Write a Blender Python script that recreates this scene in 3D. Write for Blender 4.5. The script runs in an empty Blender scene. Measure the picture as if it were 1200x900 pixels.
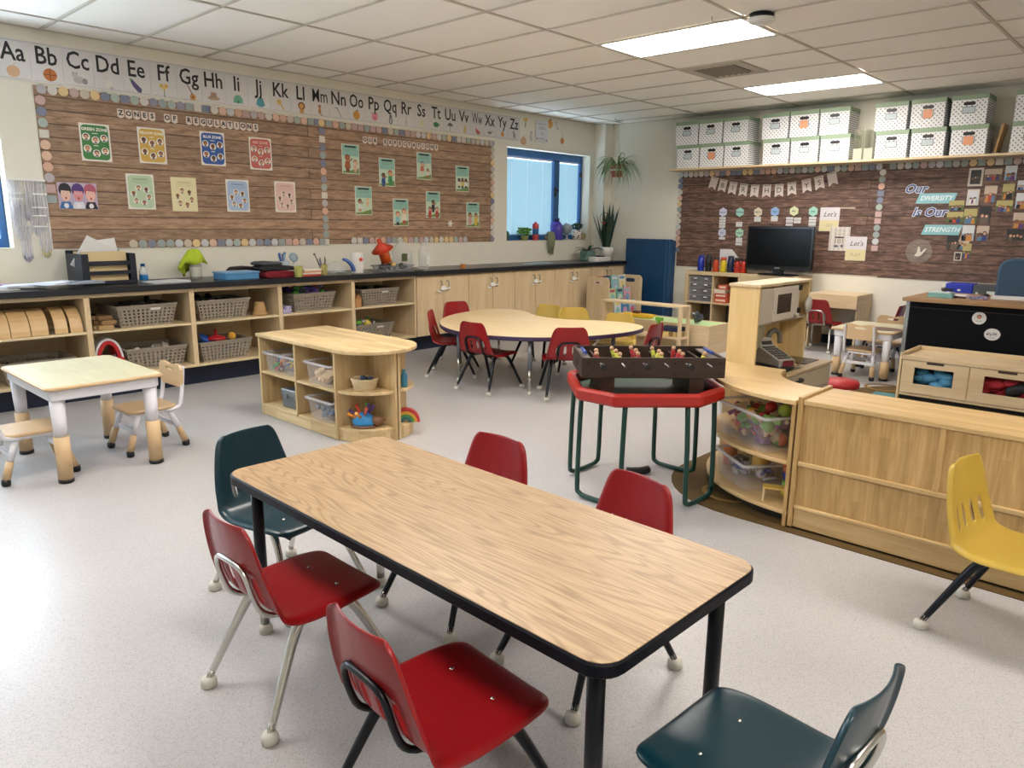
import bpy, bmesh, math, random
from mathutils import Vector, Matrix, Euler
random.seed(7)
S = bpy.context.scene
COL = S.collection
PI = math.pi

# ---------------------------------------------------------------- camera
cam_d = bpy.data.cameras.new('camera'); cam = bpy.data.objects.new('camera', cam_d); COL.objects.link(cam)
cam_d.sensor_width = 36.0; cam_d.sensor_fit = 'HORIZONTAL'; cam_d.lens = 863.594 / 1200 * 36
cam_d.clip_start = 0.05; cam_d.clip_end = 100
_R = Matrix(((0.68214489, 0.14899027, -0.71587726), (-0.73115377, 0.15185746, -0.66509659), (0.00961839, 0.9771086, 0.21252359)))
cam.matrix_world = Matrix.Translation((0, 0, 1.35)) @ _R.to_4x4()
S.camera = cam

# ---------------------------------------------------------------- colour management, daylight
S.view_settings.view_transform = 'Standard'; S.view_settings.look = 'None'
S.view_settings.gamma = 1.0; S.view_settings.use_curve_mapping = False
S.view_settings.exposure = 0.0
EXPOSE = 1.72
LAMP = 8.0          # emission of the ceiling diffusers
W = bpy.data.worlds.new('overcast_sky'); S.world = W; W.use_nodes = True
_bg = W.node_tree.nodes['Background']; _bg.inputs[0].default_value = (0.72, 0.87, 1.0, 1); _bg.inputs[1].default_value = 5.0

def portal(name, x0, x1, z0, z1, y):
    d = bpy.data.lights.new(name, 'AREA'); d.shape = 'RECTANGLE'; d.size = x1 - x0; d.size_y = z1 - z0
    d.cycles.is_portal = True
    o = bpy.data.objects.new(name, d); COL.objects.link(o)
    o.location = ((x0 + x1) / 2, y, (z0 + z1) / 2); o.rotation_euler = (-PI / 2, 0, 0)
portal('window_portal', -1.6, 1.57, 1.13, 2.29, 6.82)
portal('window_portal', 6.96, 8.66, 1.13, 2.29, 6.82)

# ---------------------------------------------------------------- materials
def lin(c):
    return tuple((x / 12.92 if x <= 0.04045 else ((x + 0.055) / 1.055) ** 2.4) for x in c[:3]) + (1,)
def hx(h):
    h = h.lstrip('#'); return lin(tuple(int(h[i:i + 2], 16) / 255 for i in (0, 2, 4)))
_M = {}
def newmat(name):
    m = bpy.data.materials.new(name); m.use_nodes = True
    return m, m.node_tree.nodes, m.node_tree.links, m.node_tree.nodes['Principled BSDF']
def plain(h, rough=0.5, metal=0.0, coat=0.0, name=None, spec=None, noise=0.06):
    """one colour with a faint procedural mottling"""
    k = ('p', h, rough, metal, coat, spec)
    if k in _M: return _M[k]
    m, N, L, B = newmat(name or 'm_' + h.strip('#'))
    c = hx(h)
    if noise:
        t = N.new('ShaderNodeTexCoord'); n = N.new('ShaderNodeTexNoise'); n.inputs['Scale'].default_value = 9; n.inputs['Detail'].default_value = 3
        r = N.new('ShaderNodeMix'); r.data_type = 'RGBA'
        r.inputs[6].default_value = tuple(x * (1 - noise) for x in c[:3]) + (1,); r.inputs[7].default_value = tuple(min(1, x * (1 + noise)) for x in c[:3]) + (1,)
        L.new(t.outputs['Object'], n.inputs['Vector']); L.new(n.outputs[0], r.inputs[0]); L.new(r.outputs[2], B.inputs['Base Color'])
    else:
        B.inputs['Base Color'].default_value = c
    B.inputs['Roughness'].default_value = rough; B.inputs['Metallic'].default_value = metal
    B.inputs['Coat Weight'].default_value = coat
    if spec is not None: B.inputs['Specular IOR Level'].default_value = spec
    _M[k] = m; return m
def emit(h, s, name):
    m, N, L, B = newmat(name); B.inputs['Base Color'].default_value = hx(h)
    B.inputs['Emission Color'].default_value = hx(h); B.inputs['Emission Strength'].default_value = s; return m
def clear(h, alpha=0.25, rough=0.08, name='clear_plastic'):
    k = ('c', h, alpha, rough)
    if k in _M: return _M[k]
    m, N, L, B = newmat(name)
    B.inputs['Base Color'].default_value = hx(h); B.inputs['Roughness'].default_value = rough; B.inputs['Alpha'].default_value = alpha
    _M[k] = m; return m
def wood(name, h1, h2, axis='y', scale=14.0, stretch=14.0, rough=0.45, contrast=1.0, coat=0.0, staves=None, vary=0.0):
    """wood grain along an object axis; staves=(width,length) adds butcher-block strips of varied tone"""
    if name in _M: return _M[name]
    m, N, L, B = newmat(name)
    t = N.new('ShaderNodeTexCoord'); mp = N.new('ShaderNodeMapping')
    sc = [scale] * 3; sc['xyz'.index(axis)] = scale / stretch
    mp.inputs['Scale'].default_value = sc
    n = N.new('ShaderNodeTexNoise'); n.inputs['Scale'].default_value = 2.2; n.inputs['Detail'].default_value = 6; n.inputs['Distortion'].default_value = 1.2
    cr = N.new('ShaderNodeValToRGB'); e = cr.color_ramp.elements
    e[0].position = 0.5 - 0.22 / contrast; e[1].position = 0.5 + 0.22 / contrast; e[0].color = hx(h2); e[1].color = hx(h1)
    L.new(t.outputs['Object'], mp.inputs[0]); L.new(mp.outputs[0], n.inputs['Vector']); L.new(n.outputs[0], cr.inputs[0])
    out = cr.outputs[0]
    if staves:
        w, ln, ax = staves
        # ax: (along, across) object axes
        sp = N.new('ShaderNodeSeparateXYZ'); cb = N.new('ShaderNodeCombineXYZ'); L.new(t.outputs['Object'], sp.inputs[0])
        L.new(sp.outputs['xyz'.index(ax[0])], cb.inputs[0]); L.new(sp.outputs['xyz'.index(ax[1])], cb.inputs[1])
        br = N.new('ShaderNodeTexBrick'); br.inputs['Scale'].default_value = 1.0; br.inputs['Mortar Size'].default_value = 0.0
        br.inputs['Brick Width'].default_value = ln; br.inputs['Row Height'].default_value = w; br.offset = 0.37; br.inputs['Bias'].default_value = 0.0
        br.inputs['Color1'].default_value = (0.86 - vary, 0.84 - vary * 1.1, 0.80 - vary * 1.25, 1); br.inputs['Color2'].default_value = (1.05, 1.04, 1.03, 1)
        L.new(cb.outputs[0], br.inputs['Vector'])
        mx = N.new('ShaderNodeMix'); mx.data_type = 'RGBA'; mx.blend_type = 'MULTIPLY'; mx.inputs[0].default_value = 1.0
        L.new(out, mx.inputs[6]); L.new(br.outputs[0], mx.inputs[7]); out = mx.outputs[2]
    L.new(out, B.inputs['Base Color'])
    B.inputs['Roughness'].default_value = rough; B.inputs['Coat Weight'].default_value = coat
    _M[name] = m; return m
def oak_laminate():
    m, N, L, B = newmat('oak_laminate')
    t = N.new('ShaderNodeTexCoord')
    # cathedral grain: stretched rings warped by noise, plus fine pores
    mp = N.new('ShaderNodeMapping'); mp.inputs['Scale'].default_value = (5.2, 0.5, 1.0); mp.inputs['Location'].default_value = (0.9, 0.35, 0)
    n1 = N.new('ShaderNodeTexNoise'); n1.inputs['Scale'].default_value = 1.6; n1.inputs['Detail'].default_value = 2
    mu = N.new('ShaderNodeMath'); mu.operation = 'MULTIPLY'; mu.inputs[1].default_value = 46.0
    fr = N.new('ShaderNodeMath'); fr.operation = 'PINGPONG'; fr.inputs[1].default_value = 1.0
    L.new(t.outputs['Object'], mp.inputs[0]); L.new(mp.outputs[0], n1.inputs['Vector']); L.new(n1.outputs[0], mu.inputs[0]); L.new(mu.outputs[0], fr.inputs[0])
    cr = N.new('ShaderNodeValToRGB'); e = cr.color_ramp.elements
    e[0].position = 0.0; e[0].color = hx('#9a7f60'); e[1].position = 0.5; e[1].color = hx('#b69a77')
    L.new(fr.outputs[0], cr.inputs[0])
    mp2 = N.new('ShaderNodeMapping'); mp2.inputs['Scale'].default_value = (220, 9, 1); n2 = N.new('ShaderNodeTexNoise'); n2.inputs['Scale'].default_value = 1.0; n2.inputs['Detail'].default_value = 3
    L.new(t.outputs['Object'], mp2.inputs[0]); L.new(mp2.outputs[0], n2.inputs['Vector'])
    c2 = N.new('ShaderNodeValToRGB'); e = c2.color_ramp.elements; e[0].position = 0.36; e[0].color = (0.74, 0.69, 0.62, 1); e[1].position = 0.56; e[1].color = (1, 1, 1, 1)
    L.new(n2.outputs[0], c2.inputs[0])
    mx = N.new('ShaderNodeMix'); mx.data_type = 'RGBA'; mx.blend_type = 'MULTIPLY'; mx.inputs[0].default_value = 0.8
    L.new(cr.outputs[0], mx.inputs[6]); L.new(c2.outputs[0], mx.inputs[7]); L.new(mx.outputs[2], B.inputs['Base Color'])
    B.inputs['Roughness'].default_value = 0.38
    return m
def plank_paper(name, h1, h2, hd):
    """bulletin-board paper printed with weathered planks (object x along, z across)"""
    m, N, L, B = newmat(name)
    t = N.new('ShaderNodeTexCoord'); sp = N.new('ShaderNodeSeparateXYZ'); cb = N.new('ShaderNodeCombineXYZ')
    L.new(t.outputs['Object'], sp.inputs[0]); L.new(sp.outputs[0], cb.inputs[0]); L.new(sp.outputs[2], cb.inputs[1])
    br = N.new('ShaderNodeTexBrick'); br.inputs['Scale'].default_value = 1; br.inputs['Brick Width'].default_value = 7.0; br.inputs['Row Height'].default_value = 0.098
    br.inputs['Mortar Size'].default_value = 0.0055; br.inputs['Mortar Smooth'].default_value = 0.6; br.offset = 0.41
    br.inputs['Color1'].default_value = (0.82, 0.82, 0.82, 1); br.inputs['Color2'].default_value = (1.12, 1.1, 1.08, 1); br.inputs['Mortar'].default_value = (0.28, 0.25, 0.23, 1)
    L.new(cb.outputs[0], br.inputs['Vector'])
    mp = N.new('ShaderNodeMapping'); mp.inputs['Scale'].default_value = (3.2, 1, 17); n = N.new('ShaderNodeTexNoise'); n.inputs['Scale'].default_value = 2.0; n.inputs['Detail'].default_value = 8; n.inputs['Roughness'].default_value = 0.68; n.inputs['Distortion'].default_value = 0.6
    L.new(t.outputs['Object'], mp.inputs[0]); L.new(mp.outputs[0], n.inputs['Vector'])
    cr = N.new('ShaderNodeValToRGB'); e = cr.color_ramp.elements; e[0].position = 0.3; e[0].color = hx(hd); e[1].position = 0.68; e[1].color = hx(h1)
    x = cr.color_ramp.elements.new(0.48); x.color = hx(h2)
    L.new(n.outputs[0], cr.inputs[0])
    mx = N.new('ShaderNodeMix'); mx.data_type = 'RGBA'; mx.blend_type = 'MULTIPLY'; mx.inputs[0].default_value = 1
    L.new(cr.outputs[0], mx.inputs[6]); L.new(br.outputs[0], mx.inputs[7]); L.new(mx.outputs[2], B.inputs['Base Color'])
    B.inputs['Roughness'].default_value = 0.55
    return m
def speckle_floor():
    m, N, L, B = newmat('speckled_vinyl')
    t = N.new('ShaderNodeTexCoord')
    v = N.new('ShaderNodeTexVoronoi'); v.inputs['Scale'].default_value = 330
    n = N.new('ShaderNodeTexNoise'); n.inputs['Scale'].default_value = 150; n.inputs['Detail'].default_value = 4
    n2 = N.new('ShaderNodeTexNoise'); n2.inputs['Scale'].default_value = 1.1; n2.inputs['Detail'].default_value = 5
    for q in (v, n, n2): L.new(t.outputs['Object'], q.inputs['Vector'])
    sx = N.new('ShaderNodeSeparateColor'); L.new(v.outputs['Color'], sx.inputs[0])
    cr = N.new('ShaderNodeValToRGB'); e = cr.color_ramp.elements; e[0].position = 0.0; e[0].color = hx('#9f9c9c'); e[1].position = 1; e[1].color = hx('#bcbabb')
    a = cr.color_ramp.elements.new(0.14); a.color = hx('#aaa8a8'); a = cr.color_ramp.elements.new(0.22); a.color = hx('#b4b2b3')
    L.new(sx.outputs[0], cr.inputs[0])
    c2 = N.new('ShaderNodeValToRGB'); e = c2.color_ramp.elements; e[0].position = 0.35; e[0].color = (0.93, 0.925, 0.92, 1); e[1].position = 0.6; e[1].color = (1, 1, 1, 1)
    L.new(n.outputs[0], c2.inputs[0])
    c3 = N.new('ShaderNodeValToRGB'); e = c3.color_ramp.elements; e[0].position = 0.35; e[0].color = (0.93, 0.925, 0.92, 1); e[1].position = 0.6; e[1].color = (1, 1, 1, 1)
    L.new(n2.outputs[0], c3.inputs[0])
    out = cr.outputs[0]
    for c in (c2, c3):
        mx = N.new('ShaderNodeMix'); mx.data_type = 'RGBA'; mx.blend_type = 'MULTIPLY'; mx.inputs[0].default_value = 1
        L.new(out, mx.inputs[6]); L.new(c.outputs[0], mx.inputs[7]); out = mx.outputs[2]
    L.new(out, B.inputs['Base Color'])
    rr = N.new('ShaderNodeMapRange'); rr.inputs[3].default_value = 0.24; rr.inputs[4].default_value = 0.42; L.new(n2.outputs[0], rr.inputs[0]); L.new(rr.outputs[0], B.inputs['Roughness'])
    B.inputs['Specular IOR Level'].default_value = 0.4
    return m
def dots_paper():
    """white box board with small grey dots (front, object x/z) and grey stripes (ends, where x is constant)"""
    m, N, L, B = newmat('dotted_card')
    t = N.new('ShaderNodeTexCoord'); sp = N.new('ShaderNodeSeparateXYZ'); L.new(t.outputs['Object'], sp.inputs[0])
    def math_(op, a, b=None, v=None):
        q = N.new('ShaderNodeMath'); q.operation = op
        L.new(a, q.inputs[0])
        if b is not None: L.new(b, q.inputs[1])
        if v is not None: q.inputs[1].default_value = v
        return q.outputs[0]
    P = 0.044
    X = math_('DIVIDE', sp.outputs[0], v=P); Z = math_('DIVIDE', sp.outputs[2], v=P)
    a = math_('ADD', X, Z); b = math_('SUBTRACT', X, Z)
    fa = math_('SUBTRACT', math_('FRACT', a), v=0.5); fb = math_('SUBTRACT', math_('FRACT', b), v=0.5)
    d = math_('ADD', math_('MULTIPLY', fa, fa), math_('MULTIPLY', fb, fb))
    dot = math_('LESS_THAN', d, v=0.055)
    st = math_('LESS_THAN', math_('FRACT', math_('DIVIDE', sp.outputs[2], v=0.022)), v=0.4)
    g = N.new('ShaderNodeNewGeometry')
    vt = N.new('ShaderNodeVectorTransform'); vt.vector_type = 'NORMAL'; vt.convert_from = 'WORLD'; vt.convert_to = 'OBJECT'; L.new(g.outputs['Normal'], vt.inputs[0])
    s2 = N.new('ShaderNodeSeparateXYZ'); L.new(vt.outputs[0], s2.inputs[0])
    side = math_('GREATER_THAN', math_('ABSOLUTE', s2.outputs[0]), v=0.6)
    mf = N.new('ShaderNodeMix'); mf.data_type = 'FLOAT'; L.new(side, mf.inputs[0]); L.new(dot, mf.inputs[2]); L.new(st, mf.inputs[3])
    mx = N.new('ShaderNodeMix'); mx.data_type = 'RGBA'; mx.inputs[6].default_value = hx('#e9e9ea'); mx.inputs[7].default_value = hx('#7d8489'); L.new(mf.outputs[0], mx.inputs[0])
    L.new(mx.outputs[2], B.inputs['Base Color']); B.inputs['Roughness'].default_value = 0.6
    return m
def photo_mat(name, hs, scale=26):
    m, N, L, B = newmat(name)
    t = N.new('ShaderNodeTexCoord'); oi = N.new('ShaderNodeObjectInfo'); ad = N.new('ShaderNodeVectorMath'); ad.operation = 'ADD'
    mu = N.new('ShaderNodeMath'); mu.operation = 'MULTIPLY'; mu.inputs[1].default_value = 40; L.new(oi.outputs['Random'], mu.inputs[0])
    L.new(t.outputs['Object'], ad.inputs[0]); L.new(mu.outputs[0], ad.inputs[1])
    n = N.new('ShaderNodeTexNoise'); n.inputs['Scale'].default_value = scale; n.inputs['Detail'].default_value = 2; L.new(ad.outputs[0], n.inputs['Vector'])
    cr = N.new('ShaderNodeValToRGB'); cr.color_ramp.interpolation = 'CONSTANT'
    e = cr.color_ramp.elements; e[0].color = hx(hs[0]); e[0].position = 0; e[1].color = hx(hs[1]); e[1].position = 0.42
    for i, h in enumerate(hs[2:]): q = cr.color_ramp.elements.new(0.48 + 0.06 * i); q.color = hx(h)
    L.new(n.outputs[0], cr.inputs[0]); L.new(cr.outputs[0], B.inputs['Base Color']); B.inputs['Roughness'].default_value = 0.35
    return m
def blind_mat():
    m, N, L, B = newmat('blind_slat'); N.remove(B)
    o = N['Material Output']; a = N.new('ShaderNodeBsdfDiffuse'); b = N.new('ShaderNodeBsdfTranslucent'); mx = N.new('ShaderNodeMixShader')
    a.inputs[0].default_value = hx('#8b9ea6'); b.inputs[0].default_value = hx('#b5d3da'); mx.inputs[0].default_value = 0.09
    L.new(a.outputs[0], mx.inputs[1]); L.new(b.outputs[0], mx.inputs[2]); L.new(mx.outputs[0], o.inputs[0]); return m
def rug_mat():
    return plain('#57411a', 0.95, name='brown_rug_pile', noise=0.25)

# ---------------------------------------------------------------- mesh builder
class MB:
    def __init__(s): s.v = []; s.f = []; s.sm = []; s.mi = []; s.mats = []; s.m = 0
    def mat(s, m):
        if m not in s.mats: s.mats.append(m)
        s.m = s.mats.index(m); return s
    def add(s, vs, fs, smooth=False):
        o = len(s.v); s.v += [tuple(v) for v in vs]
        for f in fs: s.f.append(tuple(i + o for i in f)); s.sm.append(smooth); s.mi.append(s.m)
        return s
    def box(s, x0, y0, z0, x1, y1, z1, M=None):
        vs = [Vector(p) for p in ((x0, y0, z0), (x1, y0, z0), (x1, y1, z0), (x0, y1, z0), (x0, y0, z1), (x1, y0, z1), (x1, y1, z1), (x0, y1, z1))]
        if M is not None: vs = [M @ v for v in vs]
        return s.add(vs, [(0, 3, 2, 1), (4, 5, 6, 7), (0, 1, 5, 4), (1, 2, 6, 5), (2, 3, 7, 6), (3, 0, 4, 7)])
    def cb(s, c, d, rz=0.0, rx=0.0, ry=0.0):
        M = Matrix.Translation(c) @ Euler((rx, ry, rz)).to_matrix().to_4x4()
        return s.box(-d[0] / 2, -d[1] / 2, -d[2] / 2, d[0] / 2, d[1] / 2, d[2] / 2, M)
    def tube(s, pts, r, n=8, closed=False):
        P = [Vector(p) for p in pts]; k = len(P); R = r if isinstance(r, (list, tuple)) else [r] * k
        vs = []; up = None
        for i, p in enumerate(P):
            a = P[(i - 1) % k] if (closed or i > 0) else p; b = P[(i + 1) % k] if (closed or i < k - 1) else p
            t = (b - a).normalized()
            if up is None: up = t.orthogonal().normalized()
            else:
                up = up - t * up.dot(t)
                up = up.normalized() if up.length > 1e-6 else t.orthogonal().normalized()
            w = t.cross(up)
            for j in range(n):
                q = 2 * PI * j / n; vs.append(p + (up * math.cos(q) + w * math.sin(q)) * R[i])
        fs = []
        for i in range(k if closed else k - 1):
            for j in range(n):
                a = i * n + j; b = i * n + (j + 1) % n; c = ((i + 1) % k) * n
                fs.append((a, b, c + (j + 1) % n, c + j))
        s.add(vs, fs, True)
        if not closed:
            o = len(s.v) - k * n
            s.f += [tuple(o + j for j in range(n))[::-1], tuple(o + (k - 1) * n + j for j in range(n))]; s.sm += [False, False]; s.mi += [s.m, s.m]
        return s
    def lathe(s, prof, n=16, c=(0, 0, 0), smooth=True, M=None, sx=1, sy=1):
        vs = []; fs = []
        for (r, z) in prof:
            for j in range(n):
                q = 2 * PI * j / n; v = Vector((r * math.cos(q) * sx, r * math.sin(q) * sy, z))
                if M is not None: v = M @ v
                vs.append(v + Vector(c))
        for i in range(len(prof) - 1):
            for j in range(n): fs.append((i * n + j, i * n + (j + 1) % n, (i + 1) * n + (j + 1) % n, (i + 1) * n + j))
        s.add(vs, fs, smooth)
        o = len(s.v) - len(vs)
        if prof[0][0] > 1e-5: s.f.append(tuple(o + j for j in range(n))[::-1]); s.sm.append(False); s.mi.append(s.m)
        if prof[-1][0] > 1e-5: s.f.append(tuple(o + (len(prof) - 1) * n + j for j in range(n))); s.sm.append(False); s.mi.append(s.m)
        return s
    def prism(s, poly, z0, z1, M=None):
        n = len(poly); vs = [Vector((x, y, z0)) for x, y in poly] + [Vector((x, y, z1)) for x, y in poly]
        if M is not None: vs = [M @ v for v in vs]
        return s.add(vs, [tuple(range(n))[::-1], tuple(range(n, 2 * n))] + [(i, (i + 1) % n, n + (i + 1) % n, n + i) for i in range(n)])
    def prism_y(s, poly, y0, y1, M=None):   # polygon in x,z extruded along y (front at y0)
        Q = Matrix(((1, 0, 0, 0), (0, 0, 1, 0), (0, 1, 0, 0), (0, 0, 0, 1)))
        return s.prism(poly[::-1], y0, y1, (M @ Q) if M is not None else Q)
    def ball(s, c, r, n=10, k=6, sc=(1, 1, 1)):
        pr = [(r * math.sin(PI * i / k), -r * math.cos(PI * i / k)) for i in range(k + 1)]
        M = Matrix.Diagonal((sc[0], sc[1], sc[2], 1)); pr[0] = (0, -r); pr[-1] = (0, r)
        return s.lathe(pr, n, c, True, M)
    # flat print pieces in the x,z plane facing -y, at depth y
    def disc(s, cx, cz, rx, rz, y=0.0, n=14):
        return s.add([(cx + rx * math.cos(2 * PI * j / n), y, cz + rz * math.sin(2 * PI * j / n)) for j in range(n)], [tuple(range(n))])
    def quad(s, x0, z0, x1, z1, y=0.0):
        return s.add([(x0, y, z0), (x1, y, z0), (x1, y, z1), (x0, y, z1)], [(0, 1, 2, 3)])
    def flat(s, poly, y=0.0):
        return s.add([(x, y, z) for x, z in poly], [tuple(range(len(poly)))])
    def mesh(s, name, mat=None, bevel=0.0, seg=1):
        me = bpy.data.meshes.new(name)
        bm = bmesh.new()
        vv = [bm.verts.new(v) for v in s.v]
        for f, sm, mi in zip(s.f, s.sm, s.mi):
            try: F = bm.faces.new([vv[i] for i in f])
            except ValueError: continue
            F.smooth = sm; F.material_index = mi
        if bevel:
            bmesh.ops.recalc_face_normals(bm, faces=bm.faces)
            ed = [e for e in bm.edges if len(e.link_faces) == 2 and e.calc_face_angle(0) > 0.6]
            bmesh.ops.bevel(bm, geom=ed, offset=bevel, segments=seg, affect='EDGES', clamp_overlap=True, profile=0.5)
        bm.to_mesh(me); bm.free()
        for m in (s.mats or [mat]): me.materials.append(m)
        return me

def rrect(x0, y0, x1, y1, r, n=4):
    out = []
    for cx, cy, a in ((x1 - r, y0 + r, -PI / 2), (x1 - r, y1 - r, 0), (x0 + r, y1 - r, PI / 2), (x0 + r, y0 + r, PI)):
        for i in range(n + 1): q = a + PI / 2 * i / n; out.append((cx + r * math.cos(q), cy + r * math.sin(q)))
    return out
def circ(cx, cy, r, n=20, a0=0.0, a1=2 * PI):
    return [(cx + r * math.cos(a0 + (a1 - a0) * i / n), cy + r * math.sin(a0 + (a1 - a0) * i / n)) for i in range(n)]
def smooth_path(pts, k=4):
    """Catmull-Rom through the points"""
    P = [Vector(p) for p in pts]; out = []
    for i in range(len(P) - 1):
        a = P[max(i - 1, 0)]; b = P[i]; c = P[i + 1]; d = P[min(i + 2, len(P) - 1)]
        for j in range(k):
            t = j / k; out.append(0.5 * ((2 * b) + (c - a) * t + (2 * a - 5 * b + 4 * c - d) * t * t + (3 * b - a - 3 * c + d) * t ** 3))
    out.append(P[-1]); return out

# ---------------------------------------------------------------- objects
def obj(name, me, parent=None, loc=(0, 0, 0), rz=0.0, rot=None):
    o = bpy.data.objects.new(name, me); COL.objects.link(o)
    if parent is not None: o.parent = parent
    o.location = loc; o.rotation_euler = rot if rot else (0, 0, rz)
    return o
def tag(o, label, cat, group=None, kind=None):
    if label: o['label'] = label
    if cat: o['category'] = cat
    if group: o['group'] = group
    if kind: o['kind'] = kind
    return o
def thing(name, label, cat, loc=(0, 0, 0), rz=0.0, group=None, rot=None):
    o = bpy.data.objects.new(name, None); COL.objects.link(o); o.empty_display_size = 0.05
    o.location = loc; o.rotation_euler = rot if rot else (0, 0, rz)
    return tag(o, label, cat, group)
def single(name, mb, mat, label, cat, loc=(0, 0, 0), rz=0.0, group=None, bevel=0.0, kind=None, rot=None):
    return tag(obj(name, mb.mesh(name, mat, bevel), None, loc, rz, rot), label, cat, group, kind)
def part(name, mb, mat, parent, loc=(0, 0, 0), rz=0.0, bevel=0.0, label=None, kind=None, rot=None):
    o = obj(name, mb.mesh(name, mat, bevel), parent, loc, rz, rot)
    if label: o['label'] = label
    if kind: o['kind'] = kind
    return o
def struct(name, mb, mat, parent=None, bevel=0.0):
    o = obj(name, mb.mesh(name, mat, bevel), parent)
    if parent is None: o['kind'] = 'structure'
    return o
def dup(root, loc, rz=None, label=None, group=None, rot=None, scale=None):
    def cp(o, par):
        c = o.copy(); COL.objects.link(c)
        if par is not None: c.parent = par
        for ch in KIDS.get(o.name, ()): cp(ch, c)
        return c
    KIDS = {}
    def walk(o):
        KIDS[o.name] = list(o.children)
        for c in o.children: walk(c)
    walk(root); r = cp(root, None); r.location = loc
    if rz is not None: r.rotation_euler = (0, 0, rz)
    if rot: r.rotation_euler = rot
    if scale: r.scale = scale
    if label: r['label'] = label
    if group: r['group'] = group
    return r
_T = {}
def text_mesh(s, size, mat, align='CENTER', shear=0.0, bold=0.0):
    k = (s, size, mat.name, align, shear, bold)
    if k in _T: return _T[k]
    c = bpy.data.curves.new('lettering', 'FONT'); c.body = s; c.size = size; c.align_x = align; c.align_y = 'CENTER'; c.resolution_u = 2; c.shear = shear; c.offset = bold
    o = bpy.data.objects.new('lettering', c); COL.objects.link(o)
    dg = bpy.context.evaluated_depsgraph_get(); me = bpy.data.meshes.new_from_object(o.evaluated_get(dg))
    bpy.data.objects.remove(o); bpy.data.curves.remove(c)
    for v in me.vertices: v.co = (v.co.x, 0.0, v.co.y)
    for p in me.polygons: p.use_smooth = False
    me.materials.clear(); me.materials.append(mat); me.name = 'lettering'
    _T[k] = me; return me
def text(s, size, mat, parent, x=0, z=0, y=-0.004, **kw):
    return obj('lettering', text_mesh(s, size, mat, **kw), parent, (x, y, z))
YL = 6.585        # left wall plane
XB = 8.93         # back wall plane
CEIL = 2.719
RB = -PI / 2      # rotation of things mounted on the back wall (their local x runs towards -y)
# ================================================================ the room
X0, Y0 = -3.6, -2.6
CREAM = plain('#e4e0d2', 0.75, name='cream_wall_paint', noise=0.03)
WHITE = plain('#e8e8e6', 0.5, name='white_laminate'); NAVY = plain('#0a1730', 0.4, name='navy_vinyl'); BLACKP = plain('#0b0b0d', 0.4, name='black_plastic')
BIRCH = wood('birch_ply', '#dcc7a4', '#cdb48c', 'z', 9, 9, 0.42)
BIRCHX = wood('birch_ply_x', '#dcc7a4', '#cdb48c', 'x', 9, 9, 0.42)
BIRCHY = wood('birch_ply_y', '#dcc7a4', '#cdb48c', 'y', 9, 9, 0.42)
MAPLE = wood('maple_shelf', '#dfceac', '#d1bc94', 'x', 12, 12, 0.4)
CHROME = plain('#c9c7c2', 0.22, 1.0, name='chrome', noise=0); STEEL = plain('#9a9a98', 0.35, 1.0, name='brushed_steel', noise=0)

struct('floor', MB().box(X0, Y0, -0.1, XB + 0.2, YL + 0.2, 0.0), speckle_floor())
# left wall with two window openings
w = MB()
for x0, x1, z0, z1 in ((X0, -1.6, 0, CEIL + 0.3), (-1.6, 1.57, 0, 1.13), (-1.6, 1.57, 2.29, CEIL + 0.3), (1.57, 6.96, 0, CEIL + 0.3), (6.96, 8.66, 0, 1.13), (6.96, 8.66, 2.29, CEIL + 0.3), (8.66, XB + 0.2, 0, CEIL + 0.3)):
    w.box(x0, YL, z0, x1, YL + 0.22, z1)
struct('wall_left', w, CREAM)
struct('wall_back', MB().box(XB, Y0, 0, XB + 0.2, YL, CEIL + 0.3), CREAM)
struct('wall_right', MB().box(X0, Y0 - 0.2, 0, XB, Y0, CEIL + 0.3), CREAM)
struct('wall_front', MB().box(X0 - 0.2, Y0, 0, X0, YL, CEIL + 0.3), CREAM)
struct('trim_1', MB().box(8.75, 6.40, 0.86, XB, YL, CEIL), CREAM)
struct('baseboard_back', MB().box(XB - 0.012, Y0, 0, XB, YL, 0.10), NAVY)
struct('baseboard_left', MB().box(X0, 6.12, 0, 8.75, 6.14, 0.162), NAVY)

# ---- ceiling: slab, T-bar grid, single tiles
ceil = struct('ceiling', MB().box(X0, Y0, CEIL + 0.045, XB, YL, CEIL + 0.2), plain('#e2ddd2', 0.9, name='ceiling_slab'))
TW, TL, GX, GY = 0.6096, 1.2192, 2.5216, 4.9682
g = MB()
i0 = math.floor((X0 - GX) / TW); i1 = math.ceil((XB - GX) / TW); j0 = math.floor((Y0 - GY) / TL); j1 = math.ceil((YL - GY) / TL)
for i in range(i0, i1 + 1):
    x = GX + i * TW
    if X0 < x < XB: g.box(x - 0.011, Y0, CEIL - 0.003, x + 0.011, YL, CEIL + 0.004)
for j in range(j0, j1 + 1):
    y = GY + j * TL
    if Y0 < y < YL: g.box(X0, y - 0.011, CEIL - 0.003, XB, y + 0.011, CEIL + 0.004)
g.box(X0, YL - 0.02, CEIL - 0.003, XB, YL, CEIL + 0.004).box(XB - 0.02, Y0, CEIL - 0.003, XB, YL, CEIL + 0.004)
part('ceiling_grid', g, plain('#c9c2b5', 0.5, name='grid_steel'), ceil)
LIGHTS = [(4, -2), (8, -2), (0, -2), (-4, -2), (0, -5), (-4, -5)]
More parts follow.
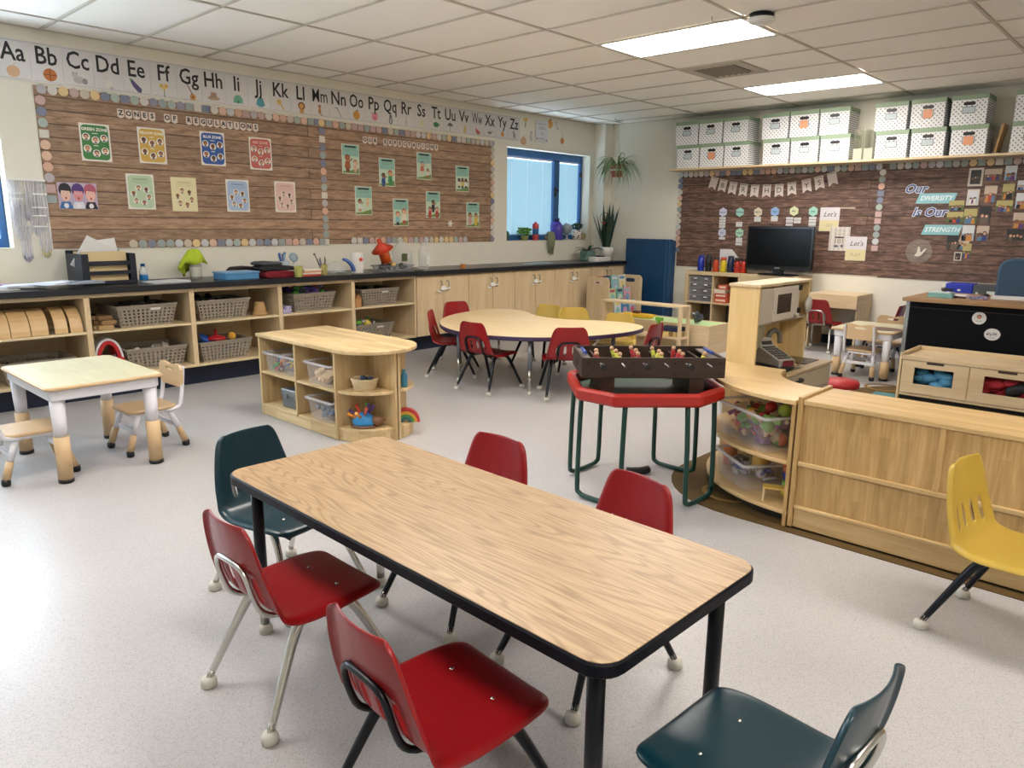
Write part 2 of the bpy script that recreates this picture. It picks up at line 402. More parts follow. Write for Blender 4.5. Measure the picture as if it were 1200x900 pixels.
def ceil_tile_mat():
    m, N, L, B = newmat('mineral_tile'); t = N.new('ShaderNodeTexCoord'); n = N.new('ShaderNodeTexNoise'); n.inputs['Scale'].default_value = 160; n.inputs['Detail'].default_value = 2
    cr = N.new('ShaderNodeValToRGB'); e = cr.color_ramp.elements; e[0].position = 0.3; e[0].color = hx('#f2eee6'); e[1].position = 0.5; e[1].color = hx('#faf7f0')
    L.new(t.outputs['Object'], n.inputs['Vector']); L.new(n.outputs[0], cr.inputs[0]); L.new(cr.outputs[0], B.inputs['Base Color']); B.inputs['Roughness'].default_value = 0.9; return m
TILE = ceil_tile_mat(); tile_cache = {}
for i in range(i0, i1):
    for j in range(j0, j1):
        if (i, j) in LIGHTS: continue
        x0 = max(GX + i * TW + 0.011, X0); x1 = min(GX + (i + 1) * TW - 0.011, XB - 0.02); y0 = max(GY + j * TL + 0.011, Y0); y1 = min(GY + (j + 1) * TL - 0.011, YL - 0.02)
        if i == 6 and j == -2: y1 = 3.16
        if x1 - x0 < 0.03 or y1 - y0 < 0.03: continue
        k = (round(x1 - x0, 3), round(y1 - y0, 3))
        if k not in tile_cache: tile_cache[k] = MB().box(0, 0, 0, x1 - x0, y1 - y0, 0.014).mesh('ceiling_tile', TILE, 0.003)
        obj('ceiling_tile', tile_cache[k], ceil, (x0, y0, CEIL + 0.004))
DIFF = emit('#fff7ee', LAMP, 'lit_diffuser')
lt = None
for (i, j) in LIGHTS:
    x = GX + i * TW; y = GY + j * TL
    lab = {(4, -2): 'long lit ceiling panel light nearer the smoke detector', (8, -2): 'lit ceiling panel light farther back, above the box shelf'}.get((i, j), 'lit ceiling panel light outside the view')
    if lt is None:
        lt = thing('ceiling_light', lab, 'light', (x, y, CEIL), 0, 'recessed ceiling panel lights')
        part('diffuser', MB().box(0.03, 0.03, 0.004, TW - 0.03, TL - 0.03, 0.012), DIFF, lt)
        part('frame', MB().box(0.011, 0.011, -0.002, 0.032, TL - 0.011, 0.02).box(TW - 0.032, 0.011, -0.002, TW - 0.011, TL - 0.011, 0.02).box(0.032, 0.011, -0.002, TW - 0.032, 0.032, 0.02).box(0.032, TL - 0.032, -0.002, TW - 0.032, TL - 0.011, 0.02), WHITE, lt)
    else: dup(lt, (x, y, CEIL), label=lab)
# ---- air vent
v = thing('ceiling_vent', 'square metal air vent in the ceiling between the two lights', 'vent', (6.485, 3.455, CEIL))
VM = plain('#8d867a', 0.5, name='vent_paint'); VD = plain('#1b1a18', 0.7, name='vent_dark')
part('frame', MB().box(-0.29, -0.29, -0.006, -0.2, 0.29, 0.012).box(0.2, -0.29, -0.006, 0.29, 0.29, 0.012).box(-0.2, -0.29, -0.006, 0.2, -0.2, 0.012).box(-0.2, 0.2, -0.006, 0.2, 0.29, 0.012), plain('#b9b1a3', 0.5, name='vent_frame'), v, bevel=0.003)
part('backing', MB().box(-0.2, -0.2, 0.01, 0.2, 0.2, 0.016), VD, v)
for k in range(6): part('louvre', MB().cb((0, -0.15 + 0.06 * k, -0.004), (0.4, 0.006, 0.026), rx=0.7), VM, v)
# ---- smoke detector with a wire loop
d = thing('smoke_detector', 'white round detector with a black base on the ceiling', 'detector', (4.97, 2.40, CEIL))
part('base', MB().lathe([(0.08, 0.0), (0.08, -0.03), (0.07, -0.034)], 20), BLACKP, d)
part('cover', MB().lathe([(0.09, -0.03), (0.09, -0.042), (0.075, -0.055), (0.03, -0.06), (0, -0.06)], 24), WHITE, d)
part('wire', MB().tube(smooth_path([(-0.08, 0.06, -0.03), (-0.16, 0.16, -0.05), (-0.2, 0.24, -0.045), (-0.17, 0.27, -0.004)]), 0.003, 5), VM, d)

# ---- windows
BLUE = plain('#2f5f96', 0.4, name='blue_window_paint'); GLASS = clear('#dff1fa', 0.08, 0.02, 'window_glass'); SLAT = blind_mat()
def window(n, x0, x1, xm, z0, z1, blinds=True):
    wi = bpy.data.objects.new('window_%d' % n, None); COL.objects.link(wi); wi['kind'] = 'structure'
    ya, yb = YL + 0.13, YL + 0.20
    fr = MB()
    for a, b, c, e in ((x0, z0, x0 + 0.05, z1), (x1 - 0.05, z0, x1, z1), (x0 + 0.05, z0, x1 - 0.05, z0 + 0.075), (x0 + 0.05, z1 - 0.09, x1 - 0.05, z1), (xm - 0.06, z0 + 0.075, xm + 0.06, z1 - 0.09)):
        fr.box(a, ya, b, c, yb, e)
    part('frame', fr, BLUE, wi, bevel=0.006)
    for a, b in ((x0 + 0.05, xm - 0.06), (xm + 0.06, x1 - 0.05)):
        part('pane', MB().box(a, yb - 0.02, z0 + 0.075, b, yb - 0.012, z1 - 0.09), GLASS, wi)
        if blinds:
            sl = MB(); z = z0 + 0.075; yc = YL + 0.165
            while z < z1 - 0.105: sl.add([(a + 0.001, yc + 0.009, z - 0.017), (b - 0.001, yc + 0.009, z - 0.017), (b - 0.001, yc + 0.005, z - 0.002), (a + 0.001, yc + 0.005, z - 0.002), (b - 0.001, yc, z + 0.0145), (a + 0.001, yc, z + 0.0145)], [(0, 1, 2, 3), (3, 2, 4, 5)]); z += 0.0245
            p = part('blind_slats', sl, SLAT, wi, kind='stuff')
            part('head_rail', MB().box(a, yc - 0.008, z1 - 0.112, b, yc + 0.012, z1 - 0.09), WHITE, p)
            cords = MB()
            for q in (0.2, 0.5, 0.8) if b - a > 0.6 else (0.5,): cords.tube([(a + (b - a) * q, yc - 0.004, z0 + 0.08), (a + (b - a) * q, yc - 0.004, z1 - 0.1)], 0.0015, 4)
            part('cord', cords, WHITE, p)
    part('sill', MB().box(x0, YL - 0.004, z0 - 0.004, x1, yb, z0 + 0.006), plain('#dcd8ca', 0.5, name='sill_paint'), wi)
    return wi
w1 = window(1, -1.6, 1.57, 0.2, 1.13, 2.29, blinds=False)
w2 = window(2, 6.96, 8.66, 8.09, 1.13, 2.29)
part('handle', MB().box(8.03, YL + 0.105, 1.72, 8.06, YL + 0.13, 1.84).cb((8.06, YL + 0.10, 1.80), (0.07, 0.02, 0.02)), BLACKP, w2)
part('hinge', MB().box(8.60, YL + 0.115, 2.0, 8.63, YL + 0.135, 2.07), BLACKP, w2)
# ================================================================ counter run along the left wall
CTOP = plain('#17181b', 0.3, name='black_laminate', noise=0.15)
ct = thing('countertop', 'long black countertop running along the left wall over the shelves and cabinets', 'countertop', (0, 0, 0))
part('worktop', MB().box(-1.6, 5.965, 0.822, 8.75, YL - 0.001, 0.858), CTOP, ct, bevel=0.004)
part('front_edge', MB().box(-1.6, 5.955, 0.812, 8.75, 5.9645, 0.8575), plain('#10141d', 0.4, name='navy_edge'), ct, bevel=0.003)
def shelf_bay(x0, x1, label):
    t = thing('open_shelf_unit', label, 'shelf', (x0, 6.0, 0), 0, 'open birch shelf units')
    w = x1 - x0; D = 0.56; z0 = 0.165; z1 = 0.81
    part('side_panel', MB().box(0, 0, z0, 0.02, D, z1), BIRCH, t, bevel=0.002); part('side_panel', MB().box(w - 0.02, 0, z0, w, D, z1), BIRCH, t, bevel=0.002)
    part('back_panel', MB().box(0.02, D - 0.02, z0, w - 0.02, D - 0.005, z1), BIRCHX, t)
    part('bottom_panel', MB().box(0.02, 0, z0, w - 0.02, D - 0.02, z0 + 0.02), BIRCHX, t, bevel=0.002)
    part('top_rail', MB().box(0.02, 0, z1 - 0.028, w - 0.02, 0.08, z1), BIRCHX, t, bevel=0.002)
    part('shelf', MB().box(0.021, 0.004, 0.515, w - 0.021, D - 0.021, 0.533), MAPLE, t, bevel=0.002)
    return t
BAYS = [(0.30, 1.055, 'open birch shelf unit at the far left end, mostly out of view'), (1.055, 1.84, 'leftmost visible open shelf unit, holding bent plywood arches'), (1.84, 2.62, 'open shelf unit with the red carry case on its lower shelf'),
        (2.62, 3.41, 'open shelf unit with one woven basket on each shelf and a tan cone'), (3.41, 4.19, 'open shelf unit holding the basket of purple and green toys'), (4.19, 4.97, 'rightmost open shelf unit, next to the closed cabinets')]
for a, b, l in BAYS: shelf_bay(a, b, l)
LOCK = plain('#eef0f0', 0.35, name='white_lock')
def cupboard(x0, x1, label, lock=True):
    t = thing('base_cabinet', label, 'cabinet', (x0, 6.0, 0), 0, 'closed birch base cabinets')
    w = x1 - x0; z0 = 0.165; z1 = 0.81
    part('body', MB().box(0.002, 0.02, z0, w - 0.002, 0.56, z1), BIRCH, t)
    for k in (0, 1):
        a = 0.003 + k * w / 2; b = w / 2 - 0.003 + k * w / 2
        dr = part('door', MB().box(a, 0, z0 + 0.003, b, 0.019, z1 - 0.01), BIRCH, t, bevel=0.0015)
        hxx = (b - 0.045) if k == 0 else (a + 0.045)
        part('handle', MB().tube(smooth_path([(hxx, -0.001, 0.74), (hxx, -0.028, 0.735), (hxx, -0.03, 0.69), (hxx, -0.028, 0.645), (hxx, -0.001, 0.64)], 3), 0.0055, 6), STEEL, dr)
        if lock and k == 0:
            part('child_lock', MB().box(b - 0.065, -0.042, 0.648, b + 0.0, -0.03, 0.69).cb((b - 0.09, -0.036, 0.638), (0.07, 0.01, 0.012), ry=0.25).cb((b + 0.035, -0.036, 0.662), (0.07, 0.01, 0.012), ry=-0.2), LOCK, dr, bevel=0.002)
    return t
for a, b, l, k in ((4.98, 5.735, 'birch base cabinet beside the open shelves, leftmost of the closed ones', True), (5.735, 6.495, 'second closed birch base cabinet from the open shelves', True), (6.495, 7.24, 'third closed birch base cabinet, left of the window plants', True),
                   (7.24, 7.99, 'fourth closed birch base cabinet, behind the yellow chairs', True), (7.99, 8.74, 'last closed birch base cabinet in the corner, behind the book rack', False)): cupboard(a, b, l, k)

# ================================================================ moulded school chairs
PLR = plain('#8a0c12', 0.34, name='red_polypropylene', noise=0.05); PLT = plain('#06303c', 0.32, name='teal_polypropylene', noise=0.05); PLY = plain('#b2943a', 0.42, name='yellow_polypropylene', noise=0.04)
BLKM = plain('#080b14', 0.35, 0.0, name='black_enamel', noise=0, spec=0.3); RUB = plain('#c4c0b6', 0.6, name='grey_glide')
def chair_shell_mesh(mat):
    U = [-1, -0.93, -0.76, -0.60, -0.49, -0.25, -0.14, 0.14, 0.25, 0.49, 0.60, 0.76, 0.93, 1]
    PR = [(0.176, 0.288, 0.140), (0.183, 0.304, 0.152), (0.168, 0.318, 0.168), (0.10, 0.321, 0.182), (0.0, 0.315, 0.186), (-0.08, 0.312, 0.185), (-0.125, 0.319, 0.181), (-0.148, 0.334, 0.178), (-0.160, 0.352, 0.174),
          (-0.172, 0.390, 0.170), (-0.183, 0.430, 0.163), (-0.197, 0.49, 0.149), (-0.205, 0.535, 0.137), (-0.211, 0.566, 0.124), (-0.213, 0.581, 0.100)]
    vs = []; nu = len(U)
    for i, (x, z, h) in enumerate(PR):
        a = Vector(PR[max(i - 1, 0)][:2]); b = Vector(PR[min(i + 1, len(PR) - 1)][:2]); t = (b - a).normalized(); nrm = Vector((t.y, -t.x))   # towards below / behind
        if nrm.y > 0 and i < 7: nrm = -nrm
        if i >= 7 and nrm.x > 0: nrm = -nrm
        for u in U:
            px, pz = x, z
            if 2 <= i <= 7: pz -= 0.009 * (1 - u * u)
            if i > 7: px += 0.022 * (u * u - 0.5)
            if abs(u) > 0.99: px += nrm.x * 0.017; pz += nrm.y * 0.017
            vs.append((px, u * h, pz))
    fs = []
    for i in range(len(PR) - 1):
        for j in range(nu - 1):
            if i in (8, 9) and j in (3, 5, 7, 9): continue
            fs.append((i * nu + j, i * nu + j + 1, (i + 1) * nu + j + 1, (i + 1) * nu + j))
    return MB().add(vs, fs, True).mesh('seat_shell', mat)
def make_chair(plastic, metal, name_l):
    t = thing('school_chair', name_l, 'chair')
    sh = obj('seat_shell', chair_shell_mesh(plastic), t)
    m = sh.modifiers.new('thick', 'SOLIDIFY'); m.thickness = 0.007; m.offset = 0
    m = sh.modifiers.new('round', 'SUBSURF'); m.levels = 2; m.render_levels = 2
    for sx in (-1, 1):
        for sy in (-1, 1):
            p = smooth_path([(sx * 0.012, sy * 0.10, 0.292), (sx * 0.055, sy * 0.118, 0.290), (sx * 0.088, sy * 0.128, 0.268), (sx * 0.115, sy * 0.137, 0.225), (sx * 0.165, sy * 0.157, 0.125), (sx * 0.210, sy * 0.175, 0.034)], 3)
            k = len(p); lg = part('leg', MB().tube(p, [0.0145 - 0.0045 * max(0, (i - k * 0.45) / (k * 0.55)) for i in range(k)], 8), metal, t)
            part('ferrule', MB().tube([(sx * 0.2025, sy * 0.1718, 0.05), (sx * 0.213, sy * 0.176, 0.026)], 0.0105, 8), CHROME, lg)
            part('glide', MB().lathe([(0.018, 0.0), (0.0235, 0.003), (0.0235, 0.021), (0.020, 0.028), (0.010, 0.032)], 12, (sx * 0.215, sy * 0.177, 0)), RUB, lg)
    part('seat_frame', MB().tube([(0.012, -0.11, 0.294), (0.012, 0.11, 0.294)], 0.009, 8).tube([(-0.012, -0.11, 0.294), (-0.012, 0.11, 0.294)], 0.009, 8), metal, t)
    lp = []
    half = [(-0.03, 0.085, 0.294), (-0.12, 0.086, 0.298), (-0.168, 0.087, 0.325), (-0.19, 0.086, 0.375), (-0.201, 0.084, 0.42), (-0.206, 0.070, 0.447), (-0.208, 0.040, 0.458)]
    path = [Vector(p) for p in half] + [Vector((p[0], -p[1], p[2])) for p in half[::-1]]
    part('back_loop', MB().tube(smooth_path(path, 3), 0.0085, 8), metal, t)
    rv = MB()
    for y in (-0.075, 0.075): rv.ball((0.075, y, 0.3145), 0.006, 8, 4, (1, 1, 0.5))
    part('rivet', rv, CHROME, t)
    return t
GC = 'moulded plastic school chairs'
CH = {}
def chair(kind, x, y, deg, label):
    pl, me = {'rc': (PLR, CHROME), 'rb': (PLR, BLKM), 'tc': (PLT, CHROME), 'yb': (PLY, BLKM)}[kind]
    if kind not in CH:
        t = CH[kind] = make_chair(pl, me, label); t.location = (x, y, 0); t.rotation_euler = (0, 0, math.radians(deg)); t['group'] = GC; return t
    return dup(CH[kind], (x, y, 0), math.radians(deg), label)
chair('rc', 1.035, 1.80, 0, 'red plastic chair with chrome legs at the left long side of the oak table')
chair('rb', 0.975, 1.10, -5, 'red plastic chair with black legs nearest the camera, beside the oak table')
chair('tc', 1.313, 2.35, -81, 'dark teal chair pushed under the far short end of the oak table')
chair('rb', 1.685, 1.82, 181, 'red chair back showing behind the oak table, nearer the birch island shelf')
chair('rb', 1.68, 1.235, 171, 'red chair back showing behind the oak table, in front of the football game')
chair('tc', 1.275, 0.515, 86, 'dark teal chair cut by the bottom edge, at the near end of the oak table')
chair('yb', 2.80, 0.295, -99, 'yellow plastic chair with black legs at the right edge, by the wood panel shelf')
chair('rb', 4.485, 4.895, -51, 'red chair at the left tip of the kidney table, seen from its side')
chair('rb', 4.28, 4.235, 4, 'red chair at the left front of the kidney table, seen from behind at an angle')
chair('rb', 4.54, 3.64, 48, 'red chair at the front of the kidney table, its slotted back facing the camera')
chair('rb', 5.0, 5.275, -105, 'red chair on the far left of the kidney table, only its backrest visible')
chair('rb', 5.06, 3.36, 97, 'red chair at the right end of the kidney table, behind the football game')
chair('yb', 5.32, 4.605, 190, 'smallest looking yellow chair behind the kidney table, leftmost of three')
chair('yb', 5.365, 4.185, 225, 'middle one of the three yellow chairs behind the kidney table')
chair('yb', 5.52, 3.84, 207, 'yellow chair behind the kidney table nearest the low bench frame').scale = (0.94, 0.94, 0.94)
chair('rc', 8.33, 3.04, 0, 'red chair with chrome legs tucked at the pale desk by the back wall')
chair('rb', 8.14, 2.40, 92, 'red chair mostly hidden behind the end of the black teacher desk')

# ================================================================ oak activity table in the foreground
OT = thing('activity_table', 'long oak laminate table with black edge in the foreground', 'table', (1.305, 1.432, 0), math.radians(-1.3))
top = rrect(-0.305, -0.762, 0.305, 0.762, 0.06, 6)
part('tabletop', MB().prism(rrect(-0.301, -0.758, 0.301, 0.758, 0.056, 6), 0.542, 0.566), oak_laminate(), OT, bevel=0.0008)
part('edge_band', MB().prism(rrect(-0.306, -0.763, 0.306, 0.763, 0.06, 6), 0.533, 0.5642), plain('#101118', 0.45, name='black_edge_band', spec=0.1), OT, bevel=0.004)
part('apron', MB().box(-0.22, -0.68, 0.505, 0.22, -0.66, 0.533).box(-0.22, 0.66, 0.505, 0.22, 0.68, 0.533).box(-0.23, -0.66, 0.505, -0.21, 0.66, 0.533).box(0.21, -0.66, 0.505, 0.23, 0.66, 0.533), BLKM, OT)
for sx in (-1, 1):
    for sy in (-1, 1):
        lg = part('leg', MB().tube([(sx * 0.235, sy * 0.69, 0.533), (sx * 0.235, sy * 0.69, 0.16)], 0.019, 12), BLKM, OT)
        part('leg_insert', MB().tube([(sx * 0.235, sy * 0.69, 0.17), (sx * 0.235, sy * 0.69, 0.03)], 0.0155, 12), CHROME, lg)
        part('glide', MB().lathe([(0.018, 0), (0.022, 0.003), (0.022, 0.022), (0.016, 0.034)], 14, (sx * 0.235, sy * 0.69, 0)), RUB, lg)
        part('adjuster_knob', MB().tube([(sx * 0.235 - sx * 0.018, sy * 0.69, 0.20), (sx * 0.235 - sx * 0.034, sy * 0.69, 0.20)], 0.006, 8), BLACKP, lg)

# ================================================================ kidney table
KP = [(3.72, 3.93), (3.80, 3.60), (4.02, 3.33), (4.35, 3.17), (4.70, 3.12), (4.97, 3.2), (5.08, 3.42), (5.02, 3.66), (4.90, 3.86), (4.86, 4.06), (4.90, 4.28), (5.02, 4.48), (5.09, 4.70), (4.98, 4.86), (4.72, 4.89), (4.38, 4.80), (4.05, 4.58), (3.82, 4.28)]
def closed_curve(P, k=5):
    Q = P[-2:] + P + P[:3]; o = smooth_path([(x, y, 0) for x, y in Q], k); return [(v.x, v.y) for v in o[2 * k:(2 + len(P)) * k]]
KC = closed_curve([(x * 1.101 - 4.86, y * 1.101 - 4.4) for x, y in KP])
KT = thing('kidney_table', 'kidney shaped maple table with a dark purple edge', 'table', (4.86, 4.4, 0))
part('tabletop', MB().prism(KC, 0.460, 0.482), wood('maple_laminate', '#e2cba2', '#d8be92', 'y', 5, 5, 0.4), KT, bevel=0.001)
part('edge_band', MB().prism([(x * 1.006, y * 1.006) for x, y in KC], 0.447, 0.4802), plain('#3a2a4a', 0.45, name='purple_edge_band'), KT, bevel=0.003)
GREYM = plain('#7c8087', 0.35, 0.6, name='grey_steel_tube', noise=0)
for x, y in ((-0.52, -0.56), (-0.54, 0.25), (0.45, -0.68), (0.45, 0.72)):
    lg = part('leg', MB().tube([(x, y, 0.447), (x, y, 0.2)], 0.018, 10), GREYM, KT)
    part('leg_insert', MB().tube([(x, y, 0.23), (x, y, 0.025)], 0.014, 10), CHROME, lg); part('glide', MB().lathe([(0.02, 0), (0.022, 0.003), (0.022, 0.02), (0.014, 0.03)], 12, (x, y, 0)), RUB, lg)

# ================================================================ toddler tables and chairs
TAN = plain('#c8aa82', 0.45, name='tan_plastic', noise=0.03); WPL = plain('#d9d8de', 0.4, name='white_plastic', noise=0.02); SAGE = wood('pale_ash_print', '#cdc9ac', '#bfbb9c', 'y', 7, 9, 0.4)
def toddler_table(loc, rz, H, label, hx_, hy_):
    t = thing('toddler_table', label, 'table', loc, rz, 'adjustable toddler tables')
    part('rim', MB().prism(rrect(-hx_, -hy_, hx_, hy_, 0.035), H - 0.018, H - 0.001), TAN, t, bevel=0.005)
    part('tabletop', MB().prism(rrect(-hx_ + 0.012, -hy_ + 0.012, hx_ - 0.012, hy_ - 0.012, 0.028), H - 0.004, H), SAGE, t)
    part('apron', MB().prism(rrect(-hx_ + 0.02, -hy_ + 0.02, hx_ - 0.02, hy_ - 0.02, 0.04), H - 0.075, H - 0.018), WPL, t, bevel=0.006)
    for sx in (-1, 1):
        for sy in (-1, 1):
            c = (sx * (hx_ - 0.065), sy * (hy_ - 0.065), 0)
            lg = part('leg', MB().lathe([(0.037, H - 0.075), (0.034, H - 0.2), (0.031, H - 0.27)], 14, c), WPL, t)
            part('leg_extension', MB().lathe([(0.0375, H - 0.27), (0.0365, 0.022)], 14, c), TAN, lg); part('foot', MB().lathe([(0.034, 0), (0.038, 0.004), (0.038, 0.022)], 14, c), BLACKP, lg)
    return t
toddler_table((1.33, 4.565, 0), 0, 0.52, 'white legged toddler table with pale top at the left, before the shelves', 0.295, 0.42)
toddler_table((7.31, 2.185, 0), 0, 0.445, 'toddler table beside the black teacher desk, with a brown oval on its top', 0.35, 0.275)
def toddler_chair_proto(label):
    t = thing('toddler_chair', label, 'chair')
    seat = rrect(-0.14, -0.14, 0.15, 0.14, 0.05)
    part('seat', MB().prism(seat, 0.243, 0.262), TAN, t, bevel=0.006)
    part('seat_bracket', MB().prism(rrect(-0.13, -0.125, 0.13, 0.125, 0.04), 0.226, 0.243), WPL, t)
    # wavy back panel with a hand hole
    out = [(-0.135, 0.37), (-0.10, 0.36), (0.10, 0.36), (0.135, 0.37), (0.145, 0.42), (0.142, 0.47), (0.12, 0.497), (0.075, 0.50), (0.0, 0.487), (-0.075, 0.50), (-0.12, 0.497), (-0.142, 0.47), (-0.145, 0.42)]
    n = len(out); hole = []
    for y, z in out:
        q = math.atan2((z - 0.463) * 2.2, y); hole.append((0.055 * math.cos(q), 0.463 + 0.0125 * math.sin(q)))
    m = MB(); vs = [(xs, p[0], p[1]) for xs in (-0.165, -0.18) for pl in (out, hole) for p in pl]; fs = []
    for i in range(n):
        j = (i + 1) % n; fs += [(i, j, n + j, n + i), (2 * n + j, 2 * n + i, 3 * n + i, 3 * n + j), (j, i, 2 * n + i, 2 * n + j), (n + i, n + j, 3 * n + j, 3 * n + i)]
    m.add(vs, fs)
    part('backrest', m, TAN, t)
    for s in (-1, 1):
        part('upright', MB().tube(smooth_path([(-0.06, s * 0.125, 0.236), (-0.14, s * 0.128, 0.245), (-0.165, s * 0.128, 0.30), (-0.186, s * 0.125, 0.46), (-0.187, s * 0.124, 0.487)], 3), 0.012, 8), WPL, t)
        for f in (-1, 1):
            lg = part('leg', MB().tube([(f * 0.09, s * 0.11, 0.235), (f * 0.135, s * 0.127, 0.115)], [0.017, 0.016], 8), WPL, t)
            part('leg_extension', MB().tube([(f * 0.132, s * 0.126, 0.122), (f * 0.162, s * 0.137, 0.03)], 0.0195, 10), TAN, lg)
            part('foot', MB().lathe([(0.016, 0), (0.0215, 0.006), (0.0225, 0.02), (0.02, 0.034)], 12, (f * 0.164, s * 0.138, 0)), BLACKP, lg)
    for x in (-0.125, 0.11): part('stretcher', MB().box(x, -0.12, 0.13, x + 0.015, 0.12, 0.155), WPL, t)
    return t
tc = toddler_chair_proto('tan and white toddler chair with cut-out back, right side of the left toddler table'); tc['group'] = 'toddler chairs'
tc.location = (1.655, 4.56, 0); tc.rotation_euler = (0, 0, math.radians(182))
dup(tc, (1.03, 4.50, 0), math.radians(0), 'tan toddler chair cut by the left edge of the photo')
dup(tc, (7.11, 2.185, 0), math.radians(-1), 'toddler chair with its back to the camera, beside the black desk')
dup(tc, (7.70, 2.185, 0), math.radians(180), 'toddler chair on the far side of the table beside the black desk')

# ================================================================ birch island shelf with rounded end
PINE = wood('pine_staves', '#dcc69c', '#c9ac7c', 'y', 12, 10, 0.45, staves=(0.055, 0.42, 'yx'), vary=0.1)
PINEZ = wood('pine_staves_upright', '#d9c296', '#c4a678', 'z', 12, 10, 0.45, staves=(0.075, 2.0, 'zy'), vary=0.1)
IS = thing('island_shelf', 'low pine storage shelf with cubbies and a rounded open end', 'shelf', (2.81, 4.32, 0))
H = 0.585; L_ = 0.47; hw = 0.28; T = 0.02
topp = [(hw + 0.012, L_ + 0.012), (-hw - 0.012, L_ + 0.012), (-hw - 0.012, -L_)] + [(math.cos(a) * (hw + 0.012), -L_ + math.sin(a) * (hw + 0.012)) for a in [PI + PI * k / 20 for k in range(1, 20)]] + [(hw + 0.012, -L_)]
part('top_board', MB().prism(topp, H - 0.024, H), PINE, IS, bevel=0.004)
for y0 in (L_ - T, -0.01, -L_): part('upright_panel', MB().box(-hw, y0, 0.0 if y0 != -0.01 else 0.085, hw, y0 + T, H - 0.024), PINEZ, IS, bevel=0.002)
part('middle_panel', MB().box(-0.008, -L_ + T, 0.085, 0.008, L_ - T, H - 0.024), PINEZ, IS)
for y0, y1 in ((-L_ + T, -0.01), (0.01, L_ - T)):
    for z in (0.085, 0.322): part('shelf_board', MB().box(-hw + 0.004, y0, z - 0.018, hw - 0.004, y1, z), PINE, IS, bevel=0.002)
for s in (-1, 1): part('plinth_board', MB().box(s * (hw - 0.012) - 0.008, -L_ + T, 0.004, s * (hw - 0.012) + 0.008, L_ - T, 0.066), PINE, IS)
for s in (-1, 1):   # two quarter-round ends, with a dark gap between their dividers
    part('end_divider', MB().box(s * 0.006 if s > 0 else -0.021, -L_ - 0.265, 0.0, 0.021 if s > 0 else -0.006, -L_, H - 0.024), PINEZ, IS, bevel=0.002)
    for z in (0.085, 0.322):
        a0 = PI if s < 0 else 1.5 * PI
        pl = [(s * 0.021, -L_)] + [(s * 0.021 + math.cos(a0 + PI / 2 * k / 10) * 0.245, -L_ + math.sin(a0 + PI / 2 * k / 10) * 0.255) for k in range(11)]
        part('quarter_shelf', MB().prism(pl, z - 0.018, z), PINE, IS, bevel=0.002)
    pl = [(s * 0.021 + math.cos(a0 + PI / 2 * k / 10) * 0.24, -L_ + math.sin(a0 + PI / 2 * k / 10) * 0.25) for k in range(11)] + [(s * 0.021 + math.cos(a0 + PI / 2 * k / 10) * 0.226, -L_ + math.sin(a0 + PI / 2 * k / 10) * 0.236) for k in range(10, -1, -1)]
    part('curved_plinth', MB().prism(pl, 0.003, 0.066), PINE, IS)

def ring(outer, inner, z0, z1):
    n = len(outer); m = MB(); vs = [(x, y, z0) for x, y in outer] + [(x, y, z1) for x, y in outer] + [(x, y, z1) for x, y in inner] + [(x, y, z0) for x, y in inner]; fs = []
    for k in range(4):
        for i in range(n): fs.append((k * n + i, k * n + (i + 1) % n, ((k + 1) % 4) * n + (i + 1) % n, ((k + 1) % 4) * n + i))
    return m.add(vs, fs)
# ---- clear bins (tapered, rimmed) and their loose contents
CLR = clear('#e6e4e8', 0.17, 0.1)
def bin_mb(wx, wy, h, tp=0.86, t=0.004, rim=0.012):
    m = MB(); o = rrect(-wx / 2, -wy / 2, wx / 2, wy / 2, 0.02, 3); n = len(o)
    R = [[(x * tp, y * tp, 0.0) for x, y in o], [(x, y, h) for x, y in o], [(x + rim * (1 if x > 0 else -1), y + rim * (1 if y > 0 else -1), h) for x, y in o], [(x + rim * (1 if x > 0 else -1), y + rim * (1 if y > 0 else -1), h - 0.014) for x, y in o]]
    vs = [p for r in R for p in r]; fs = [tuple(range(n))[::-1]]
    for k in range(3):
        for i in range(n): fs.append((k * n + i, k * n + (i + 1) % n, (k + 1) * n + (i + 1) % n, (k + 1) * n + i))
    return m.add(vs, fs, False)
def heap(wx, wy, z0, z1, cols, n, size, kinds='bcr', seed=1):
    """jumble of small toys: balls, bricks and rods in mixed colours, joined"""
    r = random.Random(seed); m = MB()
    for k in range(n):
        m.mat(r.choice(cols)); s = size * r.uniform(0.6, 1.2); c = (r.uniform(-wx / 2 + s, wx / 2 - s) if wx / 2 > s else 0, r.uniform(-wy / 2 + s, wy / 2 - s) if wy / 2 > s else 0, r.uniform(z0 + s, max(z0 + s, z1 - s * 0.6)))
        q = r.choice(kinds)
        if q == 'b': m.ball(c, s, 8, 5)
        elif q == 'c': m.cb(c, (s * 2.2, s * 1.4, s * 1.1), r.uniform(0, 3), r.uniform(-0.5, 0.5), r.uniform(-0.5, 0.5))
        else:
            d = Vector((r.uniform(-1, 1), r.uniform(-1, 1), r.uniform(-0.3, 0.5))).normalized() * s * 1.3; m.tube([Vector(c) - d, Vector(c) + d], s * 0.32, 6)
    return m
def C(*hs): return [plain(h, 0.45, noise=0.0) for h in hs]
def clear_bin(loc, rz, wx, wy, h, label, tp=0.86):
    t = thing('storage_bin', label, 'bin', loc, rz, 'clear plastic bins'); part('tub', bin_mb(wx, wy, h, tp), CLR, t)
    part('rim', ring(rrect(-wx / 2 - 0.012, -wy / 2 - 0.012, wx / 2 + 0.012, wy / 2 + 0.012, 0.02, 3), rrect(-wx / 2, -wy / 2, wx / 2, wy / 2, 0.018, 3), h - 0.012, h), clear('#f0eef0', 0.5, 0.15, 'clear_rim'), t); return t
iz1, iz2 = 0.3225, 0.0855
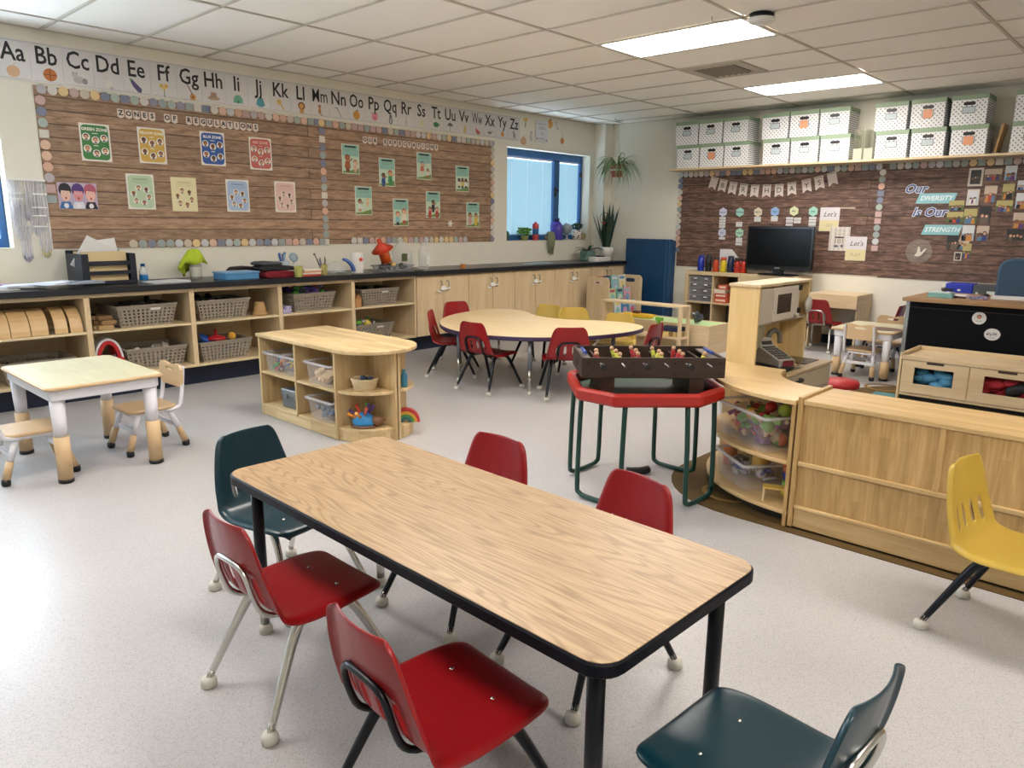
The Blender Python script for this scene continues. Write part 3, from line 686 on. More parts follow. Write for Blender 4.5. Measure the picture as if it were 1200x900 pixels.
clear_bin((2.66, 4.665, iz1), 0, 0.22, 0.18, 0.135, 'clear bin of coloured pieces in the upper left cubby of the pine shelf, far one')
clear_bin((2.66, 4.445, iz1), 0, 0.22, 0.18, 0.135, 'clear bin in the upper left cubby of the pine shelf, next to the divider')
MIX = C('#c8372f', '#e3b53a', '#3a79b8', '#4a9c58', '#8a5aa0', '#e58b4a', '#d8d5cf')
single('toy_pieces', heap(0.17, 0.14, 0.004, 0.10, MIX, 46, 0.016, seed=3), None, 'mixed coloured toy pieces in the far clear bin of the pine shelf', 'toys', (2.66, 4.665, iz1), kind='stuff')
single('toy_pieces', heap(0.17, 0.14, 0.004, 0.10, MIX, 46, 0.016, seed=4), None, 'mixed coloured toy pieces in the clear bin beside the shelf divider', 'toys', (2.66, 4.445, iz1), kind='stuff')
clear_bin((2.655, 4.06, iz1), 0, 0.24, 0.29, 0.145, 'clear bin of plain wooden blocks in the upper right cubby of the pine shelf')
single('wooden_blocks', heap(0.19, 0.23, 0.004, 0.09, C('#d8bd92', '#c9a878', '#e2cba4'), 42, 0.026, 'c', 5), None, 'plain wooden blocks heaped in a clear bin', 'blocks', (2.655, 4.06, iz1), kind='stuff')
clear_bin((2.655, 4.06, iz2), 0, 0.24, 0.29, 0.145, 'clear bin with dark grey things in the lower right cubby of the pine shelf')
single('grey_pieces', heap(0.19, 0.23, 0.004, 0.10, C('#4b5158', '#3a4653', '#6e7378', '#2f6aa0'), 34, 0.026, 'bcr', 6), None, 'grey and blue toy pieces in the lower clear bin', 'toys', (2.655, 4.06, iz2), kind='stuff')
t = thing('metal_case', 'dull silver flat case in the lower left cubby of the pine shelf', 'case', (2.68, 4.47, iz2 + 0.001), 0.05)
part('body', MB().box(-0.1, -0.12, 0, 0.1, 0.12, 0.12), plain('#80868a', 0.35, 0.8, name='dull_silver'), t, bevel=0.008); part('lid', MB().box(-0.104, -0.124, 0.085, 0.104, 0.124, 0.13), plain('#9aa0a3', 0.35, 0.8, name='dull_silver_lid'), t, bevel=0.006)
part('latch', MB().box(-0.11, -0.07, 0.07, -0.1, -0.04, 0.105).box(-0.11, 0.04, 0.07, -0.1, 0.07, 0.105), STEEL, t)
# woven basket, hedgehog toy, bottle, rainbow on the rounded end
WOV = plain('#d3c09a', 0.8, name='woven_cotton', noise=0.2)
t = thing('woven_basket', 'small round cream woven basket on the rounded end of the pine shelf', 'basket', (2.685, 3.76, iz1)); m = MB()
for k in range(7): r_ = 0.062 + 0.0032 * k; m.tube([(math.cos(a) * r_, math.sin(a) * r_, 0.006 + 0.0105 * k) for a in [2 * PI * q / 20 for q in range(20)]], 0.0065, 6, closed=True)
part('coil', m, WOV, t); part('base', MB().lathe([(0.062, 0.001), (0.062, 0.006)], 18), WOV, t)
single('blue_pieces', heap(0.10, 0.10, 0.01, 0.082, C('#2e3f57', '#41597a', '#27303d'), 34, 0.014, 'bcr', 8), None, 'small dark blue pieces in the cream woven basket', 'toys', (2.685, 3.76, iz1), kind='stuff')
t = thing('hedgehog_toy', 'blue and brown hedgehog toy with coloured pegs, on the lower rounded shelf', 'toy', (2.66, 3.745, iz2), -0.9)
part('body', MB().lathe([(0, 0), (0.05, 0.002), (0.066, 0.03), (0.055, 0.07), (0.025, 0.09), (0, 0.093)], 16, sx=1.15, sy=0.8), plain('#2f86c4', 0.4, name='blue_toy_plastic'), t)
part('base', MB().lathe([(0.07, 0), (0.074, 0.01), (0.062, 0.016)], 16, sx=1.15, sy=0.8), plain('#6d4b34', 0.5, name='brown_toy_plastic'), t)
part('face', MB().ball((0.085, 0, 0.045), 0.036, 10, 6, (1.2, 0.9, 0.9)).ball((0.135, 0, 0.05), 0.01, 8, 4), plain('#7a5538', 0.5, name='brown_face'), t)
for k, (c, a, e) in enumerate((('#e0902f', -2.6, 0.5), ('#e0902f', -1.8, 0.65), ('#c8432c', 2.6, 0.95), ('#5a9a3c', 1.2, 1.25), ('#53307a', 0.2, 1.25), ('#53307a', 0.5, 0.95), ('#b85545', -1.0, 1.0), ('#4a2a63', 3.0, 0.6))):
    dv = Vector((math.cos(a) * math.cos(e), math.sin(a) * math.cos(e), math.sin(e))); c0 = Vector((0, 0, 0.04))
    part('peg', MB().tube([c0 + dv * 0.03, c0 + dv * 0.09, c0 + dv * 0.115], [0.008, 0.009, 0.012], 8), plain(c, 0.45, noise=0), t)
single('toy_bottle', MB().lathe([(0.02, 0), (0.022, 0.01), (0.022, 0.075), (0.012, 0.095), (0.012, 0.115), (0, 0.116)], 14), plain('#3a7f9c', 0.3), 'slim blue bottle on the far side of the rounded shelf end', 'bottle', (2.905, 3.64, iz1))
t = thing('rainbow_stacker', 'wooden rainbow arch toy on the far side of the rounded shelf end', 'toy', (2.93, 3.66, iz2), -0.7)
for k, c in enumerate(('#b52d33', '#d8a63a', '#4c8f4c', '#2d6f80')):
    r1 = 0.09 - 0.018 * k; r0 = r1 - 0.017; po = [(r1 * math.cos(PI * q / 12), r1 * math.sin(PI * q / 12)) for q in range(13)] + [(r0 * math.cos(PI * q / 12), r0 * math.sin(PI * q / 12)) for q in range(12, -1, -1)]
    part('arch', MB().prism_y(po, -0.025, 0.025), plain(c, 0.5, noise=0), t)

# ================================================================ play tray on green stand, football game on it
TR = thing('play_tray_table', 'red octagonal plastic play tray on a dark green tube stand', 'table', (3.17, 2.03, 0.003))
GRN = plain('#0f3b33', 0.3, 0.1, name='green_enamel', noise=0); REDT = plain('#a3231c', 0.35, name='red_tray_plastic', noise=0.04)
def octo(r, cut=0.72):
    c = r * (1 - cut); return [(r, -c), (r, c), (c, r), (-c, r), (-r, c), (-r, -c), (-c, -r), (c, -r)]
part('tray_rim', ring(octo(0.405), octo(0.36), 0.512, 0.575), REDT, TR, bevel=0.012)
part('tray_floor', MB().prism(octo(0.365), 0.512, 0.520), plain('#0f3a26', 0.5, name='green_tray_floor'), TR)
for k in range(4):
    a = k * PI / 2; M = Matrix.Rotation(a, 3, 'Z')
    pts = [M @ Vector(p) for p in ((0.34, -0.13, 0.515), (0.35, -0.13, 0.30), (0.355, -0.13, 0.06), (0.356, -0.115, 0.025), (0.357, -0.07, 0.014), (0.357, 0.07, 0.014), (0.356, 0.115, 0.025), (0.355, 0.13, 0.06), (0.35, 0.13, 0.30), (0.34, 0.13, 0.515))]
    part('leg_loop', MB().tube(smooth_path(pts, 3), 0.0125, 10), GRN, TR)
FB = thing('table_football', 'brown tabletop football game with rods of players, standing in the red tray', 'game', (3.16, 2.01, 0.5245), math.radians(-45))
BRW = wood('dark_walnut_print', '#3d2a20', '#2c1d16', 'x', 12, 12, 0.4)
FX, FY, fz0, fz1 = 0.35, 0.185, 0.10, 0.20
for y in (-FY, FY - 0.014): part('long_side', MB().box(-FX, y, fz0, FX, y + 0.014, fz1), BRW, FB, bevel=0.002)
for x in (-FX, FX - 0.014): part('short_side', MB().box(x, -FY + 0.014, fz0, x + 0.014, FY - 0.014, fz1), BRW, FB, bevel=0.002)
part('corner_ledge', MB().box(-FX + 0.014, -FY + 0.014, fz1 - 0.02, -FX + 0.05, FY - 0.014, fz1 - 0.012).box(FX - 0.05, -FY + 0.014, fz1 - 0.02, FX - 0.014, FY - 0.014, fz1 - 0.012), plain('#6d615a', 0.5), FB)
part('pitch', MB().box(-FX + 0.014, -FY + 0.014, fz0 + 0.004, FX - 0.014, FY - 0.014, fz0 + 0.012), plain('#1d2b18', 0.5, name='pitch_green'), FB)
for x in (-0.22, 0.22): part('support_leg', MB().box(x - 0.035, -FY + 0.02, 0, x + 0.035, FY - 0.02, fz0), BRW, FB)
for sx in (-1, 1):
    ho = MB()
    part('goal', MB().prism_y([(sx * 0 - 0.02, fz0 + 0.03), (0.02, fz0 + 0.03), (0.02, fz0 + 0.055), (0, fz0 + 0.065), (-0.02, fz0 + 0.055)], -0.001, 0.001), BLACKP, FB, loc=(sx * (FX + 0.0008), 0, 0), rz=PI / 2)
    part('score_bar', MB().tube([(sx * (FX - 0.032), -0.07, fz1 + 0.004), (sx * (FX - 0.032), 0.07, fz1 + 0.004)], 0.008, 8), plain('#26408f', 0.4), FB)
bolt = MB()
for x in (-0.32, -0.1, 0.1, 0.32):
    for z in (fz0 + 0.02, fz1 - 0.025): bolt.tube([(x, -FY - 0.003, z), (x, -FY + 0.002, z)], 0.007, 8)
part('bolt', bolt, BLACKP, FB)
PR_ = C('#b8323a', '#d9dc5a')
SKIN = plain('#caa07e', 0.5, noise=0)
for k in range(6):
    x = -0.26 + 0.104 * k; s = 1 if k % 2 else -1; off = random.uniform(-0.03, 0.03)
    rd = part('rod', MB().tube([(x, -FY - (0.05 if s < 0 else 0.075), fz1 - 0.028), (x, FY + (0.075 if s < 0 else 0.05), fz1 - 0.028)], 0.004, 6), STEEL, FB)
    ye = -FY - 0.05 if s < 0 else FY + 0.05
    part('grip', MB().tube([(x, ye, fz1 - 0.028), (x, ye - s * -1 * 0.0 + (-0.055 if s < 0 else 0.055), fz1 - 0.028)], [0.011, 0.0145], 8), BLACKP, rd)
    pm = MB()
    for q in range(3 if k not in (0, 5) else 1 + (k == 0)):
        y = off + (q - 1) * 0.09; tilt = random.uniform(-0.3, 0.3)
        M = Matrix.Translation((x, y, fz1 - 0.028)) @ Matrix.Rotation(tilt, 4, 'Y')
        pm.mat(PR_[k % 2]).box(-0.008, -0.013, -0.018, 0.008, 0.013, 0.022, M)
        pm.mat(plain('#e8e8e8' if k % 2 else '#1c2a50', 0.5, noise=0)).box(-0.006, -0.010, -0.055, 0.006, 0.010, -0.018, M)
        pm.mat(SKIN).ball(M @ Vector((0, 0, 0.034)), 0.0115, 8, 5)
    part('player', pm, None, rd)
# ================================================================ left wall: bulletin boards, cards, posters
PAPER_L = plank_paper('brown_plank_paper', '#bb9c82', '#9c7e66', '#745a47')
PASTEL = [plain(h, 0.5, noise=0.0) for h in ('#c9bfae', '#b8b2b5', '#d6ac98', '#e0c592', '#9aa5a4', '#7d8499', '#c4a6a2', '#d4cfc6', '#a8b5ae', '#dcb9a2', '#9391a3', '#c7c9cc')]
DISC = [MB().prism_y(circ(0, 0, 0.035, 12), -0.004, 0).mesh('border_disc', m) for m in PASTEL]
TILEB = [MB().box(-0.033, -0.004, -0.030, 0.033, 0, 0.030).mesh('border_disc', m) for m in PASTEL[4:8]]
def border(parent, pts, seed, back=0.0):
    r = random.Random(seed)
    for (x, z) in pts:
        me = r.choice(DISC) if r.random() < 0.78 else r.choice(TILEB)
        obj('border_disc', me, parent, (x, -0.012 - 0.0015 * r.random(), z))
def along(x0, z0, x1, z1, step=0.074):
    L = math.hypot(x1 - x0, z1 - z0); n = max(1, int(L / step)); return [(x0 + (x1 - x0) * k / n, z0 + (z1 - z0) * k / n) for k in range(n + 1)]
def board(x0, x1, z0, z1, mat, label, loc, rz, dark_edge='#6b5b4e'):
    t = thing('bulletin_board', label, 'board', loc, rz, 'bulletin boards')
    part('paper', MB().box(x0, -0.008, z0, x1, -0.001, z1), mat, t); return t
B1 = board(1.82, 4.30, 1.125, 2.325, PAPER_L, 'left plank-print bulletin board with the zone posters', (0, YL, 0), 0)
border(B1, along(1.87, 2.30, 4.24, 2.30) + along(1.855, 2.22, 1.855, 1.50) + along(2.42, 1.155, 4.24, 1.155) + along(4.285, 2.30, 4.285, 1.15), 1)
part('trim_strip', MB().box(1.816, -0.012, 1.125, 1.824, -0.001, 1.6), WHITE, B1)
B2 = board(4.301, 6.70, 1.13, 2.33, PAPER_L, 'right plank-print bulletin board with eight green expectation posters', (0, YL, 0), 0)
border(B2, along(4.37, 2.30, 6.66, 2.30) + along(6.685, 2.30, 6.685, 1.16) + along(4.62, 1.16, 6.22, 1.16), 2)
# ---- letter tiles
LTILE = plain('#ddd0c6', 0.4, noise=0.0); INK = plain('#2a2826', 0.5, noise=0.0)
def letters(name, label, string, x0, x1, z, size, loc, rz, zs=None):
    t = thing(name, label, 'letters', loc, rz); n = len(string)
    me = MB().prism_y([(-size * .5, -size * .58), (0, -size * .78), (size * .5, -size * .58), (size * .5, size * .62), (-size * .5, size * .62)], -0.002, 0).mesh('letter_tile', LTILE)
    for k, ch in enumerate(string):
        if ch == ' ': continue
        x = x0 + (x1 - x0) * k / (n - 1); q = obj('letter_tile', me, t, (x, -0.0095, z))
        text(ch, size * 1.05, INK, q, 0, 0, -0.003, bold=0.002)
letters('title_letters', 'letter tiles spelling ZONES OF REGULATIONS on the left board', 'ZONES OF REGULATIONS', 2.42, 3.585, 2.19, 0.05, (0, YL, 0), 0)
letters('title_letters', 'letter tiles spelling OUR EXPECTATIONS on the right board', 'OUR EXPECTATIONS', 4.80, 5.78, 2.185, 0.05, (0, YL, 0), 0)
# ---- posters
def cm(h): return plain(h, 0.45, noise=0.0)
def poster(label, cx, cz, w, h, bg, tilt=0.0, panel=None, cat='poster', name='poster', loc_y=YL, border_c='#e6e3da', rz=0, gloss=True):
    t = thing(name, label, cat, (cx, loc_y, cz), rz)
    t.rotation_euler = (0, tilt, rz)
    part('sheet', MB().box(-w / 2, -0.0125, -h / 2, w / 2, -0.011, h / 2), cm(border_c), t)
    if panel: part('panel', MB().prism_y(rrect(-w / 2 + 0.012, -h / 2 + 0.012, w / 2 - 0.012, h / 2 - 0.012, 0.03), -0.0132, -0.0126), cm(bg), t)
    return t
def face(m, x, z, r, hair, skin='#d9a582', y=-0.0155, ring=True):
    if ring: m.mat(cm('#e9e4da')).disc(x, z, r, r, y)
    m.mat(cm(hair)).disc(x, z + r * 0.18, r * 0.62, r * 0.62, y - 0.0004); m.mat(cm(skin)).disc(x, z - r * 0.02, r * 0.48, r * 0.5, y - 0.0008)
    m.mat(cm('#222222')).disc(x - r * 0.17, z, r * 0.07, r * 0.07, y - 0.0012, 6).disc(x + r * 0.17, z, r * 0.07, r * 0.07, y - 0.0012, 6)
    m.mat(cm('#46506a')).flat([(x - r * 0.4, z - r * 0.88), (x + r * 0.4, z - r * 0.88), (x + r * 0.3, z - r * 0.5), (x - r * 0.3, z - r * 0.5)], y - 0.0006)
HA = ['#2a2523', '#7a4a2c', '#1d1d22', '#a06a35', '#332a28', '#5c3a2a']; SK = ['#dba988', '#8a5a3c', '#e0b594', '#b07a55', '#d39f7c', '#6f4630']
def zone(label, word, cx, cz, bg, wcol='#f0ede2'):
    t = poster(label, cx, cz, 0.222, 0.285, bg, 0.0, True)
    text(word, 0.031 if len(word) < 11 else 0.0275, cm(wcol), t, 0, 0.098, -0.0145, bold=0.001)
    m = MB()
    for k, (x, z) in enumerate(((-0.066, 0.04), (0.0, 0.018), (0.064, 0.036), (-0.064, -0.05), (0.0, -0.082), (0.064, -0.062))): face(m, x, z, 0.029, HA[k], SK[(k * 2 + len(word)) % 6])
    m.mat(cm(wcol)).quad(-0.02, 0.066, 0.02, 0.071, -0.0145).quad(-0.018, -0.026, 0.018, -0.021, -0.0145)
    part('print', m, None, t)
zone('green poster titled GREEN ZONE', 'GREEN ZONE', 2.21, 1.945, '#3f7f45'); zone('yellow poster titled YELLOW ZONE', 'YELLOW ZONE', 2.645, 1.955, '#d0aa4e')
zone('blue poster titled BLUE ZONE', 'BLUE ZONE', 3.165, 1.97, '#2f5aa6'); zone('red poster titled RED ZONE', 'RED ZONE', 3.62, 1.96, '#c4655c', '#e6b8ac')
def zone2(label, cx, cz, bg, tc, pan=True):
    t = poster(label, cx, cz, 0.22, 0.285, bg, 0.0, pan, border_c='#e6e3da' if pan else bg); m = MB()
    for k in range(6):
        a = PI / 2 + 0.3 + k * PI / 3; face(m, 0.062 * math.cos(a), -0.028 + 0.062 * math.sin(a), 0.025, HA[(k + 2) % 6], SK[k], ring=pan)
    m.mat(cm(tc)).quad(-0.06, 0.092, 0.06, 0.108, -0.0145).quad(-0.075, 0.078, 0.075, 0.082, -0.0145).quad(-0.06, 0.068, 0.06, 0.071, -0.0145)
    part('print', m, None, t)
zone2('pale green poster with a ring of six small figures', 2.52, 1.58, '#b9d0b0', '#9db899'); zone2('plain cream poster with a ring of six small figures', 2.88, 1.57, '#e3dab0', '#d2c89c', False)
zone2('pale blue poster with a ring of six small figures', 3.37, 1.575, '#a9bedb', '#8aa4c6'); zone2('pale pink poster with a ring of six small figures', 3.85, 1.58, '#e0bdb4', '#cfa79e')
t = poster('wide poster of three drawn heads with black, purple and pink hair', 2.04, 1.53, 0.28, 0.2, '#d9d4e2', border_c='#b9a9c0'); m = MB()
for k, (hair, sk, x, bd) in enumerate((('#1c1a22', '#e3b9a8', -0.088, '#3b6ea8'), ('#4a3076', '#d98f92', 0.002, '#d5dbe6'), ('#b05a6c', '#e9b7a6', 0.09, '#26232b'))):
    m.mat(cm(bd)).flat([(x - 0.05, -0.098), (x + 0.049, -0.098), (x + 0.03, -0.045), (x - 0.03, -0.045)], -0.0130)
    m.mat(cm(hair)).disc(x, 0.045, 0.045, 0.052, -0.0133); m.mat(cm(sk)).disc(x + 0.002, 0.012, 0.034, 0.055, -0.0137); m.mat(cm(hair)).flat([(x - 0.036, 0.04), (x + 0.036, 0.035), (x + 0.03, 0.085), (x - 0.03, 0.088)], -0.0140)
    for q in (-0.013, 0.014): m.mat(cm('#f2eeee')).disc(x + q, 0.02, 0.008, 0.006, -0.0142, 8); m.mat(cm('#20202a')).disc(x + q, 0.02, 0.004, 0.005, -0.0145, 8)
    m.mat(cm('#9c3b46')).disc(x + 0.002, -0.018, 0.007, 0.009, -0.0142, 8); m.mat(cm('#e8e4ea')).disc(x, -0.075, 0.018, 0.02, -0.0142, 8)
part('print', m, None, t)
def expect(label, cx, cz, figs):
    t = poster(label, cx, cz, 0.212, 0.29, '#9fc6b8', 0, None, border_c='#dfe3d8'); m = MB()
    m.mat(cm('#8fbfb2')).quad(-0.1, 0.03, 0.1, 0.139, -0.013); m.mat(cm('#c4d8c0')).quad(-0.1, -0.139, 0.1, 0.03, -0.013)
    m.mat(cm('#6f8f4a')).flat([(-0.1, -0.139), (0.1, -0.139), (0.1, -0.085), (0.04, -0.1), (-0.03, -0.118), (-0.1, -0.122)], -0.0134)
    m.mat(cm('#22302e')).quad(-0.07, 0.112, 0.07, 0.13, -0.0134)
    for k in range(2): m.mat(cm('#6fa095')).quad(-0.06, 0.094 - 0.014 * k, 0.06, 0.098 - 0.014 * k, -0.0134)
    for (x, z, s, hair, sk, top, leg) in figs:
        m.mat(cm(leg)).quad(x - 0.018 * s, z - 0.085 * s, x + 0.018 * s, z - 0.04 * s, -0.0137)
        m.mat(cm(top)).flat([(x - 0.03 * s, z - 0.055 * s), (x + 0.03 * s, z - 0.055 * s), (x + 0.02 * s, z), (x - 0.02 * s, z)], -0.014)
        m.mat(cm(sk)).flat([(x + 0.018 * s, z - 0.01 * s), (x + 0.05 * s, z + 0.015 * s), (x + 0.045 * s, z + 0.025 * s), (x + 0.01 * s, z)], -0.0139)
        m.mat(cm(hair)).disc(x, z + 0.027 * s, 0.026 * s, 0.026 * s, -0.0143, 10); m.mat(cm(sk)).disc(x, z + 0.02 * s, 0.02 * s, 0.02 * s, -0.0146, 10)
    part('print', m, None, t)
expect('green poster, topmost left: figure in brown holding hands with a child', 4.615, 1.98, [(-0.04, -0.02, 1.25, '#8a4a2a', '#a8643c', '#a35b33', '#7a4326'), (0.055, -0.05, 0.9, '#9c4b30', '#e0b08f', '#d9b4a0', '#c9a48c')])
expect('green poster with one child in blue and one in green raising a hand', 5.075, 1.875, [(-0.05, -0.06, 1.0, '#1e1d22', '#7a4c34', '#28508f', '#28508f'), (0.04, -0.035, 1.15, '#9b4c2d', '#d79a76', '#3f8f5a', '#3f8f5a')])
expect('green poster with a blue capped figure by a slide', 5.595, 1.97, [(-0.03, 0.0, 1.0, '#3d7ca6', '#d8a98a', '#c96b55', '#d9cbb6'), (0.05, -0.06, 0.7, '#3a2c26', '#c08860', '#ded8c8', '#b5433c')])
expect('green poster with a row of three small figures', 6.18, 1.86, [(-0.055, -0.035, 0.8, '#1f1d1f', '#5f3d2a', '#e0d9c8', '#3a3a40'), (0.0, -0.035, 0.85, '#2a2320', '#8c5a3c', '#d9c163', '#2c2c30'), (0.055, -0.035, 0.8, '#1f1d1f', '#6f4830', '#e5dfcf', '#35353a')])
expect('green poster, lowest row left: one figure with paper leaves', 4.76, 1.57, [(-0.05, -0.03, 0.95, '#3b2d26', '#a8724e', '#d6dfd2', '#c98f74'), (0.05, -0.005, 0.6, '#e0a070', '#e8c3a0', '#e0b58c', '#e0b58c')])
expect('green poster with two red haired children side by side', 5.25, 1.46, [(-0.045, -0.045, 1.1, '#a4502c', '#e2b395', '#8fc0c8', '#2a2a30'), (0.045, -0.02, 1.2, '#b0623c', '#e4b79a', '#e6dccb', '#b84f40')])
expect('green poster with a pyramid of three figures', 5.72, 1.555, [(0.0, 0.0, 1.0, '#221e1c', '#8c5a3c', '#2a2a30', '#2a2a30'), (-0.05, -0.07, 0.9, '#5b3323', '#c98f6c', '#c0392f', '#c0392f'), (0.055, -0.07, 0.9, '#8a3f26', '#d7a382', '#b5433c', '#b5433c')])
expect('green poster, lowest row right: two children in pink and yellow', 6.35, 1.45, [(-0.05, -0.03, 1.1, '#2b2422', '#c38a66', '#d59aa0', '#d59aa0'), (0.05, -0.035, 1.1, '#2b2422', '#c9926e', '#d9be45', '#d9be45')])
sn = MB()
for k in range(3): sn.cb((0, -0.013, 0), (0.075, 0.002, 0.016), ry=k * PI / 3)
single('paper_snowflake', sn, cm('#ecebe6'), 'small white paper snowflake on the right board', 'decoration', (5.98, YL, 1.345))

# ---- alphabet cards
CARD = plain('#d8d6d6', 0.25, noise=0.0, coat=0.3); DOTS = cm('#55524f'); K_ = cm('#1a1a1c')
PIC = {  # ellipses (cx,cz,rx,rz,colour) and polygons (colour, points), metres from the picture centre
 'A': [(0, -.004, .032, .030, '#d9b08c'), ('#6b8f4a', [(0, .026), (.018, .04), (.004, .032)])], 'B': [(0, 0, .034, .034, '#c8763a'), ('#7c4420', [(-.034, -.002), (.034, -.002), (.034, .002), (-.034, .002)]), ('#7c4420', [(-.002, -.034), (.002, -.034), (.002, .034), (-.002, .034)])],
 'C': [(0, -.008, .03, .02, '#b5b3b3'), (-.02, .014, .017, .015, '#bdbbbb'), ('#9c9a9a', [(-.034, .02), (-.03, .038), (-.022, .026)]), ('#9c9a9a', [(-.016, .026), (-.008, .038), (-.006, .02)]), (.03, -.012, .014, .016, '#8f8d8e')], 'D': [(0, -.01, .02, .028, '#d9d4cf'), (-.012, .022, .015, .014, '#cfc8c2'), (.016, -.03, .012, .008, '#b9b2ac')],
 'E': [('#4f4a78', [(-.034, .026), (-.02, .034), (.01, .005), (.03, -.014), (.026, -.036), (.006, -.034), (-.02, -.004)]), ('#5c8a4c', [(-.04, .042), (-.03, .022), (-.02, .036)])], 'F': [(-.014, .02, .012, .012, '#d9b35a'), (.014, .022, .012, .012, '#d9a94e'), (0, .008, .011, .011, '#e0c070'), ('#5c7a44', [(-.002, 0), (.002, 0), (.003, -.042), (-.003, -.042)])],
 'G': [(.008, -.022, .02, .02, '#c98f4e'), ('#7a4e2c', [(-.024, .046), (-.02, .05), (.01, -.008), (.004, -.012)]), (.008, -.022, .006, .006, '#5a3820')], 'H': [(0, -.014, .042, .012, '#b39a86'), ('#a98e78', [(-.024, -.012), (.024, -.012), (.018, .022), (-.016, .024)])],
 'I': [('#6fae98', [(-.034, -.024), (.034, -.024), (.03, .006), (.014, .026), (-.014, .026), (-.03, .006)]), (0, -.016, .008, .01, '#48796a')], 'J': [('#4f9aa6', [(-.034, -.02), (-.018, .028), (.018, .028), (.034, -.02), (.02, -.022), (.018, -.03), (-.018, -.03), (-.02, -.022)])],
 'K': [(-.012, .018, .017, .017, '#d9b860'), ('#d9b860', [(-.006, .006), (.02, -.034), (.028, -.028), (.004, .01)])], 'L': [(0, .012, .028, .026, '#8a5a34'), (0, .01, .018, .018, '#dba75c'), (0, -.024, .018, .016, '#d39c50')], 'M': [(0, .024, .012, .012, '#a8774c'), (0, -.008, .012, .022, '#b5834f'), ('#a8774c', [(.008, -.02), (.024, -.036), (.018, -.04), (.004, -.026)])],
 'N': [('#8a8a8e', [(-.03, .03), (.0, .034), (-.004, .028), (.03, -.034), (.026, -.038), (-.012, .026), (-.03, .024)])], 'O': [(0, -.004, .031, .031, '#dba045'), (.006, .03, .01, .005, '#5c8a4c')], 'P': [(0, 0, .03, .028, '#dd8f9a'), (0, -.008, .012, .009, '#c86f80'), ('#c86f80', [(-.028, .018), (-.022, .036), (-.01, .026)]), ('#c86f80', [(.028, .018), (.022, .036), (.01, .026)])],
 'Q': [(0, .02, .014, .014, '#6a6a70'), (0, -.012, .018, .026, '#55565c'), (0, -.012, .01, .02, '#b9b7b3')], 'R': [(0, -.012, .014, .024, '#bdbcbc'), (0, .016, .011, .011, '#c6c5c5'), ('#b3b2b2', [(-.01, .022), (-.006, .044), (-.001, .024)]), ('#b3b2b2', [(.001, .024), (.008, .044), (.011, .022)])],
 'S': [('#d2cf96', [(0, .03), (.008, .008), (.03, .008), (.012, -.006), (.018, -.03), (0, -.016), (-.018, -.03), (-.012, -.006), (-.03, .008), (-.008, .008)])], 'T': [(-.004, .004, .03, .02, '#3f7f58'), (.03, .006, .011, .009, '#6fa86e'), ('#6fa86e', [(-.024, -.02), (-.012, -.02), (-.012, -.008), (-.024, -.008)]), ('#6fa86e', [(.006, -.02), (.018, -.02), (.018, -.008), (.006, -.008)])],
 'U': [('#6d6468', [(-.034, .006), (-.02, .026), (0, .034), (.02, .026), (.034, .006)]), ('#5a5256', [(-.002, .006), (.002, .006), (.002, -.034), (-.002, -.034)])], 'V': [('#cdb56a', [(-.01, .03), (.01, .03), (.008, .014), (.018, -.014), (.012, -.032), (-.012, -.032), (-.018, -.014), (-.008, .014)])],
 'W': [('#c8545a', [(-.03, .022), (.03, -.012), (.02, -.026), (0, -.03), (-.022, -.012)]), ('#5c8a4c', [(.032, -.012), (.022, -.03), (-.002, -.036), (-.026, -.016), (-.024, -.012), (0, -.03), (.02, -.025), (.028, -.012)])], 'X': [(0, -.006, .026, .01, '#6f7275'), ('#54575a', [(.02, -.01), (.034, .008), (.028, .01), (.014, -.004)])],
 'Y': [(0, -.004, .022, .022, '#cf8f52'), ('#6a6a6a', [(-.001, .018), (.001, .018), (.001, .04), (-.001, .04)])], 'Z': [(0, 0, .016, .018, '#8a8a8c'), (-.01, .024, .01, .012, '#6e6e70'), ('#5c5c5e', [(-.012, -.034), (-.006, -.034), (-.006, -.01), (-.012, -.01)]), ('#5c5c5e', [(.006, -.034), (.012, -.034), (.012, -.01), (.006, -.01)])]}
NAMEP = dict(A='an apple', B='a basketball', C='a grey cat', D='a pale dog', E='an eggplant', F='flowers', G='a guitar', H='a hat', I='a green dome', J='a teal jacket', K='a key', L='a lion', M='a small monkey', N='a nail', O='an orange', P='a pink pig', Q='a grey bird', R='a pale rabbit', S='a pale star', T='a turtle', U='an umbrella', V='a vase', W='a watermelon slice', X='a small grey shape', Y='a round yoyo', Z='a zebra')
card_me = MB().box(-0.1065, -0.0025, -0.14, 0.1065, 0, 0.14).mesh('card', CARD)
_st = MB()
for k in range(14): _st.quad(-0.09 + k * 0.0136, 0.128, -0.09 + k * 0.0136 + 0.007, 0.131, -0.0032).quad(-0.09 + k * 0.0136, -0.131, -0.09 + k * 0.0136 + 0.007, -0.128, -0.0032)
stitch_me = _st.mesh('stitch_line', DOTS)
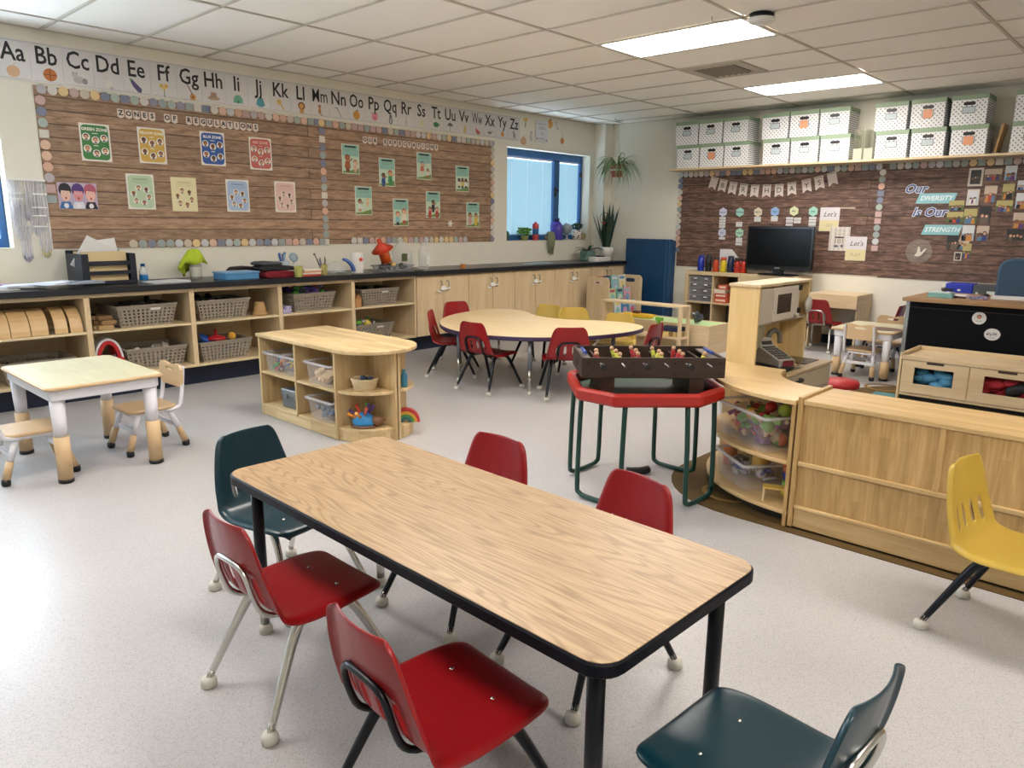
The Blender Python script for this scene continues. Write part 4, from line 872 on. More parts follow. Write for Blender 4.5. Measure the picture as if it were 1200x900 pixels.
for k in range(26):
    ch = chr(65 + k); x = 1.715 + 0.2143 * k
    t = thing('alphabet_card', 'alphabet card with letters %s%s above %s' % (ch, ch.lower(), NAMEP[ch]), 'card', (x, YL - 0.002, 2.487 + 0.0009 * k), 0, 'alphabet cards along the wall top')
    obj('card', card_me, t); obj('stitch_line', stitch_me, t); q = text(ch + ch.lower(), 0.175, K_, t, 0, 0.046, -0.0035, bold=0.0025 if ch not in 'MW' else 0.0006); wq = max(v.co.x for v in q.data.vertices) - min(v.co.x for v in q.data.vertices); q.scale = (min(0.82, 0.168 / wq), 1, 1)
    m = MB()
    for q, p in enumerate(PIC[ch]):
        if isinstance(p[0], str): m.mat(cm(p[0])).flat([(a, b) for a, b in p[1]], -0.0034 - 0.0002 * q)
        else: m.mat(cm(p[4])).disc(p[0], p[1], p[2], p[3], -0.0034 - 0.0002 * q)
    part('print', m, None, t, loc=(random.uniform(-0.01, 0.02), 0, -0.078)).scale = (1.35, 1, 1.35)
# ---- cut-outs after the last card
t = poster('small white certificate sheet on the wall above the window', 7.60, 2.52, 0.25, 0.27, '#d6d6d8', border_c='#d6d6da', name='wall_sheet', cat='sheet'); m = MB().mat(cm('#8f9095'))
for z, w_ in ((0.09, 0.08), (0.05, 0.06), (0.03, 0.07), (-0.02, 0.03), (-0.04, 0.02), (-0.09, 0.05)): m.quad(-w_, z, w_, z + 0.007, -0.0135)
m.mat(cm('#4a4b50')).disc(-0.09, -0.09, 0.012, 0.012, -0.0136, 8).disc(0.09, -0.1, 0.012, 0.012, -0.0136, 8); part('print', m, None, t)
for (x, z, kk, lab, s) in ((7.29, 2.61, 'F', 'small yellow flower cut-out right of the last alphabet card', 1.5), (7.77, 2.64, 'O', 'orange fruit cut-out at the top right of the certificate sheet', 1.7), (7.91, 2.63, 'D', 'pale animal cut-out farthest along the wall top', 1.4), (7.255, 2.385, 'A', 'peach apple cut-out below the last alphabet card', 1.7), (7.40, 2.44, 'R', 'grey animal cut-out left of the certificate sheet', 1.6), (8.03, 2.45, 'Y', 'brown round cut-out above the window on its right', 1.8)):
    m = MB()
    for q, p in enumerate(PIC[kk]):
        if isinstance(p[0], str): m.mat(cm(p[0])).prism_y([(a * s, b * s) for a, b in p[1]], -0.003 - 0.0008 * q, -0.0005)
        else: m.mat(cm(p[4])).prism_y([(p[0] * s + p[2] * s * math.cos(2 * PI * j / 14), p[1] * s + p[3] * s * math.sin(2 * PI * j / 14)) for j in range(14)], -0.003 - 0.0008 * q, -0.0005)
    single('paper_cutout', m, None, lab, 'cut-out', (x, YL, z), group='paper cut-outs above the window')
# ---- hanging clear plastic gloves
GLV = clear('#e4e2ea', 0.34, 0.15, 'thin_clear_film'); LIL = plain('#8b86b8', 0.5); YEL = plain('#d8c84a', 0.5)
GV = thing('plastic_hangings', 'clear plastic hand shaped sleeves hanging on the wall by the left window', 'decoration', (1.70, YL - 0.004, 1.635))
def sleeve(x, z, w_, L, nf, seed, tipm=None):
    r = random.Random(seed); m = MB()
    for q in range(nf):
        xx = x - w_ / 2 + w_ * (q + 0.5) / nf; lz = L * (0.86 + 0.14 * math.sin(PI * (q + 0.5) / nf))
        m.tube(smooth_path([(xx, -0.012, z), (xx + r.uniform(-.006, .006), -0.02, z - L * 0.4), (x + (xx - x) * 0.8, -0.016, z - lz)], 3), [w_ / nf * 0.42] * 4 + [w_ / nf * 0.48] * 2 + [w_ / nf * 0.15], 6)
    p = part('sleeve', m, GLV, GV)
    if tipm:
        tm = MB()
        for q in range(nf): xx = x + (-w_ / 2 + w_ * (q + 0.5) / nf) * 0.8; lz = L * (0.86 + 0.14 * math.sin(PI * (q + 0.5) / nf)); tm.tube([(xx, -0.017, z - lz * 0.86), (xx, -0.016, z - lz * 0.985)], [0.007, 0.003], 6)
        part('filled_tip', tm, tipm, p)
for k, a in enumerate(((-0.09, 0.0, 0.10, 0.34, 5, 1), (0.02, 0.0, 0.10, 0.30, 5, 2), (0.085, -0.01, 0.075, 0.36, 4, 3), (-0.075, -0.18, 0.09, 0.28, 5, 4), (0.03, -0.16, 0.09, 0.26, 5, 5), (-0.05, -0.34, 0.085, 0.27, 5, 6, LIL), (0.075, -0.33, 0.08, 0.25, 5, 7, YEL), (-0.02, -0.1, 0.07, 0.2, 4, 8, LIL))): sleeve(*a)
for a in ((-0.10, -0.10), (-0.09, -0.14), (0.07, -0.10), (0.06, -0.2), (0.05, -0.26), (0.05, -0.34)): part('tape_strip', MB().box(a[0] - 0.05, -0.032, a[1] - 0.004, a[0] + 0.05, -0.028, a[1] + 0.004), plain('#eeeeee', 0.2, noise=0), GV)
part('top_tape', MB().box(-0.14, -0.024, -0.006, 0.12, -0.002, 0.008), plain('#eeeeee', 0.2, noise=0), GV)
# things on the left window's sill
single('window_book', MB().box(-0.09, -0.01, 0, 0.09, 0.01, 0.24), photo_mat('book_print', ['#22324c', '#2f74a8', '#b8423a', '#4ea0c4'], 18), 'dark blue picture book leaning in the left window', 'book', (1.40, YL + 0.055, 1.137), rot=(-0.2, 0, 0.15))
# ================================================================ back wall
PAPER_D = plank_paper('dark_plank_paper', '#957668', '#664d42', '#3c2b24')
B3 = board(-5.27, -2.70, 0.815, 2.03, PAPER_D, 'dark plank-print board behind the television with the BIRTHDAYS banner', (XB, 0, 0), RB)
border(B3, along(-5.27, 2.0, -2.80, 2.0) + along(-5.265, 1.93, -5.265, 1.03) + along(-2.755, 1.94, -2.755, 1.12), 5)
B4 = board(-2.698, -0.2, 0.80, 2.03, PAPER_D, 'dark plank-print board with family photos behind the teacher desk', (XB, 0, 0), RB)
border(B4, along(-2.66, 2.0, -0.3, 2.0), 6)
def onback(y, z): return (XB - 0.0085, y, z)
# banner
FLAG = plain('#dcd0c8', 0.5, noise=0.0)
bn = thing('birthday_banner', 'string of pale pennants spelling BIRTHDAYS above the television', 'banner', onback(4.05, 1.80), RB)
pts = [(4.79, 1.885), (4.66, 1.85), (4.52, 1.815), (4.375, 1.79), (4.225, 1.775), (4.07, 1.772), (3.915, 1.775), (3.76, 1.79), (3.585, 1.82), (3.44, 1.85), (3.295, 1.89)]
fl = MB().prism_y([(-0.052, 0.075), (-0.052, -0.078), (0, -0.048), (0.052, -0.078), (0.052, 0.075)], -0.006, -0.004).mesh('flag', FLAG)
tilt = [0.28, 0.2, 0.16, 0.1, 0.05, 0.0, -0.04, -0.1, -0.18, -0.22, -0.26]
for k, ((y, z), ch) in enumerate(zip(pts, ' BIRTHDAYS ')):
    f = obj('flag', fl, bn, (-(y - 4.05), 0, z - 1.80)); f.rotation_euler = (0, tilt[k], 0)
    q = obj('stitch_line', MB().quad(-0.04, 0.058, 0.04, 0.063, -0.0065).mesh('stitch_line', INK), f)
    if ch != ' ': text(ch, 0.088, INK, f, 0, 0, -0.0068)
part('string', MB().tube(smooth_path([(-(4.93 - 4.05), -0.008, 0.12)] + [(-(y - 4.05), -0.008, z - 1.80 + 0.07) for y, z in pts] + [(-(3.10 - 4.05), -0.008, 0.15)], 2), 0.0018, 4), plain('#b7a99c', 0.7, noise=0), bn)
# month hexagons
hexp = [(0.058 * math.cos(PI / 6 + PI / 3 * k), 0.058 * math.sin(PI / 6 + PI / 3 * k)) for k in range(6)]
STRIP = cm('#dcdcdc')
for (mo, y, z, c, strips) in (('January', 4.63, 1.52, '#c9cbe2', [(0, -.075), (0, -.11), (0, -.145), (0, -.18)]), ('February', 4.40, 1.52, '#9fcfc6', [(0, -.135), (0, -.165)]), ('March', 4.16, 1.52, '#d9cdb8', [(0, -.07), (0, -.10)]), ('April', 3.945, 1.525, '#8fb2dc', [(0, -.07), (0, -.10)]), ('May', 3.71, 1.53, '#dcdfb4', [(-.045, -.085), (.05, -.09), (-.045, -.12), (.05, -.125), (-.045, -.16)]), ('June', 3.48, 1.525, '#a3d3c4', [(0, -.075), (0, -.11), (0, -.145), (0, -.18)]), ('July', 4.625, 1.265, '#c3c7dd', [(0.004, -.072)]), ('August', 4.385, 1.265, '#a9d3bc', [(0, -.075), (0, -.105), (0, -.14)])):
    t = thing('month_badge', 'hexagon month badge reading %s with name strips below' % mo, 'badge', onback(y, z), RB, 'month hexagons on the birthday board')
    part('hexagon', MB().prism_y(hexp, -0.004, -0.001), cm(c), t); text(mo, 0.026, cm('#33516b'), t, 0, 0, -0.005, bold=0.0006)
    for (a, b) in strips: part('name_strip', MB().box(a - 0.042, -0.0035, b - 0.0145, a + 0.042, -0.0012, b + 0.0145), STRIP, t); 
    lm = MB()
    for (a, b) in strips: lm.quad(a - 0.03, b - 0.002, a + 0.03, b + 0.002, -0.004)
    part('handwriting', lm, cm('#8f9aa3'), t)
# quote sheets
def sheet(label, y, z, w_, h, c1, c2, word, extra=None):
    t = thing('quote_sheet', label, 'sheet', onback(y, z), RB)
    part('sheet', MB().box(-w_ / 2, -0.004, -h / 2, w_ / 2, -0.002, h / 2), cm(c1), t)
    if c2: part('lower_band', MB().quad(-w_ / 2 + 0.002, -h / 2 + 0.002, w_ / 2 - 0.002, -0.01, -0.0044), cm(c2), t)
    return t
t = sheet('pale sheet reading Lets with a yellow lower half, at the upper left of three', 3.285, 1.435, 0.222, 0.27, '#dad6da', '#dcd2a4', 'Lets'); text("Let's", 0.078, INK, t, 0.0, 0.055, -0.005, shear=0.35); text('GO', 0.05, cm('#a89f8a'), t, 0, -0.07, -0.005)
t = sheet('pale sheet reading Lets with a yellow lower half, at the lower right of three', 2.955, 1.11, 0.222, 0.27, '#dad6da', '#dcd2a4', 'Lets'); t.location.x -= 0.004; text("Let's", 0.078, INK, t, 0.0, 0.055, -0.005, shear=0.35); text('PLAY', 0.05, cm('#a89f8a'), t, 0, -0.07, -0.005)
t = sheet('striped pale sheet with a drawn row of brushes, in the middle of three', 3.15, 1.215, 0.228, 0.27, '#d8d2cb', None, ''); t.location.x -= 0.002
m = MB().mat(cm('#c4bbb4'))
for k in range(5): m.quad(-0.108 + 0.05 * k, -0.13, -0.09 + 0.05 * k, 0.13, -0.0044)
m.mat(cm('#4a4644')).quad(-0.05, 0.008, 0.05, 0.026, -0.005)
for k in range(4): m.mat(cm('#8c8a70')).quad(-0.045 + 0.026 * k, -0.05, -0.035 + 0.026 * k, 0.0, -0.005)
m.mat(cm('#59636e')).disc(-0.03, -0.083, 0.026, 0.014, -0.005).disc(0.035, -0.08, 0.016, 0.018, -0.005); part('print', m, None, t)
sq = MB().mat(cm('#8d857c'))
for zz, ww in ((0.10, 0.05), (0.06, 0.055)):
    for k in range(6): sq.quad(-ww + 0.02 * k, zz - 0.014, -ww + 0.02 * k + 0.004, zz + 0.014 - 0.006 * (k % 2), -0.005).quad(-ww + 0.02 * k, zz - 0.014, -ww + 0.02 * k + 0.015, zz - 0.011, -0.005)
part('handwriting', sq, None, t)
single('masking_tape', MB().box(-0.08, -0.003, -0.008, 0.08, -0.001, 0.008), cm('#b9ae9f'), 'short strip of masking tape right of the upper pale sheet', 'tape', onback(3.09, 1.562), RB)
# lettering of the family board
def cloud(word, y, z, size, w_, h, label, backc, ink, shear=0.3, plate=True):
    t = thing('board_word', label, 'lettering', onback(y, z), RB)
    if plate: part('plate', MB().prism_y([(-w_ / 2 - 0.012, -h / 2), (w_ / 2 - 0.015, -h / 2), (w_ / 2 + 0.015, h / 2), (-w_ / 2 + 0.02, h / 2)], -0.004, -0.001), cm(backc), t)
    else: obj('outline', text_mesh(word, size, cm(backc), shear=shear, bold=0.0085), t, (0, -0.003, 0))
    text(word, size, cm(ink), t, 0, 0, -0.005, shear=shear, bold=0.001)
cloud('Our', 2.41, 1.755, 0.125, 0, 0, 'script word Our, upper left of the family photos', '#d5dcec', '#3c4f86', plate=False)
cloud('DIVERSITY', 2.20, 1.655, 0.066, 0.36, 0.105, 'teal plate reading DIVERSITY', '#8cc3cc', '#f2f5f5'); cloud('Is Our', 2.25, 1.51, 0.125, 0, 0, 'script words Is Our between the two teal plates', '#d5dcec', '#3c4f86', plate=False)
cloud('STRENGTH', 2.11, 1.33, 0.066, 0.36, 0.105, 'teal plate reading STRENGTH', '#8cc3cc', '#f2f5f5')
PH = [photo_mat('photo_a', ['#2b2a2c', '#6d5a50', '#b9a793', '#d9d2c8', '#c46a4a'], 13), photo_mat('photo_b', ['#39465f', '#7a8ea8', '#c9d3df', '#e6e2da', '#3a2c28'], 12), photo_mat('photo_c', ['#3d4a2c', '#8a8a50', '#cdbb8c', '#b4613f', '#2b3b6a'], 12), photo_mat('photo_d', ['#5c2f2c', '#26262a', '#b58a74', '#e0d6cc', '#4f78b0'], 13)]
PL = [(1.86, 1.86, .13, .18, 0, 'framed dark family photo, topmost left of the photo group'), (1.71, 1.88, .15, .11, 3, 'wide photo of people, top row'), (1.56, 1.89, .10, .14, 1, 'photo with a pale ring shape, top row'), (1.86, 1.66, .11, .16, 1, 'pale grey photo under the framed one'), (1.71, 1.69, .11, .16, 3, 'upright photo of a group in red, second row'), (1.56, 1.71, .10, .15, 2, 'upright olive photo, second row'), (1.46, 1.77, .06, .09, 1, 'small photo at the upper right'), (1.44, 1.62, .09, .15, 1, 'upright photo with purple, at the right'), (1.575, 1.57, .14, .11, 2, 'wide sunny photo, third row right'), (2.00, 1.58, .14, .10, 2, 'wide photo of people in white, above the park photo'), (2.00, 1.46, .15, .11, 2, 'wide park photo left of the orange one'), (1.86, 1.47, .12, .15, 2, 'orange and purple upright photo'), (1.735, 1.48, .10, .17, 0, 'dark upright photo with a flower like centre'), (1.86, 1.30, .11, .16, 1, 'sky blue upright photo under the orange one'), (1.73, 1.30, .11, .15, 3, 'upright photo of dark haired people under a pale sky'), (1.99, 1.20, .11, .14, 0, 'photo of two dark haired heads'), (1.89, 1.20, .10, .14, 3, 'tilted pink photo in the lower cluster'), (1.85, 1.12, .08, .15, 2, 'small blue and green photo in the lower cluster'), (1.925, 1.06, .07, .09, 0, 'smallest photo with an oval frame, lowest of all'), (1.43, 1.43, .11, .15, 3, 'reddish upright photo at the right edge'), (1.44, 1.29, .16, .11, 0, 'wide group photo at the right edge')]
for k, (y, z, w_, h, pm, lab) in enumerate(PL):
    t = thing('photo_print', lab, 'photo', (XB - 0.0085 - 0.0007 * (k % 3), y, z), RB, 'family photos on the dark board')
    if k in (0, 3, 18): part('frame', MB().box(-w_ / 2, -0.005, -h / 2, w_ / 2, -0.003, h / 2), cm('#d6cfc4'), t); w_ *= 0.72; h *= 0.78
    bgs = (('#2c2a2d', '#4a423e'), ('#a9bccf', '#d5d9dc'), ('#5d6b3c', '#b9ad72'), ('#c9b6a4', '#7a5c4c'))[pm]; rp = random.Random(60 + k)
    m = MB().mat(cm(bgs[0])).box(-w_ / 2, -0.006, -h / 2, w_ / 2, -0.001, h / 2); m.mat(cm(bgs[1])).quad(-w_ / 2, -h / 2 + h * 0.5 * (pm in (1, 2)), w_ / 2, (h / 2 if pm in (1, 2) else 0.0), -0.0063)
    nf = 2 + rp.randrange(2) + (w_ > h)
    for q in range(nf):
        fx = -w_ * 0.36 + w_ * 0.72 * (q + 0.5) / nf; fz = -h * 0.08 + rp.uniform(-0.1, 0.08) * h; fr_ = min(w_ / nf * 0.36, h * 0.13)
        m.mat(cm(rp.choice(('#b84a32', '#2f3f7a', '#e6e0d6', '#1d1c20', '#c9873a', '#6a3f7a', '#5a7a9c') if pm != 0 else ('#1d1c20', '#3a3230', '#6a5a50')))).flat([(fx - fr_ * 1.25, -h / 2), (fx + fr_ * 1.25, -h / 2), (fx + fr_ * 0.9, fz - fr_ * 0.7), (fx - fr_ * 0.9, fz - fr_ * 0.7)], -0.0066 - 0.0001 * q)
        m.mat(cm(rp.choice(HA))).disc(fx, fz + fr_ * 0.25, fr_ * 1.0, fr_ * 1.05, -0.0070 - 0.0001 * q, 10); m.mat(cm(rp.choice(SK))).disc(fx, fz, fr_ * 0.72, fr_ * 0.8, -0.0074 - 0.0001 * q, 10)
    part('picture', m, None, t)
    if k == 16: t.rotation_euler = (0, 0.3, RB)
t = thing('glass_ornament', 'round clear ornament with white hands shape, low on the family board', 'ornament', onback(2.30, 1.10), RB)
part('disc', MB().prism_y(circ(0, 0, 0.13, 26), -0.012, -0.004), clear('#c9c2ba', 0.16, 0.05, 'clear_acrylic'), t)
part('motif', MB().prism_y([(-0.04, -0.05), (0.0, -0.055), (0.03, -0.04), (0.075, 0.03), (0.06, 0.035), (0.02, -0.015), (0.005, 0.05), (-0.012, 0.05), (-0.015, -0.01)], -0.016, -0.013), cm('#dcd8c8'), t)

# ---- wall shelf with dotted storage boxes
single('wall_shelf', MB().box(8.60, 0.1, 2.036, XB - 0.001, 5.29, 2.06), BIRCHY, 'long birch shelf high on the back wall under the dotted boxes', 'shelf', bevel=0.003)
DOTM = dots_paper(); LIDG = plain('#8ea388', 0.5, name='sage_lid', noise=0.03); TAGW = cm('#b9c6ca'); TAGO = cm('#e09b72')
def storage_box(y, z, label, w_=0.325, orange=False, rz=0.0):
    t = thing('storage_box', label, 'box', (8.775, y - w_ / 2, z), RB + rz, 'dotted storage boxes on the wall shelf')
    part('body', MB().box(-w_ / 2 + 0.006, -0.15, 0, w_ / 2 - 0.006, 0.145, 0.262), DOTM, t, bevel=0.002)
    part('lid', MB().box(-w_ / 2, -0.155, 0.238, w_ / 2, 0.15, 0.282), LIDG, t, bevel=0.002)
    part('hand_hole', MB().prism_y(rrect(-0.052, 0.184, 0.052, 0.216, 0.014, 4), -0.1525, -0.1495), BLACKP, t)
    lc = part('label_frame', MB().box(-0.056, -0.152, 0.108, 0.056, -0.1503, 0.172), cm('#50585c'), t); part('label_card', MB().box(-0.051, -0.1528, 0.113, 0.051, -0.1521, 0.167), TAGW, lc)
    if orange: part('orange_note', MB().box(-0.042, -0.1545, 0.092, 0.044, -0.1532, 0.176), TAGO, t)
    return t
zz0, zz1 = 2.0605, 2.343
def stack(ys, labs, oranges):
    k = 0
    for z, row in ((zz0, 'bottom'), (zz1, 'top')):
        for y in ys:
            storage_box(y + (0.03 if z == zz1 else 0) * (1 if len(ys) > 1 else 0), z, labs[k], orange=k in oranges, rz=random.uniform(-0.008, 0.008)); k += 1
stack([5.18, 4.85, 4.52], ['dotted box, bottom row, first at the left end of the shelf', 'dotted box with an orange note, bottom row of the left end group', 'dotted box, bottom row, third from the left end', 'dotted box, top row, first at the left end of the shelf', 'dotted box, top row, middle of the left end group', 'dotted box, top row, third from the left end'], {1})
stack([4.03, 3.695, 3.36], ['dotted box, bottom row, left one of the middle group', 'dotted box, bottom row, centre of the middle group', 'dotted box, bottom row, beside the clear file holders on their left', 'dotted box, top row, left one of the middle group', 'dotted box with an orange note, top row of the middle group', 'dotted box, top row, right one of the middle group'], {4})
stack([2.78, 2.435, 2.07], ['dotted box, bottom row, just right of the clear file holders', 'dotted box, bottom row, centre of the right hand group', 'dotted box with an orange note, bottom row of the right hand group', 'dotted box, top row, left one of the right hand group', 'dotted box with an orange note, top row centre of the right hand group', 'dotted box, top row, right one of the right hand group'], {2, 4})
stack([1.56], ['dotted box, bottom row, cut by the right edge of the photo', 'dotted box, top row, cut by the right edge of the photo'], set())
t = thing('file_holders', 'two clear plastic file holders between the dotted boxes', 'file holder', (8.77, 2.905, 2.0605), RB)
for x in (-0.055, 0.055): part('holder', MB().box(x - 0.045, -0.12, 0, x - 0.042, 0.12, 0.33).box(x + 0.042, -0.12, 0, x + 0.045, 0.12, 0.33).box(x - 0.042, 0.117, 0, x + 0.042, 0.12, 0.33).box(x - 0.042, -0.12, 0, x + 0.042, -0.117, 0.12).box(x - 0.042, -0.117, 0, x + 0.042, 0.117, 0.003), clear('#e9ead8', 0.35, 0.1), t)
single('brown_folder', MB().cb((0, 0, 0.135), (0.02, 0.2, 0.27), ry=0.16), plain('#a98556', 0.6), 'brown folder leaning by the last stack of dotted boxes', 'folder', (8.775, 1.66, 2.07), RB)

# ---- cube shelf under the board, television and bottles
KAL = wood('pale_oak_veneer', '#cdb996', '#bfa982', 'y', 8, 10, 0.45)
KS = thing('cube_shelf', 'pale oak cube shelf under the television against the back wall', 'shelf', (8.70, 0, 0))
ky0, ky1, kz = 3.41, 4.88, 0.785
for z0, z1 in ((0, 0.04), (kz - 0.045, kz), (0.385, 0.405)): part('board', MB().box(-0.2, ky0 + 0.045, z0, 0.2, ky1 - 0.045, z1) if z0 not in (0, kz - 0.045) else MB().box(-0.2, ky0, z0, 0.2, ky1, z1), KAL, KS, bevel=0.002)
for a, b in ((ky0, ky0 + 0.045), (ky1 - 0.045, ky1)): part('side_panel', MB().box(-0.2, a, 0.04, 0.2, b, kz - 0.045), KAL, KS, bevel=0.002)
cw = (ky1 - ky0 - 0.09) / 4
for k in (1, 2, 3): y = ky1 - 0.045 - k * cw; part('divider', MB().box(-0.198, y - 0.009, 0.04, 0.2, y + 0.009, kz - 0.045), KAL, KS)
part('back_panel', MB().box(0.19, ky0 + 0.045, 0.04, 0.2, ky1 - 0.045, kz - 0.045), plain('#4d4337', 0.7), KS)
for k in (2, 3):
    for z in (0.045, 0.41): part('door_insert', MB().box(-0.197, ky1 - 0.045 - (k + 1) * cw + 0.012, z, -0.18, ky1 - 0.045 - k * cw - 0.012, z + 0.33), KAL, KS, bevel=0.002)
t = thing('drawer_tower', 'clear plastic drawer set in the upper left cube of the pale oak shelf', 'drawers', (8.70, 4.662, 0.406)); fr = MB()
DRC = clear('#9a9aa0', 0.45, 0.15, 'smoked_plastic')
for y in (-0.16, 0.154): fr.box(-0.17, y, 0, 0.15, y + 0.006, 0.315)
for k in range(5): fr.box(-0.17, -0.154, 0.077 * k, 0.15, 0.154, 0.077 * k + 0.005)
part('casing', fr, plain('#c9c9cc', 0.4, noise=0), t)
for k in range(4):
    d = part('drawer', MB().box(-0.185, -0.15, 0.077 * k + 0.008, 0.14, 0.15, 0.077 * k + 0.07), DRC, t)
    for y in (-0.075, 0.075): part('pull', MB().box(-0.197, y - 0.02, 0.077 * k + 0.052, -0.185, y + 0.02, 0.077 * k + 0.066), plain('#e6e6e8', 0.3, noise=0), d)
for k, (c, w_, h, dx, lab) in enumerate((('#c4562f', 0.17, 0.06, 0, 'orange box at the bottom of the small stack in the cube shelf'), ('#b5493a', 0.17, 0.055, 0, 'darker orange box, second in the small cube shelf stack'), ('#d9cbb8', 0.15, 0.05, 0.02, 'pale patterned box, third in the small cube shelf stack'), ('#c9604a', 0.12, 0.055, -0.02, 'red and white box on top of the small cube shelf stack'))):
    z = 0.406 + (0, 0.061, 0.117, 0.168)[k]
    t = thing('game_box', lab, 'box', (8.62, 4.385 + dx, z), 0, 'stacked boxes in the cube shelf'); part('box', MB().box(-0.09, -w_ / 2, 0, 0.09, w_ / 2, h), cm(c), t, bevel=0.002); part('band', MB().box(-0.091, -w_ / 2 + 0.02, h * 0.35, -0.0895, w_ / 2 - 0.02, h * 0.7), cm('#e3d6c4'), t)
TV = thing('television', 'flat black television standing on the pale oak cube shelf', 'television', (8.58, 3.70, kz + 0.001), RB)
GLOSS = plain('#030405', 0.2, name='glossy_black', noise=0, spec=0.2)
part('bezel', MB().box(-0.40, -0.03, 0.06, 0.40, 0.03, 0.565), plain('#08090b', 0.2, name='bezel_black', noise=0), TV, bevel=0.006)
part('screen', MB().box(-0.372, -0.0325, 0.11, 0.372, -0.0305, 0.54), GLOSS, TV)
part('neck', MB().box(-0.06, -0.01, 0.012, 0.06, 0.03, 0.07), BLACKP, TV); part('foot', MB().prism(rrect(-0.23, -0.11, 0.23, 0.12, 0.08, 5), 0, 0.013), GLOSS, TV, bevel=0.003)
part('badge', MB().box(-0.03, -0.0332, 0.078, 0.03, -0.0306, 0.09), plain('#8d9094', 0.3, 0.8, noise=0), TV)
part('side_stripe', MB().box(-0.40, -0.0335, 0.062, 0.40, -0.0305, 0.072), plain('#2a2c30', 0.15, noise=0), TV)
def bottle(y, c, cap, lab, shape=0):
    t = thing('drink_bottle', lab, 'bottle', (8.60, y, kz + 0.0008), 0, 'bottles on the cube shelf'); t.scale = (1.15, 1.15, 1.0); M = plain(c, 0.25, noise=0)
    if shape == 0: part('body', MB().lathe([(0.033, 0), (0.036, 0.006), (0.037, 0.09), (0.034, 0.165), (0.03, 0.17)], 14), M, t)
    else: part('body', MB().lathe([(0.036, 0), (0.039, 0.01), (0.03, 0.06), (0.036, 0.09), (0.028, 0.135), (0.02, 0.15)], 14), M, t)
    part('cap', MB().lathe([(0.031, 0.168 - 0.02 * shape), (0.033, 0.172 - 0.02 * shape), (0.031, 0.20 - 0.02 * shape), (0, 0.202 - 0.02 * shape)], 14), plain(cap, 0.35, noise=0), t)
    if shape: part('carry_loop', MB().tube([(0.0, 0.026 + 0.008 * math.cos(a), 0.135 + 0.022 * math.sin(a)) for a in [2 * PI * k / 10 for k in range(10)]], 0.005, 6, closed=True), plain(cap, 0.35, noise=0), t)
bottle(4.72, '#1c2f9c', '#1a2a80', 'cobalt blue bottle, first at the left on the cube shelf'); bottle(4.615, '#17191c', '#17191c', 'black bottle, second from the left on the cube shelf'); bottle(4.51, '#b8431f', '#2b2322', 'orange bottle with a dark cap on the cube shelf', 1)
bottle(4.41, '#c9b21e', '#a3372a', 'yellow bottle with a red cap on the cube shelf', 1); bottle(4.315, '#141c40', '#10162e', 'navy bottle right of the yellow one'); bottle(4.225, '#a3291c', '#2b1a18', 'red bottle with a dark cap, right of the navy one', 1); bottle(4.14, '#b03020', '#3a1c18', 'red bottle nearest the television', 1)
t = thing('paper_house', 'white card house shape behind the bottles', 'card', (8.80, 4.40, kz + 0.001), RB); part('card', MB().prism_y([(-0.17, 0), (0.14, 0), (0.14, 0.12), (-0.01, 0.275), (-0.17, 0.275)], -0.006, 0.0), cm('#d8d5d8'), t)

# ---- folded gym mat, corner plants
t = thing('folding_mat', 'dark blue folded gym mat standing against the back wall', 'mat', (8.83, 5.63, 0)); BLU = plain('#123f68', 0.4, name='blue_vinyl', noise=0.05)
for k in range(3): part('mat_panel', MB().box(-0.075 + 0.05 * k, -0.37 + 0.006 * k, 0.002, -0.028 + 0.05 * k, 0.36 - 0.008 * k, 1.165 - 0.008 * k), BLU, t, bevel=0.012)
part('seam', MB().box(-0.0775, -0.30, 0.02, -0.0752, -0.294, 1.15).box(-0.0775, -0.345, 0.02, -0.0752, -0.341, 1.15), plain('#3a6d96', 0.4, noise=0), t)
part('strap', MB().box(-0.077, 0.05, 1.10, -0.0752, 0.30, 1.13), plain('#0e3256', 0.5, noise=0), t)
LEAF = plain('#33573c', 0.4, name='dark_leaf', noise=0.2); LEAF2 = plain('#5d8048', 0.45, name='mid_leaf', noise=0.2); LEAF3 = plain('#93a583', 0.45, name='pale_leaf', noise=0.15); SOIL = plain('#33271e', 0.9)
def blade(m, base, dirv, length, width, droop, n=7, twist=0.0, curl=None):
    """one strap leaf: a thin folded strip that arcs over"""
    d = Vector(dirv).normalized(); p = Vector(base); side = d.cross(Vector((0, 0, 1)))
    side = side.normalized() if side.length > 1e-4 else Vector((1, 0, 0)); vs = []
    for k in range(n + 1):
        t = k / n; w_ = width * (0.55 + 0.45 * math.sin(PI * min(1, t * 1.15))) * (1 - max(0, t - 0.7) / 0.32)
        vs += [p - side * w_, p + Vector((0, 0, -w_ * 0.35)), p + side * w_]
        d = (d + Vector((0, 0, -droop / n))).normalized(); p = p + d * length / n
    fs = []
    for k in range(n): a = 3 * k; fs += [(a, a + 1, a + 4, a + 3), (a + 1, a + 2, a + 5, a + 4)]
    m.add(vs, fs, True)
sp = thing('hanging_spider_plant', 'hanging spider plant in a red patterned pot in the corner', 'plant', (8.52, 6.02, 2.13))
part('pot', MB().lathe([(0.07, -0.15), (0.10, 0.0), (0.103, 0.012), (0.092, 0.012), (0.07, -0.02), (0, -0.025)], 18), plain('#a8423c', 0.5, noise=0.5, name='red_patterned_pot'), sp)
part('pot_band', MB().lathe([(0.0875, -0.07), (0.0885, -0.067), (0.0905, -0.055), (0.0895, -0.052)], 18), WHITE, sp)
r = random.Random(11); lm = [MB(), MB(), MB()]
